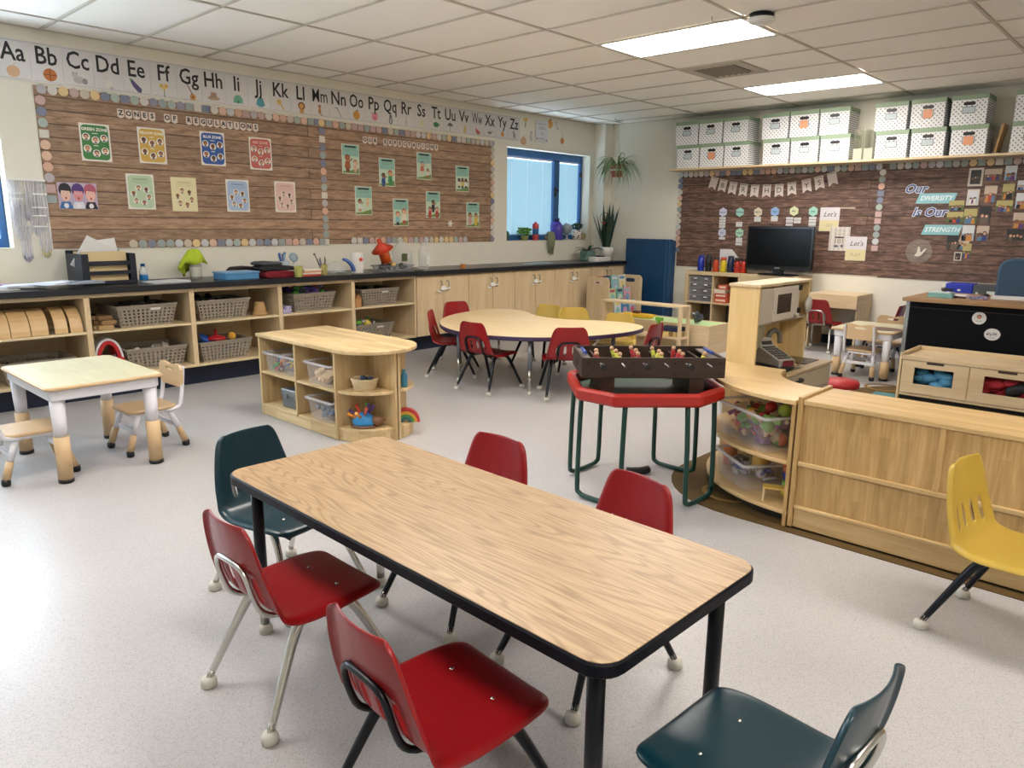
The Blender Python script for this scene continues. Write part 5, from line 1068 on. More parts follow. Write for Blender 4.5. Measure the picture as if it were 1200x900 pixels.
for k in range(120):
    a = r.uniform(0, 2 * PI); e = r.uniform(0.45, 1.3); b = (0.05 * math.cos(a), 0.05 * math.sin(a), 0.0)
    blade(lm[k % 3], b, (math.cos(a) * math.cos(e), math.sin(a) * math.cos(e), math.sin(e)), r.uniform(0.26, 0.48), r.uniform(0.005, 0.009), r.uniform(2.2, 3.8), 8)
for q, mm in zip(lm, (LEAF2, LEAF3, plain('#738f5c', 0.45, noise=0.2))): part('leaves', q, mm, sp, kind='stuff')
part('hanger', MB().tube([(0.08, 0, 0.02), (0, 0, 0.45), (0.0, 0, 0.585)], 0.0025, 5).tube([(-0.05, 0.07, 0.02), (0, 0, 0.45)], 0.0025, 5).tube([(-0.05, -0.07, 0.02), (0, 0, 0.45)], 0.0025, 5), plain('#cfd0c8', 0.4, noise=0), sp)
part('runner', MB().tube(smooth_path([(0.0, 0.0, -0.06), (0.01, 0.0, -0.3), (-0.01, 0.01, -0.48)]), 0.006, 6), plain('#d5d3c4', 0.6, noise=0), sp)
hk = thing('ceiling_hook', 'dark wire hook holding the hanging plant', 'hook', (8.52, 6.02, CEIL)); part('hook', MB().tube(smooth_path([(-0.1, 0, -0.002), (-0.03, 0, -0.014), (0, 0, -0.012), (0.03, 0, -0.014), (0.1, 0, -0.002)]), 0.004, 6).tube([(0, 0, -0.012), (0.012, 0, -0.03), (0.0, 0, -0.045)], 0.003, 6), BLACKP, hk)
sn = thing('snake_plant', 'tall snake plant in a white ribbed pot on the corner of the counter', 'plant', (8.60, 6.20, 0.8585))
part('pot', MB().lathe([(0.078, 0), (0.085, 0.008), (0.087, 0.05), (0.090, 0.052), (0.09, 0.1), (0.093, 0.102), (0.096, 0.18), (0.09, 0.185), (0.084, 0.17), (0.0, 0.165)], 22), plain('#dddcd6', 0.5, name='white_pot'), sn)
part('soil', MB().lathe([(0.084, 0.166), (0.0, 0.172)], 18), SOIL, sn)
r = random.Random(5)
for k in range(22):
    a = r.uniform(0, 2 * PI); e = r.uniform(1.12, 1.5); rr = r.uniform(0.01, 0.07); m = MB(); blade(m, (rr * math.cos(a), rr * math.sin(a), 0.165), (math.cos(a) * math.cos(e), math.sin(a) * math.cos(e), math.sin(e)), r.uniform(0.32, 0.66), r.uniform(0.018, 0.028), r.uniform(-0.1, 0.15), 6); part('leaf', m, plain('#1f3a2a', 0.4, name='snake_leaf', noise=0.35), sn)
for y in (0.045, -0.03): part('red_clip', MB().ball((-0.03, y, 0.47 + y), 0.022, 8, 5), plain('#a3222a', 0.4, noise=0), sn)
part('wire_hoop', MB().tube([(0.0, 0.06 + 0.075 * math.cos(a), 0.58 + 0.075 * math.sin(a)) for a in [2 * PI * k / 18 for k in range(18)]], 0.004, 5, closed=True).tube([(0, 0.06, 0.16), (0, 0.05, 0.51)], 0.003, 5), BLACKP, sn)
t = thing('potted_plant', 'small broad leaved plant in a grey green square pot on the counter corner', 'plant', (8.36, 6.35, 0.8585)); part('pot', MB().box(-0.1, -0.06, 0, 0.1, 0.06, 0.135), plain('#5f7f78', 0.5, name='grey_green_pot'), t, bevel=0.006); part('soil', MB().box(-0.09, -0.05, 0.134, 0.09, 0.05, 0.138), SOIL, t)
r = random.Random(9)
for k in range(9): a = 2 * PI * k / 9 + r.uniform(-.3, .3); m = MB(); blade(m, (0.02 * math.cos(a), 0.02 * math.sin(a), 0.137), (math.cos(a), math.sin(a), r.uniform(0.6, 1.6)), r.uniform(0.16, 0.28), 0.024, 1.4, 6); part('leaf', m, LEAF, t)
single('white_planter', MB().prism(rrect(-0.21, -0.085, 0.21, 0.085, 0.07, 6), 0, 0.062), plain('#d9d8d3', 0.45, name='white_planter'), 'low white oval planter tray in front of the plants', 'planter', (8.30, 6.10, 0.8585), bevel=0.008, rz=0.12)
single('dark_saucer', MB().lathe([(0.0, 0), (0.06, 0.0), (0.075, 0.012), (0.07, 0.012), (0.0, 0.006)], 18), plain('#2b2b2a', 0.5), 'dark saucer lying on the white planter tray', 'saucer', (8.30, 6.09, 0.9213))
# ---- window sill pots
SZ = 1.1365; SY = YL + 0.055
def sill(x): return (x, SY, SZ)
t = thing('basil_plant', 'bright green leafy plant, leftmost on the window sill', 'plant', sill(7.36)); part('pot', MB().lathe([(0.045, 0), (0.055, 0.06), (0.05, 0.06), (0, 0.055)], 14), plain('#8a8f52', 0.6), t)
r = random.Random(2); m = MB()
for k in range(70):
    a = r.uniform(0, 2 * PI); d = r.uniform(0.02, 0.105); m.ball((d * math.cos(a), d * math.sin(a) * 0.8, 0.07 + r.uniform(0, 0.09)), r.uniform(0.014, 0.026), 6, 4, (1, 1, 0.5))
part('leaves', m, plain('#5f9a3a', 0.5, name='basil_leaf', noise=0.25), t, kind='stuff')
t = thing('stacked_tin', 'red and blue stacked tins on the window sill', 'tin', sill(7.58))
for k, (c, z0, z1) in enumerate((('#b53a3f', 0, 0.075), ('#2b5f96', 0.076, 0.15), ('#bf3f48', 0.151, 0.215))): part('tin', MB().lathe([(0.042, z0), (0.043, z0 + 0.004), (0.043, z1 - 0.004), (0.042, z1)], 14), plain(c, 0.4, noise=0), t)
part('knob', MB().ball((0, 0, 0.222), 0.022, 10, 6), plain('#bf3f48', 0.4, noise=0), t)
t = thing('trailing_plant', 'grey green trailing plant hanging over the window sill', 'plant', (7.80, YL + 0.02, SZ)); part('pot', MB().lathe([(0.045, 0), (0.055, 0.075), (0, 0.07)], 14), plain('#8a7d6c', 0.6), t)
r = random.Random(3); m = MB()
for k in range(46): x = r.uniform(-0.06, 0.06); L = r.uniform(0.06, 0.24); m.tube(smooth_path([(x * 0.5, 0, 0.075), (x, -0.045, 0.11), (x * 1.2, -0.062, 0.03), (x * (1.1 - L), -0.062, 0.04 - L)], 2), [0.006] * 6 + [0.003], 5)
part('stems', m, plain('#7e8468', 0.6, name='grey_stem', noise=0.2), t, kind='stuff')
t = thing('purple_jar', 'tall glittering purple jar with dark lid on the window sill', 'jar', sill(8.02)); part('jar', MB().lathe([(0.075, 0), (0.085, 0.02), (0.085, 0.2), (0.05, 0.245), (0.035, 0.25)], 8), plain('#4c3fb0', 0.15, name='purple_glass', noise=0.5), t); part('lid', MB().lathe([(0.038, 0.248), (0.04, 0.29), (0, 0.292)], 14), plain('#1c1f52', 0.4, noise=0), t)
t = thing('toy_globe', 'small silver grey globe on a white stand, on the window sill', 'globe', sill(8.25)); part('globe', MB().ball((0, 0, 0.145), 0.078, 16, 10), plain('#9aa0aa', 0.3, 0.3, noise=0.3, name='silver_globe'), t); part('stand', MB().lathe([(0.04, 0), (0.042, 0.008), (0.012, 0.02), (0.01, 0.068)], 14).tube([(0.0, 0.088 * math.sin(a), 0.145 - 0.088 * math.cos(a)) for a in [PI * k / 10 for k in range(11)]], 0.005, 6), plain('#c9c4b8', 0.4, 0.3, noise=0), t)
t = thing('cow_pot_plant', 'dark leafed plant in a black and white spotted pot on the window sill', 'plant', sill(8.47))
def cow():
    m, N, L, B = newmat('spotted_pot'); tt = N.new('ShaderNodeTexCoord'); v = N.new('ShaderNodeTexVoronoi'); v.inputs['Scale'].default_value = 34; q = N.new('ShaderNodeMath'); q.operation = 'LESS_THAN'; q.inputs[1].default_value = 0.34
    mx = N.new('ShaderNodeMix'); mx.data_type = 'RGBA'; mx.inputs[6].default_value = hx('#d9cfc8'); mx.inputs[7].default_value = hx('#2a2022'); L.new(tt.outputs['Object'], v.inputs['Vector']); L.new(v.outputs['Distance'], q.inputs[0]); L.new(q.outputs[0], mx.inputs[0]); L.new(mx.outputs[2], B.inputs['Base Color']); return m
part('pot', MB().lathe([(0.055, 0), (0.065, 0.01), (0.07, 0.14), (0.062, 0.14), (0, 0.13)], 18), cow(), t)
r = random.Random(4); m = MB()
for k in range(40): a = r.uniform(0, 2 * PI); d = r.uniform(0.0, 0.075); m.ball((d * math.cos(a), d * math.sin(a) * 0.8, 0.15 + r.uniform(0, 0.075)), r.uniform(0.016, 0.028), 6, 4, (1, 1, 0.5))
part('leaves', m, plain('#2c4a33', 0.5, noise=0.2), t, kind='stuff')
t = thing('tan_mug', 'small tan mug at the right end of the window sill', 'mug', sill(8.60)); part('cup', MB().lathe([(0.036, 0), (0.04, 0.01), (0.042, 0.09), (0.036, 0.09), (0.034, 0.012), (0, 0.01)], 16), plain('#a8936c', 0.5), t); part('cup_handle', MB().tube([(0.0, -0.04 - 0.018 * math.sin(a), 0.048 + 0.024 * math.cos(a)) for a in [PI * k / 8 for k in range(9)]], 0.005, 6), plain('#a8936c', 0.5), t)
single('window_plant_bit', MB().ball((0, 0, 0.06), 0.045, 8, 6, (0.6, 0.7, 1.4)), LEAF, 'dark sprig at the left corner of the window sill', 'plant', sill(7.03))
# ================================================================ rug
RUG = thing('alphabet_rug', 'large brown rug with gold rings and blue patches under the play kitchen', 'rug', (0, 0, 0))
part('pile', MB().prism(rrect(3.128, -1.2, 6.95, 2.04, 0.55, 10), 0.0005, 0.004), rug_mat(), RUG)
GOLD = plain('#8a6a34', 0.95, noise=0.1); BLUEP = plain('#4f7f86', 0.95, noise=0.1)
for x, y, rx in ((6.72, 1.88, 0.15), (3.42, 1.62, 0.15), (6.15, 1.35, 0.17), (5.6, 0.9, 0.17)): part('gold_ring', ring(circ(x, y, rx, 24), circ(x, y, rx - 0.025, 24), 0.004, 0.0052), GOLD, RUG)
for x, y in ((6.35, 1.78), (5.2, 1.2), (5.9, 0.6)): part('blue_patch', MB().box(x - 0.16, y - 0.09, 0.004, x + 0.16, y + 0.09, 0.0052), BLUEP, RUG)

# ================================================================ panel backed shelf (its back faces the camera)
OAKZ = wood('oak_stave_panel', '#c8a773', '#a7844e', 'z', 22, 14, 0.42, staves=(0.042, 0.30, 'zy')); OAKY = wood('oak_stave_top', '#d0b484', '#bd9c68', 'y', 15, 12, 0.42, staves=(0.045, 0.5, 'yx'))
PS = thing('panel_shelf', 'long oak shelf unit with its panelled back to the camera, at the right', 'shelf', (3.18, 0, 0.014))
ph, pd, py0, py1 = 0.592, 0.345, -0.62, 1.225
part('top_board', MB().box(-0.004, py0, ph - 0.022, pd, py1 - 0.021, ph), OAKY, PS, bevel=0.003)
for y in (py1 - 0.02, py0): part('end_panel', MB().box(-0.008, y, 0, pd, y + 0.02, ph + 0.012 if y > 0 else ph), OAKZ, PS, bevel=0.002)
ym = 0.653
for y0, y1, z0, z1 in ((ym + 0.011, py1 - 0.021, 0.31, ph - 0.022), (py0 + 0.02, ym - 0.011, 0.31, ph - 0.022), (py0 + 0.02, py1 - 0.021, 0.105, 0.29)): part('back_panel', MB().box(0.008, y0, z0, 0.02, y1, z1), OAKZ, PS)
part('middle_rail', MB().box(-0.006, py0 + 0.02, 0.29, 0.02, py1 - 0.021, 0.31), OAKY, PS, bevel=0.003); part('lower_rail', MB().box(-0.006, py0 + 0.02, 0.088, 0.02, py1 - 0.021, 0.105), OAKY, PS, bevel=0.003)
part('middle_stile', MB().box(-0.004, ym - 0.011, 0.31, 0.02, ym + 0.011, ph - 0.022), OAKZ, PS, bevel=0.002)
part('plinth_board', MB().box(0.002, py0 + 0.02, 0.0, 0.02, py1 - 0.021, 0.088), OAKY, PS, bevel=0.002)
for z in (0.088, 0.29): part('shelf_board', MB().box(0.021, py0 + 0.02, z, pd - 0.004, py1 - 0.021, z + 0.018), OAKY, PS)
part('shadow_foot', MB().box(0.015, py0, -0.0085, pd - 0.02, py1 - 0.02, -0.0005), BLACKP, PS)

# ================================================================ quarter-round corner shelf
CSC = (3.855, 1.232)
CS = thing('curved_corner_shelf', 'quarter round oak corner shelf with three curved boards and toy bins', 'shelf', (CSC[0], CSC[1], 0.0055))
def sector(r0, r1, a0, a1, n=18): return [(r1 * math.cos(a0 + (a1 - a0) * k / n), r1 * math.sin(a0 + (a1 - a0) * k / n)) for k in range(n + 1)] + [(r0 * math.cos(a1 - (a1 - a0) * k / n), r0 * math.sin(a1 - (a1 - a0) * k / n)) for k in range(n + 1)]
OAKC = wood('oak_top_plain', '#d6b987', '#c5a470', 'y', 10, 8, 0.38)
A0, A1 = PI, PI / 2 + 0.02
part('top_board', MB().prism(sector(0.335, 0.69, A0, A1), 0.572, 0.594), OAKC, CS, bevel=0.003)
part('middle_board', MB().prism(sector(0.335, 0.665, A0, A1), 0.285, 0.303), OAKC, CS, bevel=0.003)
part('bottom_board', MB().prism(sector(0.335, 0.68, A0, A1), 0.055, 0.075), OAKC, CS, bevel=0.003)
part('plinth', MB().prism(sector(0.36, 0.60, A0, A1), 0.0, 0.055), plain('#2a1f17', 0.6, noise=0), CS)
part('end_panel', MB().box(-0.68, 0.002, 0.0, -0.34, 0.02, 0.572), OAKZ, CS, bevel=0.002); part('end_panel', MB().box(-0.005, 0.335, 0.0, 0.012, 0.69, 0.572), OAKZ, CS, bevel=0.002)
part('curved_back', MB().prism(sector(0.335, 0.345, A0, A1), 0.075, 0.572), OAKZ, CS)
def cpos(r, deg, z): return (CSC[0] + r * math.cos(math.radians(deg)), CSC[1] + r * math.sin(math.radians(deg)), z)
cz1, cz0 = 0.309, 0.081
zb = clear_bin(cpos(0.505, 148, cz1), math.radians(148 + 90), 0.43, 0.24, 0.175, 'large clear bin full of colourful play food on the curved middle board', 0.9)
FOOD = C('#c99a3a', '#8f2a68', '#6f9a3a', '#a5322c', '#d0b08a', '#c85f2a', '#7a4a80', '#8a7a3a', '#b9a98a', '#5b2a34')
single('play_food', heap(0.38, 0.20, 0.004, 0.175, FOOD, 110, 0.032, 'bbcr', 21), None, 'heap of colourful play food in the large clear bin', 'play food', cpos(0.505, 148, cz1), math.radians(148 + 90), kind='stuff')
single('toy_plate', MB().lathe([(0, 0), (0.03, 0.0), (0.05, 0.01), (0.05, 0.014), (0, 0.006)], 16), plain('#b3a070', 0.5), 'tan round toy plate sticking out of the play food bin', 'plate', (CSC[0] + 0.5 * math.cos(2.62), CSC[1] + 0.5 * math.sin(2.62), cz1 + 0.195), rot=(0.9, 0.2, 0.4))
single('green_apple_toy', MB().ball((0, 0, 0.03), 0.032, 12, 8), plain('#9dbb4c', 0.4), 'green toy apple on top of the play food', 'play food', cpos(0.50, 165, cz1 + 0.155)); single('red_pepper_toy', MB().ball((0, 0, 0.03), 0.03, 12, 8, (1.3, 0.9, 0.9)), plain('#b0312a', 0.4), 'red toy pepper beside the toy apple', 'play food', cpos(0.515, 157, cz1 + 0.16))
clear_bin(cpos(0.50, 141, cz0), math.radians(141 + 90), 0.34, 0.24, 0.135, 'cloudy clear bin with a yellow scoop on the curved bottom board', 0.93)
single('kitchen_toys', heap(0.28, 0.18, 0.004, 0.10, C('#6a5fa0', '#b8b4b8', '#3f4a8a', '#c8bfae', '#8a8580'), 30, 0.026, 'bcr', 22), None, 'muted toy pieces at the bottom of the cloudy bin', 'toys', cpos(0.50, 141, cz0), math.radians(141 + 90), kind='stuff')
single('yellow_scoop', MB().lathe([(0.03, 0), (0.062, 0.12), (0.058, 0.12), (0.026, 0.006), (0, 0.006)], 14, sx=1.2), plain('#d9b25a', 0.4), 'yellow toy scoop standing in the cloudy bin', 'toy', cpos(0.49, 145, cz0 + 0.07), rot=(0.35, 0.3, 0.4))
t = thing('orange_tube', 'orange plastic tube standing at the far end of the curved bottom board', 'toy', cpos(0.56, 113, cz0)); part('tube', MB().lathe([(0.035, 0), (0.037, 0.004), (0.037, 0.185), (0.03, 0.19), (0.03, 0.02), (0, 0.02)], 16), plain('#d9742c', 0.4), t)
t = thing('stacking_cups', 'tower of rainbow stacking cups beside the end panel', 'toy', cpos(0.475, 171, cz0)); zc = 0
for c in ('#d8c23a', '#6f9a3a', '#2c2f86', '#cf6a2c', '#a82a2a'):
    part('cup', MB().lathe([(0.036, zc), (0.04, zc + 0.002), (0.0415, zc + 0.038), (0.038, zc + 0.038)], 16), plain(c, 0.4, noise=0), t); zc += 0.0385
t = thing('toy_bench', 'small pale wooden toy bench in front of the stacking cups', 'toy', cpos(0.59, 170, cz0), math.radians(20)); BW = plain('#dcc9a0', 0.5)
part('bench_top', MB().cb((0, 0, 0.062), (0.05, 0.11, 0.008)), plain('#d9b85a', 0.5), t)
for y in (-0.05, 0.05): part('bench_leg', MB().prism([(-0.035, 0), (-0.012, 0), (-0.012, 0.03), (0.012, 0.03), (0.012, 0), (0.035, 0), (0.028, 0.058), (-0.028, 0.058)], -0.004, 0.004, Matrix.Translation((0, y, 0)) @ Matrix.Rotation(PI / 2, 4, 'X')), BW, t)
single('floor_cable', MB().tube(smooth_path([(0, 0, 0.023), (0.05, -0.05, 0.023), (0.11, -0.07, 0.023)]), 0.022, 8), plain('#191715', 0.6), 'dark rolled thing on the floor at the rug edge behind the tray stand', 'roll', (3.27, 2.17, 0))

# ================================================================ play kitchen
PK = thing('play_kitchen', 'wooden play kitchen with tower, microwave, hob and tap', 'play kitchen', (3.885, 1.59, 0.0055))
KB = wood('kitchen_birch', '#dfc490', '#d2b279', 'z', 9, 9, 0.4); KG = plain('#b9ab97', 0.5, name='beige_kitchen_front', noise=0.05); kw, kd, kh, kt = 0.70, 0.35, 0.545, 1.015
part('side_panel', MB().box(0, 0.175, 0, 0.016, kd, kt), KB, PK, bevel=0.002); part('side_panel', MB().box(kw - 0.016, 0.175, kh, kw, kd, kt), KB, PK, bevel=0.002); part('tower_top', MB().box(-0.01, 0.165, kt, kw + 0.005, kd + 0.004, kt + 0.016), BIRCHX, PK, bevel=0.002)
part('back_panel', MB().box(0.016, kd - 0.012, kh, kw - 0.016, kd, kt), KB, PK); part('microwave_floor', MB().box(0.016, 0.18, 0.80, kw - 0.016, kd - 0.012, 0.812), KG, PK)
part('round_brace', MB().prism([(0, 0)] + [(0.15 * math.cos(PI / 2 * k / 8), 0.15 * math.sin(PI / 2 * k / 8)) for k in range(9)], 0, 0.012, Matrix.Translation((0.016, 0.20, 0.80)) @ Matrix.Rotation(-PI / 2, 4, 'X')), plain('#8a8468', 0.5), PK)
mw = part('microwave_door', MB().box(0.17, 0.163, 0.812, 0.52, 0.178, 1.005), plain('#cfc6b8', 0.45, noise=0.02), PK, bevel=0.004)
part('microwave_window', MB().box(0.215, 0.1612, 0.855, 0.40, 0.1635, 0.965), plain('#4a3c34', 0.25, name='dark_window'), mw); part('microwave_panel', MB().box(0.02, 0.17, 0.812, 0.165, 0.178, 1.005), plain('#bdb4a6', 0.5), PK)
for z in (0.84, 0.975): part('hinge', MB().box(0.50, 0.155, z, 0.535, 0.165, z + 0.03), BLACKP, mw)
part('door_knob', MB().tube([(0.47, 0.163, 0.83), (0.47, 0.14, 0.83)], 0.012, 8), plain('#b8b0a2', 0.5), mw)
part('worktop', MB().box(0.0, -0.004, kh - 0.016, kw + 0.006, kd - 0.013, kh), plain('#b8a07a', 0.45, name='kitchen_top'), PK, bevel=0.002)
part('base_cabinet', MB().box(0.005, 0.012, 0.0, kw, kd - 0.002, kh - 0.017), KG, PK)
od = part('oven_door', MB().box(0.02, 0.0, 0.05, kw - 0.012, 0.011, 0.405), plain('#b0a28e', 0.5), PK, bevel=0.002)
part('handle', MB().tube(smooth_path([(0.09, 0, 0.498), (0.09, -0.022, 0.499), (0.15, -0.026, 0.499), (0.21, -0.022, 0.499), (0.21, 0, 0.498)]), 0.010, 8), BLACKP, od); part('control_panel', MB().box(0.02, 0.0, 0.412, kw - 0.012, 0.011, 0.525), plain('#b6a892', 0.5), PK, bevel=0.002)
part('hob_plate', MB().box(0.44, 0.06, kh, 0.655, 0.24, kh + 0.005), plain('#17161a', 0.2, noise=0), PK, bevel=0.001)
part('sink', MB().box(0.10, 0.04, kh, 0.32, 0.21, kh + 0.004), plain('#3a3634', 0.3, noise=0), PK)
part('tap', MB().tube(smooth_path([(0.345, 0.26, kh), (0.345, 0.26, kh + 0.125), (0.36, 0.255, kh + 0.175), (0.40, 0.245, kh + 0.19), (0.44, 0.235, kh + 0.17), (0.45, 0.23, kh + 0.11)], 4), 0.015, 10), plain('#6e685f', 0.4, name='grey_tap', noise=0), PK)
part('white_knob_plate', MB().lathe([(0.05, 0), (0.045, 0.012), (0, 0.014)], 16, (0, 0, 0), True, Matrix.Translation((kw - 0.05, 0.16, 0.88)) @ Matrix.Rotation(PI / 2, 4, 'X')), plain('#c9c5bd', 0.5), PK)
CR = thing('toy_cash_register', 'grey toy cash register standing on the kitchen worktop', 'toy', (4.13, 1.765, kh + 0.011), -2.0); CR.scale = (0.85, 0.85, 0.85); CRG = plain('#a09a92', 0.45, name='register_grey', noise=0.03)
part('body', MB().prism_y([(-0.13, 0.015), (0.135, 0.015), (0.14, 0.058), (-0.06, 0.125), (-0.13, 0.125)], -0.07, 0.07), CRG, CR, bevel=0.006); part('display', MB().prism_y([(-0.135, 0.126), (-0.062, 0.126), (-0.085, 0.165), (-0.125, 0.178)], -0.06, 0.06), plain('#b5b0a8', 0.45, noise=0), CR, bevel=0.004)
part('display_window', MB().cb((-0.072, 0, 0.1475), (0.003, 0.085, 0.026), ry=-0.53), plain('#3c3a36', 0.3, noise=0), CR); part('drawer_front', MB().box(0.1455, -0.045, 0.022, 0.1475, 0.045, 0.06), plain('#6d1f28', 0.4, noise=0), CR)
part('base', MB().box(-0.12, -0.065, 0, 0.13, 0.065, 0.015), plain('#4a4644', 0.5, noise=0), CR); kk = MB()
for a in range(6):
    for b in range(4): x = -0.045 + 0.03 * a; kk.cb((x, -0.045 + 0.028 * b, 0.126 - 0.335 * (x + 0.06)), (0.02, 0.018, 0.008), ry=0.32)
part('keys', kk, plain('#57534f', 0.5, noise=0), CR)
t = thing('round_stool', 'round red padded stool in front of the play kitchen', 'stool', (5.28, 1.76, 0.0045)); part('cushion', MB().lathe([(0.10, 0.245), (0.125, 0.25), (0.13, 0.275), (0.12, 0.295), (0, 0.30)], 24), plain('#b0272c', 0.45, name='red_vinyl'), t)
part('post', MB().lathe([(0.10, 0), (0.1, 0.02), (0.03, 0.04), (0.03, 0.245)], 16), plain('#8a1f24', 0.45), t)

# ================================================================ drawer bench with fabric windows, teacher desk
BN = thing('drawer_bench', 'low birch bench with windowed drawers in front of the teacher desk', 'bench', (6.37, 0, 0.0045)); bz, by1, by0, bd = 0.352, 1.665, -0.70, 0.52
part('top_board', MB().box(0.0, by0, bz - 0.03, bd, by1, bz - 0.012), BIRCHY, BN); part('end_panel', MB().box(-0.008, by1, 0, bd, by1 + 0.018, bz + 0.02), BIRCH, BN, bevel=0.003); part('front_lip', MB().box(-0.01, by0, bz - 0.03, 0.008, by1, bz + 0.004), BIRCHY, BN, bevel=0.002); part('back_lip', MB().box(bd - 0.016, by0, bz - 0.012, bd, by1, bz + 0.02), BIRCHY, BN, bevel=0.002)
part('plinth', MB().box(0.03, by0, 0.0, bd, by1, 0.035), BLACKP, BN); part('bottom_board', MB().box(0.0, by0, 0.035, bd, by1, 0.053), BIRCHY, BN)
dw = 0.478; FAB = [('#4f8fb5', 'sky blue fabric bundle seen through the first bench drawer window'), ('#a8262e', 'red fabric bundle seen through the second bench drawer window'), ('#7a6a58', 'brown fabric bundle in the bench drawer at the right edge')]
for k in range(4):
    y1 = by1 - 0.006 - k * dw; y0 = y1 - dw + 0.012; zc0, zc1 = 0.058, bz - 0.034
    part('divider', MB().box(0.002, y0 - 0.011, 0.053, bd - 0.02, y0 - 0.001, bz - 0.03), BIRCH, BN)
    wy0, wy1, wz0, wz1 = y0 + 0.10, y1 - 0.09, 0.135, 0.265; fm = MB()
    for a, b, c, e in ((y0, zc0, wy0, zc1), (wy1, zc0, y1, zc1), (wy0, zc0, wy1, wz0), (wy0, wz1, wy1, zc1)): fm.box(-0.006, a, b, 0.010, c, e)
    dr = part('drawer', fm, BIRCHY, BN)
    part('finger_slot', MB().box(-0.0072, (y0 + y1) / 2 - 0.06, zc1 - 0.018, -0.0058, (y0 + y1) / 2 + 0.06, zc1), plain('#3a2c1e', 0.6, noise=0), dr)
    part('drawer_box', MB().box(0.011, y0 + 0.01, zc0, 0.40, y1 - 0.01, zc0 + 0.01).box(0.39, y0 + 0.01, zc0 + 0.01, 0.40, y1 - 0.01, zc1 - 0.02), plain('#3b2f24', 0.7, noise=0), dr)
    if k < 3:
        r = random.Random(30 + k); m = MB(); base = plain(FAB[k][0], 0.8, noise=0.25)
        m.mat(base)
        for q in range(26): m.ball((0.075 + r.uniform(0, 0.10), r.uniform(wy0 - 0.02, wy1 + 0.02), r.uniform(zc0 + 0.07, 0.235)), r.uniform(0.035, 0.05), 8, 6, (1, 1.4, 0.8))
        if k == 1:
            m.mat(plain('#17161a', 0.7, noise=0))
            for q in range(4): m.ball((0.055, wy0 + 0.04 + 0.02 * q, 0.20 - 0.01 * q), 0.045, 8, 6)
        single('fabric_bundle', m, None, FAB[k][1], 'fabric', (6.37, 0, 0.0005), group='fabric in the bench drawers', kind='stuff')
DK = thing('teacher_desk', 'teacher desk with wood top and black front panel at the right', 'desk', (7.14, 0, 0)); dtop = 0.755; dy1, dy0, dd = 1.90, -0.4, 0.80
part('desktop', MB().box(-0.10, dy0, dtop - 0.03, dd, dy1, dtop), wood('desk_oak', '#a98660', '#93714c', 'y', 9, 9, 0.4), DK, bevel=0.003)
part('front_panel', MB().box(0.0, dy0, 0.10, 0.018, dy1 - 0.045, dtop - 0.031), plain('#05070e', 0.6, name='black_modesty_panel', spec=0.15), DK); part('panel_seam', MB().box(-0.003, dy0, 0.665, 0.0, dy1 - 0.045, 0.672), BLACKP, DK)
for x in (0.0, dd - 0.10): part('leg', MB().box(x, dy1 - 0.042, 0.0, x + 0.045, dy1 - 0.008, dtop - 0.031), plain('#9da0a3', 0.35, 0.7, name='grey_leg', noise=0), DK, bevel=0.003)
part('side_rail', MB().box(0.05, dy1 - 0.035, dtop - 0.09, dd - 0.10, dy1 - 0.015, dtop - 0.031), GREYM, DK)
for y, z, lab, k in ((1.322, 0.617, 'round white sticker with a small brown figure on the black desk front', 0), (1.213, 0.492, 'oval white sticker with black lettering strokes on the black desk front', 1)):
    t = thing('desk_sticker', lab, 'sticker', (7.1395, y, z), RB); part('sticker', MB().prism_y([(0.052 * math.cos(a) * (1 + 0.12 * k), 0.052 * math.sin(a) * (1 - 0.05 * k)) for a in [2 * PI * q / 22 for q in range(22)]], -0.0025, -0.0005), plain('#dcdadb', 0.4, noise=0), t); m = MB()
    if k == 0: m.mat(cm('#8a5a3a')).disc(0.0, 0.012, 0.017, 0.018, -0.003); m.mat(cm('#c98f68')).disc(0, 0.008, 0.011, 0.012, -0.0033); m.mat(cm('#8a8a8c')).quad(-0.022, -0.026, 0.022, -0.022, -0.003)
    else:
        m.mat(cm('#17171a'))
        for q, (a, b, c, e) in enumerate(((-.044, -.004, -.03, .002), (-.034, -.01, -.029, .012), (-.024, -.004, -.02, .014), (-.016, -.01, -.004, -.004), (-.012, -.01, -.008, .014), (.0, -.004, .012, .002), (.006, .0, .01, .02), (.016, -.008, .02, .014), (.02, .006, .034, .011), (.026, -.01, .03, .008))): m.quad(a, b, c, e, -0.003)
        m.mat(cm('#8a8a8c')).quad(-0.022, -0.03, 0.022, -0.027, -0.003)
    part('print', m, None, t)
zd = dtop + 0.0005
def slab(name, x, y, z, dx, dy, dz, c, lab, cat, rz=0.0, mt=None): return single(name, MB().box(-dx / 2, -dy / 2, 0, dx / 2, dy / 2, dz), mt or plain(c, 0.55, noise=0.03), lab, cat, (x, y, z), rz, bevel=0.002)
slab('teal_box', 7.33, 1.67, zd, 0.14, 0.19, 0.035, '#7fb4b4', 'teal flat box on the teacher desk', 'box', 0.1); slab('notebook', 7.35, 1.67, zd + 0.036, 0.12, 0.17, 0.012, '#cfd4d4', 'pale notebook lying on the teal flat box', 'notebook', -0.1)
single('cord_coil', heap(0.08, 0.1, 0, 0.03, C('#1b1b1d', '#2c2a2a'), 12, 0.016, 'br', 5), None, 'black tangled cord on the pale notebook', 'cord', (7.36, 1.63, zd + 0.049), kind='stuff')
slab('white_paper', 7.62, 1.58, zd, 0.21, 0.14, 0.004, '#dcdcdc', 'white paper behind the teal box on the desk', 'paper', 0.3)
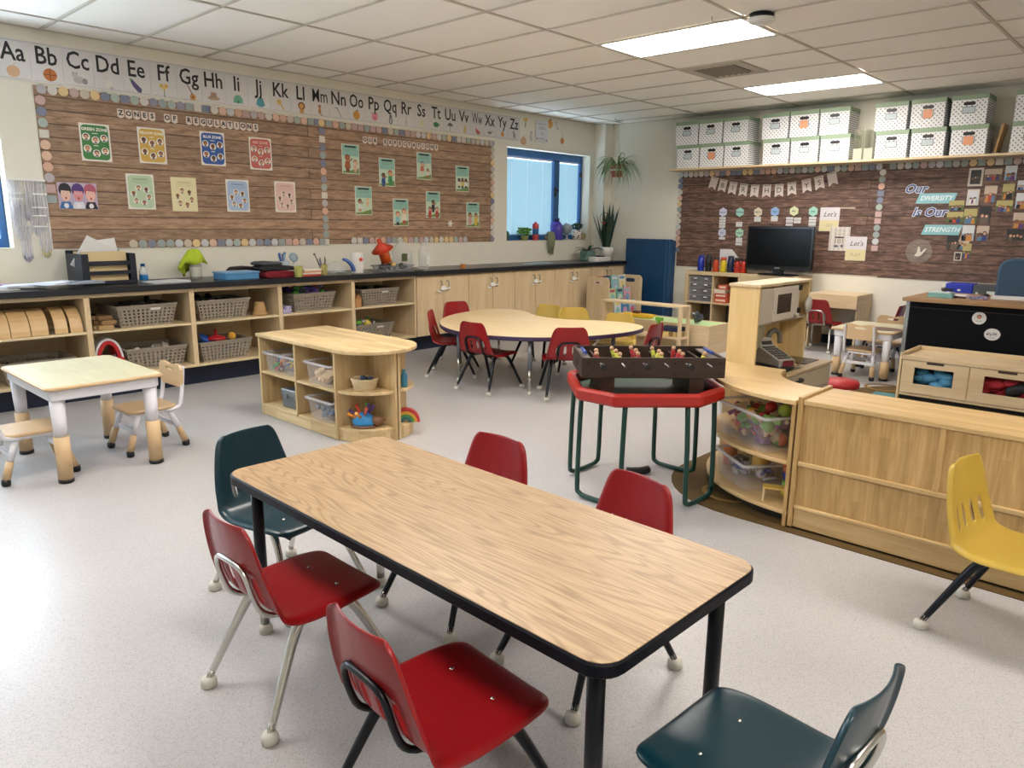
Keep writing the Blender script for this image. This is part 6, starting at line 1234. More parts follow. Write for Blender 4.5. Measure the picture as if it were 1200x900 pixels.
slab('white_papers', 7.62, 1.17, zd, 0.3, 0.34, 0.012, '#d8d8da', 'stack of white papers on the desk by the office chair', 'papers', 0.15); slab('patterned_pouch', 7.37, 1.40, zd, 0.1, 0.14, 0.025, '#3f5580', 'blue patterned pouch beside the white papers', 'pouch', 0.4, photo_mat('pouch_print', ['#2a3a66', '#4a6aa8', '#c9c6c0', '#8a6aa0'], 60))
single('marker_pen', MB().tube([(-0.06, 0, 0.008), (0.06, 0, 0.008)], 0.008, 8), plain('#5a2a2a', 0.4), 'dark red marker lying left of the pouch', 'pen', (7.36, 1.53, zd), 0.9); single('stapler', MB().box(-0.07, -0.02, 0, 0.07, 0.02, 0.03), BLACKP, 'black stapler behind the patterned pouch', 'stapler', (7.66, 1.40, zd), 0.4, bevel=0.006)
single('white_device', MB().prism_y([(-0.08, 0), (0.08, 0), (0.04, 0.09), (-0.02, 0.085)], -0.09, 0.09), plain('#c9cacc', 0.4, noise=0), 'grey white wedge shaped device at the right edge of the desk', 'device', (7.36, 0.97, zd), RB, bevel=0.006)
t = thing('office_chair', 'blue grey upholstered office chair behind the teacher desk', 'chair', (8.20, 1.15, 0)); UP = plain('#3a536b', 0.85, name='blue_grey_fabric', noise=0.06)
part('backrest', MB().prism_y(rrect(-0.235, 0.56, 0.235, 1.09, 0.11, 6), -0.045, 0.045, Matrix.Rotation(RB, 4, 'Z')), UP, t, loc=(-0.19, 0, 0), bevel=0.02)
part('seat', MB().prism(rrect(-0.24, -0.25, 0.26, 0.25, 0.08, 5), 0.44, 0.53), UP, t, bevel=0.02); part('column', MB().tube([(0.02, 0, 0.09), (0.02, 0, 0.44)], 0.03, 10), BLACKP, t); part('back_bar', MB().tube(smooth_path([(0.0, 0, 0.43), (-0.2, 0, 0.43), (-0.25, 0, 0.5), (-0.24, 0, 0.7)]), 0.02, 8), BLACKP, t)
for k in range(5):
    a = 2 * PI * k / 5; lg = part('base_arm', MB().tube([(0.02, 0, 0.1), (0.02 + 0.3 * math.cos(a), 0.3 * math.sin(a), 0.075)], [0.025, 0.016], 8), BLACKP, t); part('castor', MB().tube([(0.02 + 0.3 * math.cos(a) - 0.02 * math.sin(a), 0.3 * math.sin(a) + 0.02 * math.cos(a), 0.03), (0.02 + 0.3 * math.cos(a) + 0.02 * math.sin(a), 0.3 * math.sin(a) - 0.02 * math.cos(a), 0.03)], 0.03, 10), BLACKP, lg)
t = thing('storage_cart', 'low grey cabinet against the back wall behind the teacher desk', 'cabinet', (8.78, 1.56, 0)); part('body', MB().box(-0.13, -0.42, 0, 0.13, 0.13, 0.79), plain('#4d5156', 0.5, name='dark_grey_cabinet'), t, bevel=0.004); part('white_latch', MB().box(-0.1335, 0.085, 0.67, -0.1302, 0.105, 0.72).box(-0.1335, -0.08, 0.69, -0.1302, 0.01, 0.735), WHITE, t)
t = thing('blue_crate', 'bright blue plastic bin beside the grey cabinet behind the desk', 'bin', (8.78, 1.82, 0)); part('body', MB().box(-0.12, -0.125, 0, 0.12, 0.125, 0.795), plain('#1f35b0', 0.4, name='bright_blue_plastic'), t, bevel=0.01); part('emblem', MB().box(-0.1225, -0.015, 0.72, -0.1202, 0.012, 0.74), WHITE, t)
PD = thing('pale_desk', 'pale wooden desk against the back wall with a red chair at it', 'desk', (8.42, 2.99, 0)); part('desktop', MB().box(0, -0.27, 0.60, 0.50, 0.27, 0.618), BIRCHY, PD, bevel=0.002); part('front_apron', MB().box(0, -0.27, 0.47, 0.018, 0.27, 0.6), BIRCHY, PD, bevel=0.002); part('apron_side', MB().box(0.018, -0.27, 0.47, 0.5, -0.252, 0.6), BIRCHX, PD)
for y in (-0.265, 0.248): part('side_panel', MB().box(0.06, y, 0, 0.48, y + 0.017, 0.6), BIRCH, PD, bevel=0.002)
part('low_shelf', MB().box(0.12, -0.248, 0.24, 0.48, 0.248, 0.256), BIRCHY, PD)
part('brown_oval', MB().prism([(0.13 * math.cos(a), 0.17 * math.sin(a)) for a in [2 * PI * k / 24 for k in range(24)]], 0, 0.002), plain('#6b564b', 0.5), [o for o in bpy.data.objects if o.name.startswith('toddler_table') and o.parent is None and o.location.x > 5][0], (-0.12, -0.12, 0.4455))

# ================================================================ bench frame, green play table, book rack
BF = thing('bench_frame', 'long narrow birch bench frame behind the yellow chairs', 'bench', (6.70, 4.37, 0)); bl, bw, bh = 0.50, 0.20, 0.536
part('top_board', MB().box(0, -bl, bh - 0.02, bw, bl, bh), BIRCHY, BF, bevel=0.002); part('end_panel', MB().box(0, bl - 0.02, 0, bw, bl, bh - 0.02), BIRCH, BF, bevel=0.002)
for x in (0, bw - 0.035): part('post', MB().box(x, -bl, 0, x + 0.035, -bl + 0.03, bh - 0.02), BIRCH, BF, bevel=0.002)
part('lower_board', MB().box(0.002, -bl + 0.03, 0.19, bw, bl - 0.02, 0.208), BIRCHY, BF); part('end_rail', MB().box(0.035, -bl, 0.19, bw - 0.035, -bl + 0.02, 0.215), BIRCH, BF)
t = thing('toy_garage', 'navy and yellow wooden toy on the lower board of the bench frame', 'toy', (6.80, 4.02, 0.2085)); part('base', MB().box(-0.07, -0.09, 0, 0.07, 0.09, 0.055), plain('#d9c07a', 0.5), t, bevel=0.004); part('roof', MB().box(-0.08, -0.11, 0.056, 0.08, 0.11, 0.10), plain('#1f2440', 0.5), t, bevel=0.004); part('barrel', MB().tube([(-0.075, -0.03, 0.03), (-0.06, -0.03, 0.03)], 0.028, 12), plain('#8a6a3c', 0.5), t)
t = thing('green_toy_crane', 'bright green toy post on the lower board of the bench frame', 'toy', (6.78, 4.18, 0.2085)); part('post', MB().box(-0.015, -0.015, 0, 0.015, 0.015, 0.17), plain('#6fb63a', 0.4), t, bevel=0.003); part('arm', MB().box(-0.02, -0.05, 0.15, 0.02, 0.03, 0.185), plain('#6fb63a', 0.4), t, bevel=0.003); part('foot', MB().box(-0.05, -0.05, 0, 0.05, 0.05, 0.02), plain('#c9d96a', 0.4), t)
GT = thing('green_play_table', 'low play table with pale green top and birch sides, behind the bench frame', 'table', (7.04, 4.40, 0)); gl, gw, gh = 0.68, 0.44, 0.315
for x in (0, gw - 0.018): part('side_board', MB().box(x, -gl, 0, x + 0.018, gl, gh), BIRCHY, GT, bevel=0.002)
for y in (-gl, gl - 0.018): part('end_board', MB().box(0.018, y, 0, gw - 0.018, y + 0.018, gh), BIRCHX, GT, bevel=0.002)
part('green_top', MB().box(0.018, -gl + 0.018, gh - 0.02, gw - 0.018, gl - 0.018, gh - 0.006), plain('#b5d29a', 0.5, name='pale_green_top'), GT)
t = thing('yellow_toy_plane', 'flat yellow toy vehicle lying on the green play table', 'toy', (7.2, 4.72, gh - 0.0055)); part('body', MB().prism(rrect(-0.06, -0.2, 0.06, 0.2, 0.05), 0, 0.045), plain('#dcae2c', 0.45), t, bevel=0.01); part('wing', MB().prism([(-0.02, -0.05), (0.14, -0.16), (0.14, -0.1), (0.03, 0.08)], 0.01, 0.03), plain('#dcae2c', 0.45), t); part('cab', MB().box(-0.03, -0.03, 0.045, 0.03, 0.06, 0.075), plain('#5a3322', 0.5), t, bevel=0.008)
single('dark_toy', heap(0.16, 0.12, 0, 0.13, C('#1c2233', '#2a2f3f', '#c7c9d2'), 9, 0.045, 'cr', 44), None, 'dark navy toy heap at the right end of the green play table', 'toys', (7.25, 3.98, gh - 0.0055), kind='stuff')
BR = thing('book_rack', 'birch book display rack with rounded end panels by the corner cabinets', 'rack', (7.74, 5.70, 0))
def rack_panel(x):
    po = rrect(-0.178, 0.0, 0.178, 0.69, 0.06, 5); return MB().prism_y(po, x, x + 0.02, Matrix.Rotation(RB, 4, 'Z')) if False else MB().prism([(p[0], p[1]) for p in po], 0, 0.02, Matrix(((0, 0, 1, x), (-1, 0, 0, 0), (0, 1, 0, 0), (0, 0, 0, 1))))
for k, x in enumerate((0.0, 0.74)):
    p = part('end_panel', rack_panel(x), BIRCH, BR, bevel=0.003)
    part('hand_slot', MB().prism(rrect(-0.07, 0.595, 0.07, 0.645, 0.022), -0.002, 0, Matrix(((0, 0, 1, x), (-1, 0, 0, 0), (0, 1, 0, 0), (0, 0, 0, 1)))), plain('#d9c9bd', 0.5) if k == 0 else plain('#17304f', 0.5), p)
    if k == 0: part('hand_slot_print', MB().prism(rrect(-0.03, 0.61, 0.03, 0.632, 0.01), -0.003, -0.0019, Matrix(((0, 0, 1, x), (-1, 0, 0, 0), (0, 1, 0, 0), (0, 0, 0, 1)))), plain('#9c4a44', 0.5), p)
    else: part('slot_rim', ring(rrect(-0.085, 0.582, 0.085, 0.658, 0.03), rrect(-0.07, 0.595, 0.07, 0.645, 0.022), -0.003, -0.0005), plain('#cfc8b4', 0.5), p, rot=Matrix(((0, 0, 1), (-1, 0, 0), (0, 1, 0))).to_euler(), loc=(x, 0, 0))
for z, y in ((0.12, -0.12), (0.28, -0.03), (0.44, 0.06)): part('rack_shelf', MB().box(0.021, y - 0.04, z, 0.739, y + 0.05, z + 0.014), BIRCHX, BR); part('rack_rail', MB().box(0.021, y - 0.05, z, 0.739, y - 0.04, z + 0.05), BIRCHX, BR)
BK = ['#6f9ec4', '#d5d9dc', '#4a84b8', '#9fb9c9', '#e3d27a', '#c4d8a8', '#7fb8b4', '#d79ab5', '#c7566a', '#2b2f3c', '#8ac0c9', '#e0dccb']
k = 0; LB = ['light blue', 'white', 'mid blue', 'grey blue', 'yellow', 'pale green', 'teal', 'pink', 'rose red', 'dark', 'aqua', 'cream']; RW = ['lower', 'middle', 'top']
for row, (z, y) in enumerate(((0.135, -0.12), (0.295, -0.03), (0.455, 0.06))):
    for q in range(4):
        w_ = 0.15; h = 0.235
        t = thing('picture_book', '%s picture book on the %s row of the book rack' % (LB[k], RW[row]), 'book', (7.74 + 0.11 + 0.17 * q, 5.70 + y - 0.018, z + 0.003), 0, 'picture books in the rack'); t.rotation_euler = (-0.1, 0, 0)
        part('cover', MB().box(-w_ / 2, -0.006, 0, w_ / 2, 0.006, h), cm(BK[k]), t); m = MB().mat(cm(BK[(k + 5) % 12])).disc(0, h * 0.45, 0.045, 0.05, -0.0068); m.mat(cm(BK[(k + 3) % 12])).quad(-0.055, h * 0.78, 0.055, h * 0.92, -0.0068).disc(0.02, h * 0.3, 0.02, 0.03, -0.0072); part('print', m, None, t); k += 1
# ================================================================ baskets and toys in the open shelves
BSK = plain('#8f8577', 0.6, name='grey_brown_basket', noise=0.06)
def basket_mesh(w, d, h):
    m = MB(); tp = 0.84
    def wall(P0, P1, Q0, Q1, nx, nz):   # bottom edge P, top edge Q; a grid of bars round square holes
        P0, P1, Q0, Q1 = map(Vector, (P0, P1, Q0, Q1))
        def at(u, v): return (P0 + (P1 - P0) * u) * (1 - v) + (Q0 + (Q1 - Q0) * u) * v
        us = [0.0]; vs = [0.0]
        for k in range(nx): us += [(k + 0.27) / nx, (k + 0.73) / nx]
        us.append(1.0)
        for k in range(nz): vs += [0.05 + 0.80 * (k + 0.27) / nz, 0.05 + 0.80 * (k + 0.73) / nz]
        vs.append(1.0); V = [at(u, v) for v in vs for u in us]; n = len(us); fs = []
        for j in range(len(vs) - 1):
            for i in range(n - 1):
                if j % 2 == 1 and i % 2 == 1: continue
                fs.append((j * n + i, j * n + i + 1, (j + 1) * n + i + 1, (j + 1) * n + i))
        m.add(V, fs)
    a, b = w / 2 * tp, d / 2 * tp; A, B_ = w / 2, d / 2
    wall((-a, -b, 0), (a, -b, 0), (-A, -B_, h), (A, -B_, h), 13, 5); wall((a, b, 0), (-a, b, 0), (A, B_, h), (-A, B_, h), 13, 5)
    wall((-a, b, 0), (-a, -b, 0), (-A, B_, h), (-A, -B_, h), 9, 5); wall((a, -b, 0), (a, b, 0), (A, -B_, h), (A, B_, h), 9, 5)
    m.add([(-a, -b, 0.001), (a, -b, 0.001), (a, b, 0.001), (-a, b, 0.001)], [(0, 3, 2, 1)]); return m
bsk = basket_mesh(0.47, 0.38, 0.165).mesh('wall', BSK); brim = ring(rrect(-0.243, -0.198, 0.243, 0.198, 0.02, 3), rrect(-0.232, -0.187, 0.232, 0.187, 0.015, 3), 0.158, 0.17).mesh('rim', BSK)
TAGM = plain('#cfccc8', 0.4, noise=0)
def basket(x, y, z, lab, rz=0.0, cols=None, n=30, s=0.03, kinds='bcr', top=0.19, seed=1, clab=None, tagx=None, scale=None):
    t = thing('shelf_basket', lab, 'basket', (x, y, z + 0.0006), rz, 'grey brown lattice baskets'); o = obj('lattice', bsk, t); md = o.modifiers.new('thick', 'SOLIDIFY'); md.thickness = 0.004; obj('rim', brim, t)
    if tagx is not None: part('white_tag', MB().box(tagx - 0.04, -0.194, 0.125, tagx + 0.04, -0.186, 0.142), TAGM, t)
    if scale: t.scale = scale
    if cols: single('basket_contents', heap(0.37, 0.29, 0.01, top, cols, n, s, kinds, seed), None, clab, 'toys', (x, y, z + 0.002), rz, kind='stuff')
U, Lo = 0.533, 0.185; DKC = C('#1d1a1c', '#2a2330', '#3a2a24', '#141416')
basket(2.27, 6.22, U, 'lattice basket with dark contents, upper shelf of the bay with the red case', 0.05, DKC, 40, 0.04, 'bcr', 0.2, 1, 'dark tangled toys heaped in the upper basket of the red case bay', 0.06)
basket(2.345, 6.25, Lo, 'lattice basket on the lower shelf right of the red carry case', -0.04, C('#cfc6ba', '#8a8078', '#d9d4cc', '#5a4a40'), 36, 0.03, 'bcr', 0.17, 2, 'pale and brown pieces in the basket beside the red case')
basket(2.90, 6.22, U, 'lattice basket of black things, upper shelf left of the tan cone', 0.03, C('#17161a', '#232028', '#3a2c4a'), 40, 0.034, 'bbcr', 0.19, 3, 'black round things in the basket left of the tan cone')
basket(2.895, 6.22, Lo, 'lattice basket with red lid and yellow ball, lower shelf', 0.04, C('#1f3f8a', '#2a5fae', '#8a2a3a', '#4a3a6a', '#3a2a2a'), 34, 0.035, 'bcr', 0.17, 4, 'blue and dark red toys in the basket with the red lid')
single('red_toy_lid', MB().lathe([(0.085, 0), (0.075, 0.02), (0.03, 0.035), (0.012, 0.04), (0.012, 0.085), (0, 0.09)], 16), plain('#b0222a', 0.35, noise=0), 'red domed toy lid with a stalk on top of the lower basket', 'toy', (2.87, 6.16, Lo + 0.165)); single('yellow_toy_ball', MB().ball((0, 0, 0.03), 0.034, 12, 8), plain('#dcaa3a', 0.4, noise=0), 'yellow ball in the basket with the red lid', 'ball', (3.0, 6.13, Lo + 0.155)); single('blue_toy_bowl', MB().lathe([(0.03, 0), (0.07, 0.045), (0.065, 0.045), (0, 0.01)], 14), plain('#1f4fa8', 0.4, noise=0), 'blue toy bowl beside the red domed lid', 'toy', (2.75, 6.13, Lo + 0.155), rot=(0.3, 0.5, 0))
basket(3.785, 6.24, U, 'lattice basket of purple, green and pink toys on the upper shelf', 0.06, C('#7a5fb8', '#8f7ac8', '#6a4aa6', '#5ab04a', '#d84a6a', '#9a8ad0', '#151518'), 80, 0.026, 'ccr', 0.235, 5, 'purple, green and pink toy pieces heaped in the upper basket')
basket(4.54, 6.22, U, 'lattice basket with a white tag on the upper shelf nearest the closed cabinets', 0.02, DKC, 36, 0.034, 'bcr', 0.185, 6, 'dark things in the basket nearest the closed cabinets', 0.05)
basket(4.46, 6.22, Lo, 'lattice basket of bright toys on the lowest shelf nearest the closed cabinets', 0.02, C('#7ab84a', '#3a8ac0', '#e0c03a', '#d86a3a', '#c9c9c0', '#5a9a50'), 44, 0.034, 'bcr', 0.205, 7, 'bright green, blue and yellow toys in the lowest right basket', 0.06)
basket(1.50, 6.22, Lo, 'lattice basket on the lower shelf behind the left toddler table', 0.0, DKC, 20, 0.03, 'bcr', 0.15, 8, 'dark things in the basket behind the left toddler table')
# bent plywood arches
ARC = wood('bent_ply', '#d9b98a', '#c9a574', 'x', 9, 9, 0.4)
def arch(x, w_, lab):
    po = [(0.16 * math.cos(PI * k / 16), 0.185 * math.sin(PI * k / 16)) for k in range(17)] + [(0.148 * math.cos(PI * k / 16), 0.173 * math.sin(PI * k / 16)) for k in range(16, -1, -1)]
    single('plywood_arch', MB().prism([(a, b) for a, b in po], -w_ / 2, w_ / 2, Matrix(((0, 0, 1, 0), (1, 0, 0, 0), (0, 1, 0, 0), (0, 0, 0, 1)))), ARC, lab, 'arch', (x, 6.19, U + 0.0006), group='bent plywood arches', bevel=0.002)
for x, w_, l in ((1.165, 0.118, 'bent plywood arch at the left edge of the upper shelf'), (1.287, 0.118, 'second bent plywood arch from the left'), (1.409, 0.118, 'third bent plywood arch from the left'), (1.528, 0.108, 'fourth bent plywood arch, last of the close row'), (1.665, 0.085, 'bent plywood arch standing apart, left one of two'), (1.765, 0.085, 'bent plywood arch beside the shelf divider')): arch(x, w_, l)
# brown wood slices
for k, (dx, dz, c, lab) in enumerate(((0, 0, '#a98a5c', 'lowest brown paper bundle left of the dark basket'), (0.01, 0.036, '#8f6f48', 'middle brown paper bundle left of the dark basket'), (-0.02, 0.072, '#6f5334', 'crumpled dark brown bundle on top of the pile'))): single('paper_bundle', MB().cb((0, 0, 0.018), (0.11, 0.24, 0.034), rz=0.1 * k).cb((-0.03, 0.02, 0.020), (0.07, 0.2, 0.03), rz=-0.15), plain(c, 0.8, noise=0.2), lab, 'paper', (1.962 + dx, 6.13, U + 0.0006 + dz), bevel=0.006)
# red carry case
RC = thing('red_carry_case', 'red toy carry case with white arched handle on the lower shelf', 'case', (1.985, 6.16, Lo + 0.0006), 0.0); RC.scale = (0.82, 1, 1); po = [(-0.14, 0), (0.14, 0), (0.135, 0.12), (0.10, 0.20), (0.06, 0.225), (-0.06, 0.225), (-0.10, 0.20), (-0.135, 0.12)]
part('body', MB().prism_y([(-0.14, 0), (0.14, 0), (0.13, 0.12), (-0.13, 0.12)], -0.08, 0.08), plain('#b01f26', 0.35, name='red_case'), RC, bevel=0.012)
hp = lambda r1, r2: [(r1 * math.cos(PI * k / 14), 0.10 + r2 * math.sin(PI * k / 14)) for k in range(15)]
part('white_arch', MB().prism_y(hp(0.13, 0.175) + hp(0.108, 0.155)[::-1], -0.07, 0.07), WPL, RC, bevel=0.004); part('red_arch', MB().prism_y(hp(0.107, 0.154) + hp(0.075, 0.125)[::-1], -0.075, 0.075), plain('#b01f26', 0.35, name='red_case'), RC, bevel=0.003)
part('dark_window', MB().prism_y(rrect(-0.07, 0.02, 0.07, 0.085, 0.02), -0.083, -0.08), BLACKP, RC); part('latch', MB().box(0.01, -0.09, 0.115, 0.05, -0.075, 0.145), STEEL, RC)
t = thing('tan_cone', 'tan stump shaped cone with a hole on the upper shelf', 'toy', (3.27, 6.12, U + 0.0006)); part('cone', MB().lathe([(0.072, 0), (0.074, 0.02), (0.058, 0.025), (0.045, 0.10), (0.038, 0.115), (0.026, 0.115), (0.022, 0.09), (0, 0.09)], 18), plain('#b08c5c', 0.6, name='tan_wood'), t)
for k in range(3): single('purple_packet', MB().cb((0, 0, 0.011), (0.095 - 0.01 * k, 0.14, 0.021), rz=0.08 * k), photo_mat('packet_print', ['#c9c3dc', '#9a8fc4', '#6a5fa0', '#e0dcea'], 60), ('bottom', 'middle', 'top')[k] + ' purple packet in the small pile under the purple toy basket edge', 'packet', (3.488, 6.10, U + 0.0006 + 0.0225 * k), bevel=0.002)
t = thing('toy_house', 'small wooden house block on the upper shelf left of the last basket', 'toy', (4.268, 6.06, U + 0.0006), -0.2); t.scale = (0.85, 0.85, 0.95); part('walls', MB().box(-0.035, -0.05, 0, 0.035, 0.05, 0.085), plain('#b5834c', 0.55), t, bevel=0.002); part('roof', MB().prism_y([(-0.045, 0.0855), (0.045, 0.0855), (0, 0.135)], -0.055, 0.055), plain('#9c6a3c', 0.55), t)

# ================================================================ things on the countertop
CZ = 0.8586
OR = thing('letter_organizer', 'black slotted paper organizer with papers on the counter', 'organizer', (2.09, 6.36, CZ), 0.06); OM = plain('#141b2a', 0.4, name='navy_black_plastic', noise=0)
fr = MB(); W2, H2 = 0.20, 0.235
po = [(-W2, 0), (W2, 0), (W2 - 0.01, H2), (W2 - 0.045, H2), (W2 - 0.075, H2 - 0.055), (-W2 + 0.075, H2 - 0.055), (-W2 + 0.045, H2), (-W2 + 0.01, H2)]
for a, b, c, e in ((-W2, 0, -W2 + 0.05, H2), (W2 - 0.05, 0, W2, H2), (-W2 + 0.05, 0, W2 - 0.05, 0.03), (-W2 + 0.05, 0.075, W2 - 0.05, 0.105), (-W2 + 0.05, 0.145, W2 - 0.05, 0.18)): fr.box(a, -0.15, b, c, -0.143, e)
part('front_grid', fr, OM, OR, bevel=0.004); part('side', MB().box(-W2, -0.142, 0, -W2 + 0.006, 0.15, H2), OM, OR); part('side', MB().box(W2 - 0.006, -0.142, 0, W2, 0.15, H2), OM, OR); part('back', MB().box(-W2, 0.144, 0, W2, 0.15, H2 + 0.02), OM, OR); part('floor_plate', MB().box(-W2 + 0.006, -0.142, 0, W2 - 0.006, 0.144, 0.005), OM, OR)
for k in range(5): single('file_folder', MB().cb((0, 0, 0.12), (0.33 - 0.02 * (k % 2), 0.006, 0.235), rx=0.03 * (k - 2)), plain(('#cfb98c', '#b3a9a0', '#d2bd92', '#a59c96', '#d8c79e')[k], 0.6, noise=0.03), ('manila folder at the front of the paper organizer', 'grey folder second from the front in the organizer', 'manila folder in the middle of the organizer', 'grey folder second from the back in the organizer', 'cream folder at the back of the organizer')[k], 'folder', (2.08, 6.26 + 0.045 * k, CZ + 0.012), 0.06)
for k, (x, y, rx_, ry_, lab) in enumerate(((2.02, 6.33, 0.2, 0.5, 'white sheet tilted out of the top of the organizer'), (2.12, 6.37, -0.1, -0.12, 'white sheets standing up at the right of the organizer'))): single('white_sheet', MB().cb((0, 0, 0.16), (0.22, 0.004, 0.26), rx=rx_, ry=ry_), plain('#dedede', 0.5, noise=0.02), lab, 'paper', (x, y, CZ + 0.05), 0.1)
for k, (x, y, rz, c, w_, h, lab) in enumerate(((1.30, 6.20, 0.2, '#cfcfcf', 0.28, 0.22, 'white papers at the far left end of the counter'), (1.50, 6.22, -0.2, '#b9bcc4', 0.30, 0.22, 'grey printed papers on the counter, left of the organizer'), (1.70, 6.12, 0.35, '#c9ccd4', 0.30, 0.22, 'papers spread in front of the wall hangings'), (1.42, 6.42, 0.5, '#d6d67a', 0.2, 0.15, 'pale yellow slip at the back of the paper pile'), (1.34, 6.33, -0.1, '#b07aa8', 0.2, 0.12, 'mauve slip in the paper pile on the counter'), (1.85, 6.07, 0.1, '#8d929c', 0.25, 0.16, 'dark printed sheet at the front of the paper pile'), (2.50, 6.16, 0.1, '#d0d2d6', 0.30, 0.2, 'white sheet on the counter in front of the small bottle'))):
    single('loose_papers', MB().cb((0, 0, 0.004), (w_, h, 0.007)).cb((0.02, 0.01, 0.011), (w_ * 0.9, h * 0.9, 0.005), rz=0.2), plain(c, 0.5, noise=0.08), lab, 'papers', (x, y, CZ + 0.0002 + 0.0142 * (k % 3 if k < 6 else 0)), rz)
t = thing('water_bottle', 'small clear bottle with blue label and cap on the counter', 'bottle', (2.385, 6.33, CZ)); part('body', MB().lathe([(0.028, 0), (0.032, 0.006), (0.03, 0.05), (0.032, 0.07), (0.028, 0.09), (0.016, 0.115), (0.015, 0.125)], 16), clear('#dbe8ee', 0.35), t); part('label_band', MB().lathe([(0.033, 0.012), (0.0335, 0.015), (0.0335, 0.055), (0.033, 0.058)], 16), plain('#2276b8', 0.35, noise=0), t); part('cap', MB().lathe([(0.017, 0.122), (0.018, 0.145), (0, 0.146)], 14), plain('#1c5f9c', 0.4, noise=0), t)
t = thing('spray_bottle', 'clear bottle draped with a lime cloth on the counter', 'bottle', (2.84, 6.38, CZ)); part('body', MB().lathe([(0.045, 0), (0.05, 0.008), (0.05, 0.12), (0.035, 0.16), (0.015, 0.19), (0.015, 0.24), (0, 0.245)], 18), clear('#d5d6d2', 0.4), t); part('paper_label', MB().lathe([(0.0505, 0.02), (0.051, 0.022), (0.051, 0.10), (0.0505, 0.102)], 18), plain('#c3c2b6', 0.5, noise=0.1), t)
m = MB(); nn = 26; vs = [(0, 0, 0)]; fs = []
for k, (rr, zz) in enumerate(((0.035, -0.012), (0.06, -0.06), (0.085, -0.125), (0.10, -0.18))):
    for j in range(nn):
        a = 2 * PI * j / nn; f = 1 + 0.16 * math.sin(4 * a + 0.5) * (k / 2) + 0.08 * math.sin(7 * a); ex = 1.35 if math.cos(a) < 0 else 1.0; zf = zz * (1 + 0.22 * math.sin(3 * a + 1.0)) * (1.1 if math.cos(a - 2.6) > 0.3 else 0.62)
        vs.append((rr * f * math.cos(a) * ex, rr * f * math.sin(a) * 0.75, zf))
for j in range(nn): fs.append((0, 1 + j, 1 + (j + 1) % nn))
for k in range(3):
    for j in range(nn): a = 1 + k * nn + j; b = 1 + k * nn + (j + 1) % nn; fs.append((a, a + nn, b + nn, b))
o = single('lime_cloth', m.add(vs, fs, True), plain('#a9c02c', 0.85, name='lime_cloth', noise=0.1), 'lime green cloth draped over the clear bottle', 'cloth', (2.835, 6.38, CZ + 0.258)); md = o.modifiers.new('thick', 'SOLIDIFY'); md.thickness = 0.004
t = thing('blue_tray_box', 'flat light blue plastic box on the counter', 'box', (3.095, 6.16, CZ), 0.05); part('tub', MB().prism(rrect(-0.16, -0.11, 0.16, 0.11, 0.02), 0, 0.05), plain('#4f88b8', 0.35, name='light_blue_plastic'), t, bevel=0.004); part('lid', MB().prism(rrect(-0.168, -0.118, 0.168, 0.118, 0.024), 0.05, 0.066), plain('#6a9cc8', 0.3), t, bevel=0.004)
def fold(name, x, y, z, w_, d, h, c, lab, cat, rz=0): return single(name, MB().prism_y([(-w_ / 2, 0.1 * h), (-w_ / 2 + 0.02, 0), (w_ / 2, 0), (w_ / 2 + 0.015, h * 0.35), (w_ / 2 - 0.01, h * 0.8), (w_ * 0.1, h), (-w_ / 2 + 0.03, h * 0.95), (-w_ / 2 - 0.012, h * 0.6)], -d / 2, d / 2), plain(c, 0.85, noise=0.2), lab, cat, (x, y, z), rz, bevel=0.008)
fold('folded_red_cloth', 3.465, 6.15, CZ, 0.33, 0.2, 0.06, '#7a1420', 'dark red folded cloth on the counter', 'cloth', 0.1); fold('folded_black_cloth', 3.45, 6.17, CZ + 0.061, 0.32, 0.2, 0.045, '#1c1c20', 'black folded cloth on the dark red cloth', 'cloth', -0.05); fold('folded_grey_cloth', 3.40, 6.19, CZ + 0.107, 0.22, 0.16, 0.035, '#4a4c50', 'grey folded pouch on top of the black cloth', 'cloth', 0.15); fold('dark_bag', 3.30, 6.43, CZ, 0.26, 0.14, 0.09, '#22161c', 'dark maroon bag behind the folded cloths', 'bag', 0.1)
t = thing('blue_brush_pot', 'pale cup of blue brushes behind the folded cloths', 'cup', (3.66, 6.36, CZ)); part('cup', MB().lathe([(0.05, 0), (0.055, 0.06), (0.07, 0.13), (0.064, 0.13), (0, 0.02)], 16), plain('#aebcc6', 0.35), t); r = random.Random(6)
for k in range(6): part('brush', MB().tube([(0, 0, 0.05), (r.uniform(-.09, .05), r.uniform(-.04, .04), 0.2 + r.uniform(-.03, .02))], [0.005, 0.012], 6), plain(('#2d56a8', '#274a90', '#8aa8c8')[k % 3], 0.4, noise=0), t)
t = thing('magnifier', 'round pale magnifier leaning in the pale cup', 'magnifier', (3.76, 6.33, CZ + 0.16)); part('lens', MB().lathe([(0.045, -0.004), (0.045, 0.004), (0, 0.006)], 18, M=Matrix.Rotation(1.2, 4, 'X')), plain('#9fb2bc', 0.2, noise=0), t); part('grip', MB().tube([(0, 0.0, -0.045), (-0.01, 0.01, -0.12)], 0.007, 6), plain('#c9ced2', 0.4, noise=0), t)
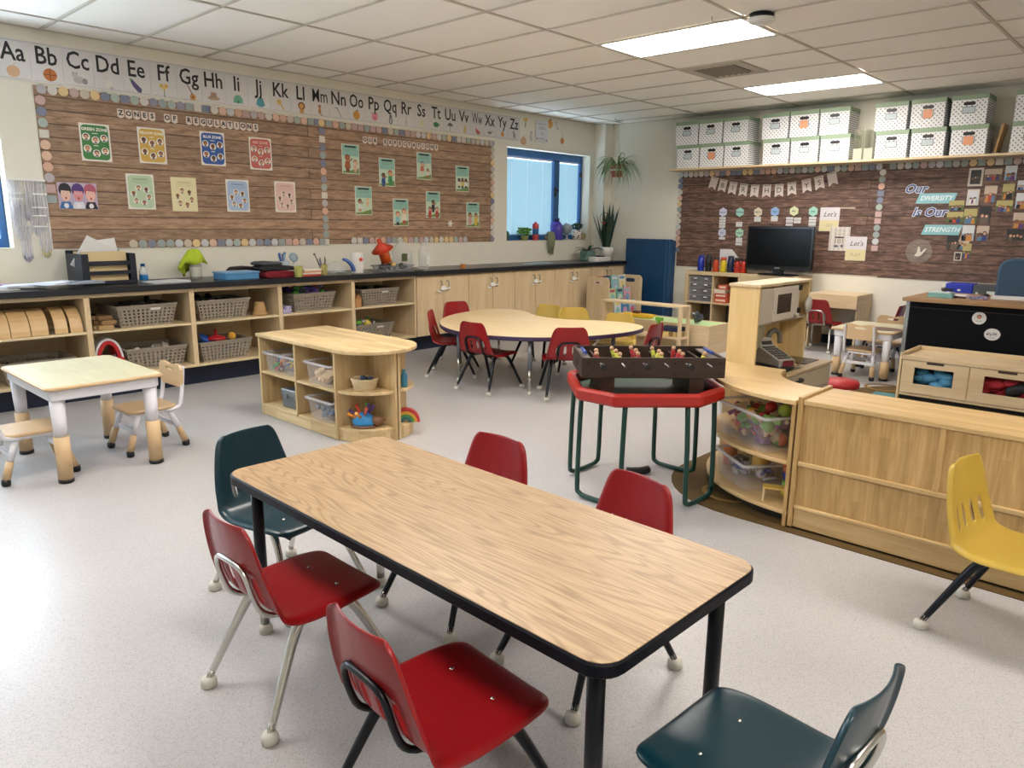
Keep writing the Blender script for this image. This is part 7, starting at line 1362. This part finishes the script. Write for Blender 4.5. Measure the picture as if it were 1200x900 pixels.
for k, (x, c, lab) in enumerate(((3.605, '#9a9a50', 'olive cup in front of the folded cloths'), (3.93, '#9a9350', 'olive cup holding pens at the counter middle'))):
    t = thing('pencil_cup', lab, 'cup', (x, 5.998 if k == 0 else 6.10, CZ + 0.0 if k else CZ)); part('cup', MB().lathe([(0.036, 0), (0.038, 0.004), (0.038, 0.10), (0.034, 0.10), (0.033, 0.01), (0, 0.01)], 16), plain(c, 0.5), t)
    if k:
        for q in range(7): part('pencil', MB().tube([(0.012 * math.cos(q), 0.012 * math.sin(q), 0.02), (0.05 * math.cos(q * 1.3) - 0.02, 0.04 * math.sin(q * 1.3), 0.15 + 0.012 * (q % 3))], 0.0045, 6), plain(('#3a3f2c', '#6a6a4a', '#2a2a30', '#8a7ab0', '#4a5a3a')[q % 5], 0.5, noise=0), t)
        part('plant_sprig', MB().tube(smooth_path([(-0.02, 0, 0.06), (-0.06, 0, 0.14), (-0.085, 0, 0.19)]), 0.005, 5).ball((-0.088, 0, 0.195), 0.012, 6, 4), plain('#59613c', 0.6, noise=0), t)
for k in range(4): slab('thin_book', 3.755 + 0.004 * k, 6.10, CZ + 0.0005 + 0.0165 * k, 0.20, 0.15, 0.016, ('#b9453c', '#d8d0c6', '#c98f6c', '#dcd6d0')[k], ('bottom red', 'second white', 'third tan', 'top white')[k] + ' book in the pile beside the olive pen cup', 'book', 0.04 * k)
CV = thing('clear_dome', 'clear plastic dome container with small pieces on the counter', 'container', (4.12, 6.18, CZ)); part('dome', MB().lathe([(0.10, 0), (0.105, 0.02), (0.09, 0.075), (0.05, 0.11), (0, 0.122)], 18), clear('#e2e6e8', 0.22), CV); part('dark_strip', MB().box(-0.05, -0.09, 0.005, 0.06, -0.08, 0.018), BLACKP, CV)
single('blue_arc_track', MB().prism_y([(0.16 * math.cos(a), 0.16 * math.sin(a)) for a in [0.2 + 1.2 * k / 10 for k in range(11)]] + [(0.138 * math.cos(a), 0.138 * math.sin(a)) for a in [1.4 - 1.2 * k / 10 for k in range(11)]], -0.02, 0.02), plain('#4f74b8', 0.4, noise=0.1), 'blue curved strip leaning by the clear dome', 'toy', (4.11, 6.06, CZ - 0.005), 0.1); single('red_clip', MB().ball((0, 0, 0.012), 0.018, 8, 6), plain('#d8502c', 0.4, noise=0), 'small orange red clip on the white roll', 'clip', (4.32, 6.04, CZ + 0.125))
t = thing('white_roll', 'white paper roll standing on the counter', 'roll', (4.33, 6.12, CZ)); part('roll', MB().lathe([(0.06, 0), (0.062, 0.004), (0.062, 0.20), (0.02, 0.205), (0.02, 0.18), (0, 0.18)], 20), plain('#dedbd6', 0.7), t)
TL_ = thing('tray', 'clear shallow tray with black things on the counter', 'tray', (4.80, 6.16, CZ), 0.03); part('tub', bin_mb(0.40, 0.2, 0.065, 0.92), clear('#8a8f94', 0.4), TL_); single('black_pieces', heap(0.34, 0.16, 0.004, 0.085, C('#161618', '#26262a', '#3a3438'), 26, 0.024, 'cr', 31), None, 'black pieces lying in the clear shallow tray', 'toys', (4.80, 6.16, CZ), kind='stuff')
RH = thing('orange_toy_lantern', 'orange toy with a peaked red cap leaning on the clear tray', 'toy', (4.70, 6.14, CZ + 0.115), rot=(0.0, -0.45, 0.2)); part('barrel', MB().lathe([(0.055, -0.02), (0.05, 0.13)], 16), plain('#d0521c', 0.4, noise=0), RH); part('cap', MB().lathe([(0.115, 0.118), (0.03, 0.185), (0.022, 0.19), (0.02, 0.235), (0, 0.24)], 16), plain('#c43a1c', 0.4, noise=0), RH); part('stripe', MB().tube([(0.02, -0.053, -0.05), (0.02, -0.054, 0.11)], 0.007, 6), plain('#e0b090', 0.5, noise=0), RH); part('wheel', MB().ball((0.02, -0.055, -0.06), 0.026, 10, 6), plain('#d9ab5a', 0.5, noise=0), RH)
t = thing('clear_jug', 'large clear plastic jug with a green label at the end of the counter clutter', 'jug', (5.10, 6.38, CZ)); part('body', MB().lathe([(0.10, 0), (0.11, 0.01), (0.11, 0.19), (0.06, 0.26), (0.035, 0.28), (0.035, 0.305), (0, 0.306)], 20), clear('#dcdedc', 0.3), t); part('label', MB().box(-0.085, -0.107, 0.09, -0.01, -0.100, 0.17), plain('#4f5a34', 0.5, noise=0.4), t)
t = thing('clear_canister', 'tall clear canister with white label next to the jug', 'canister', (5.25, 6.20, CZ)); part('body', MB().lathe([(0.05, 0), (0.055, 0.01), (0.055, 0.2), (0.03, 0.24), (0.03, 0.29), (0, 0.292)], 16), clear('#e0e2e0', 0.32), t); part('label', MB().box(0.0, -0.058, 0.05, 0.04, -0.054, 0.16), plain('#dcdcdc', 0.5, noise=0), t)
slab('wood_cube', 5.66, 6.02, CZ, 0.045, 0.045, 0.05, '#b8763a', 'small orange brown cube alone on the counter', 'cube'); slab('dark_pencil', 5.02, 6.0, CZ, 0.12, 0.03, 0.01, '#3a3634', 'small dark object flat on the counter before the jug', 'object', 0.2)
for k, (x, y, lab) in enumerate(((6.97, 6.18, 'light blue paper on the counter under the window, left one'), (7.26, 6.22, 'light blue paper on the counter under the window, right one'))): slab('blue_paper', x, y, CZ + 0.0, 0.24, 0.17, 0.008, '#8fb4cc', lab, 'paper', 0.3 * (1 - 2 * k), photo_mat('blue_print', ['#7fa6c2', '#a9c4d4', '#c9d5da', '#5f8fae'], 24))
S.view_settings.exposure = EXPOSE
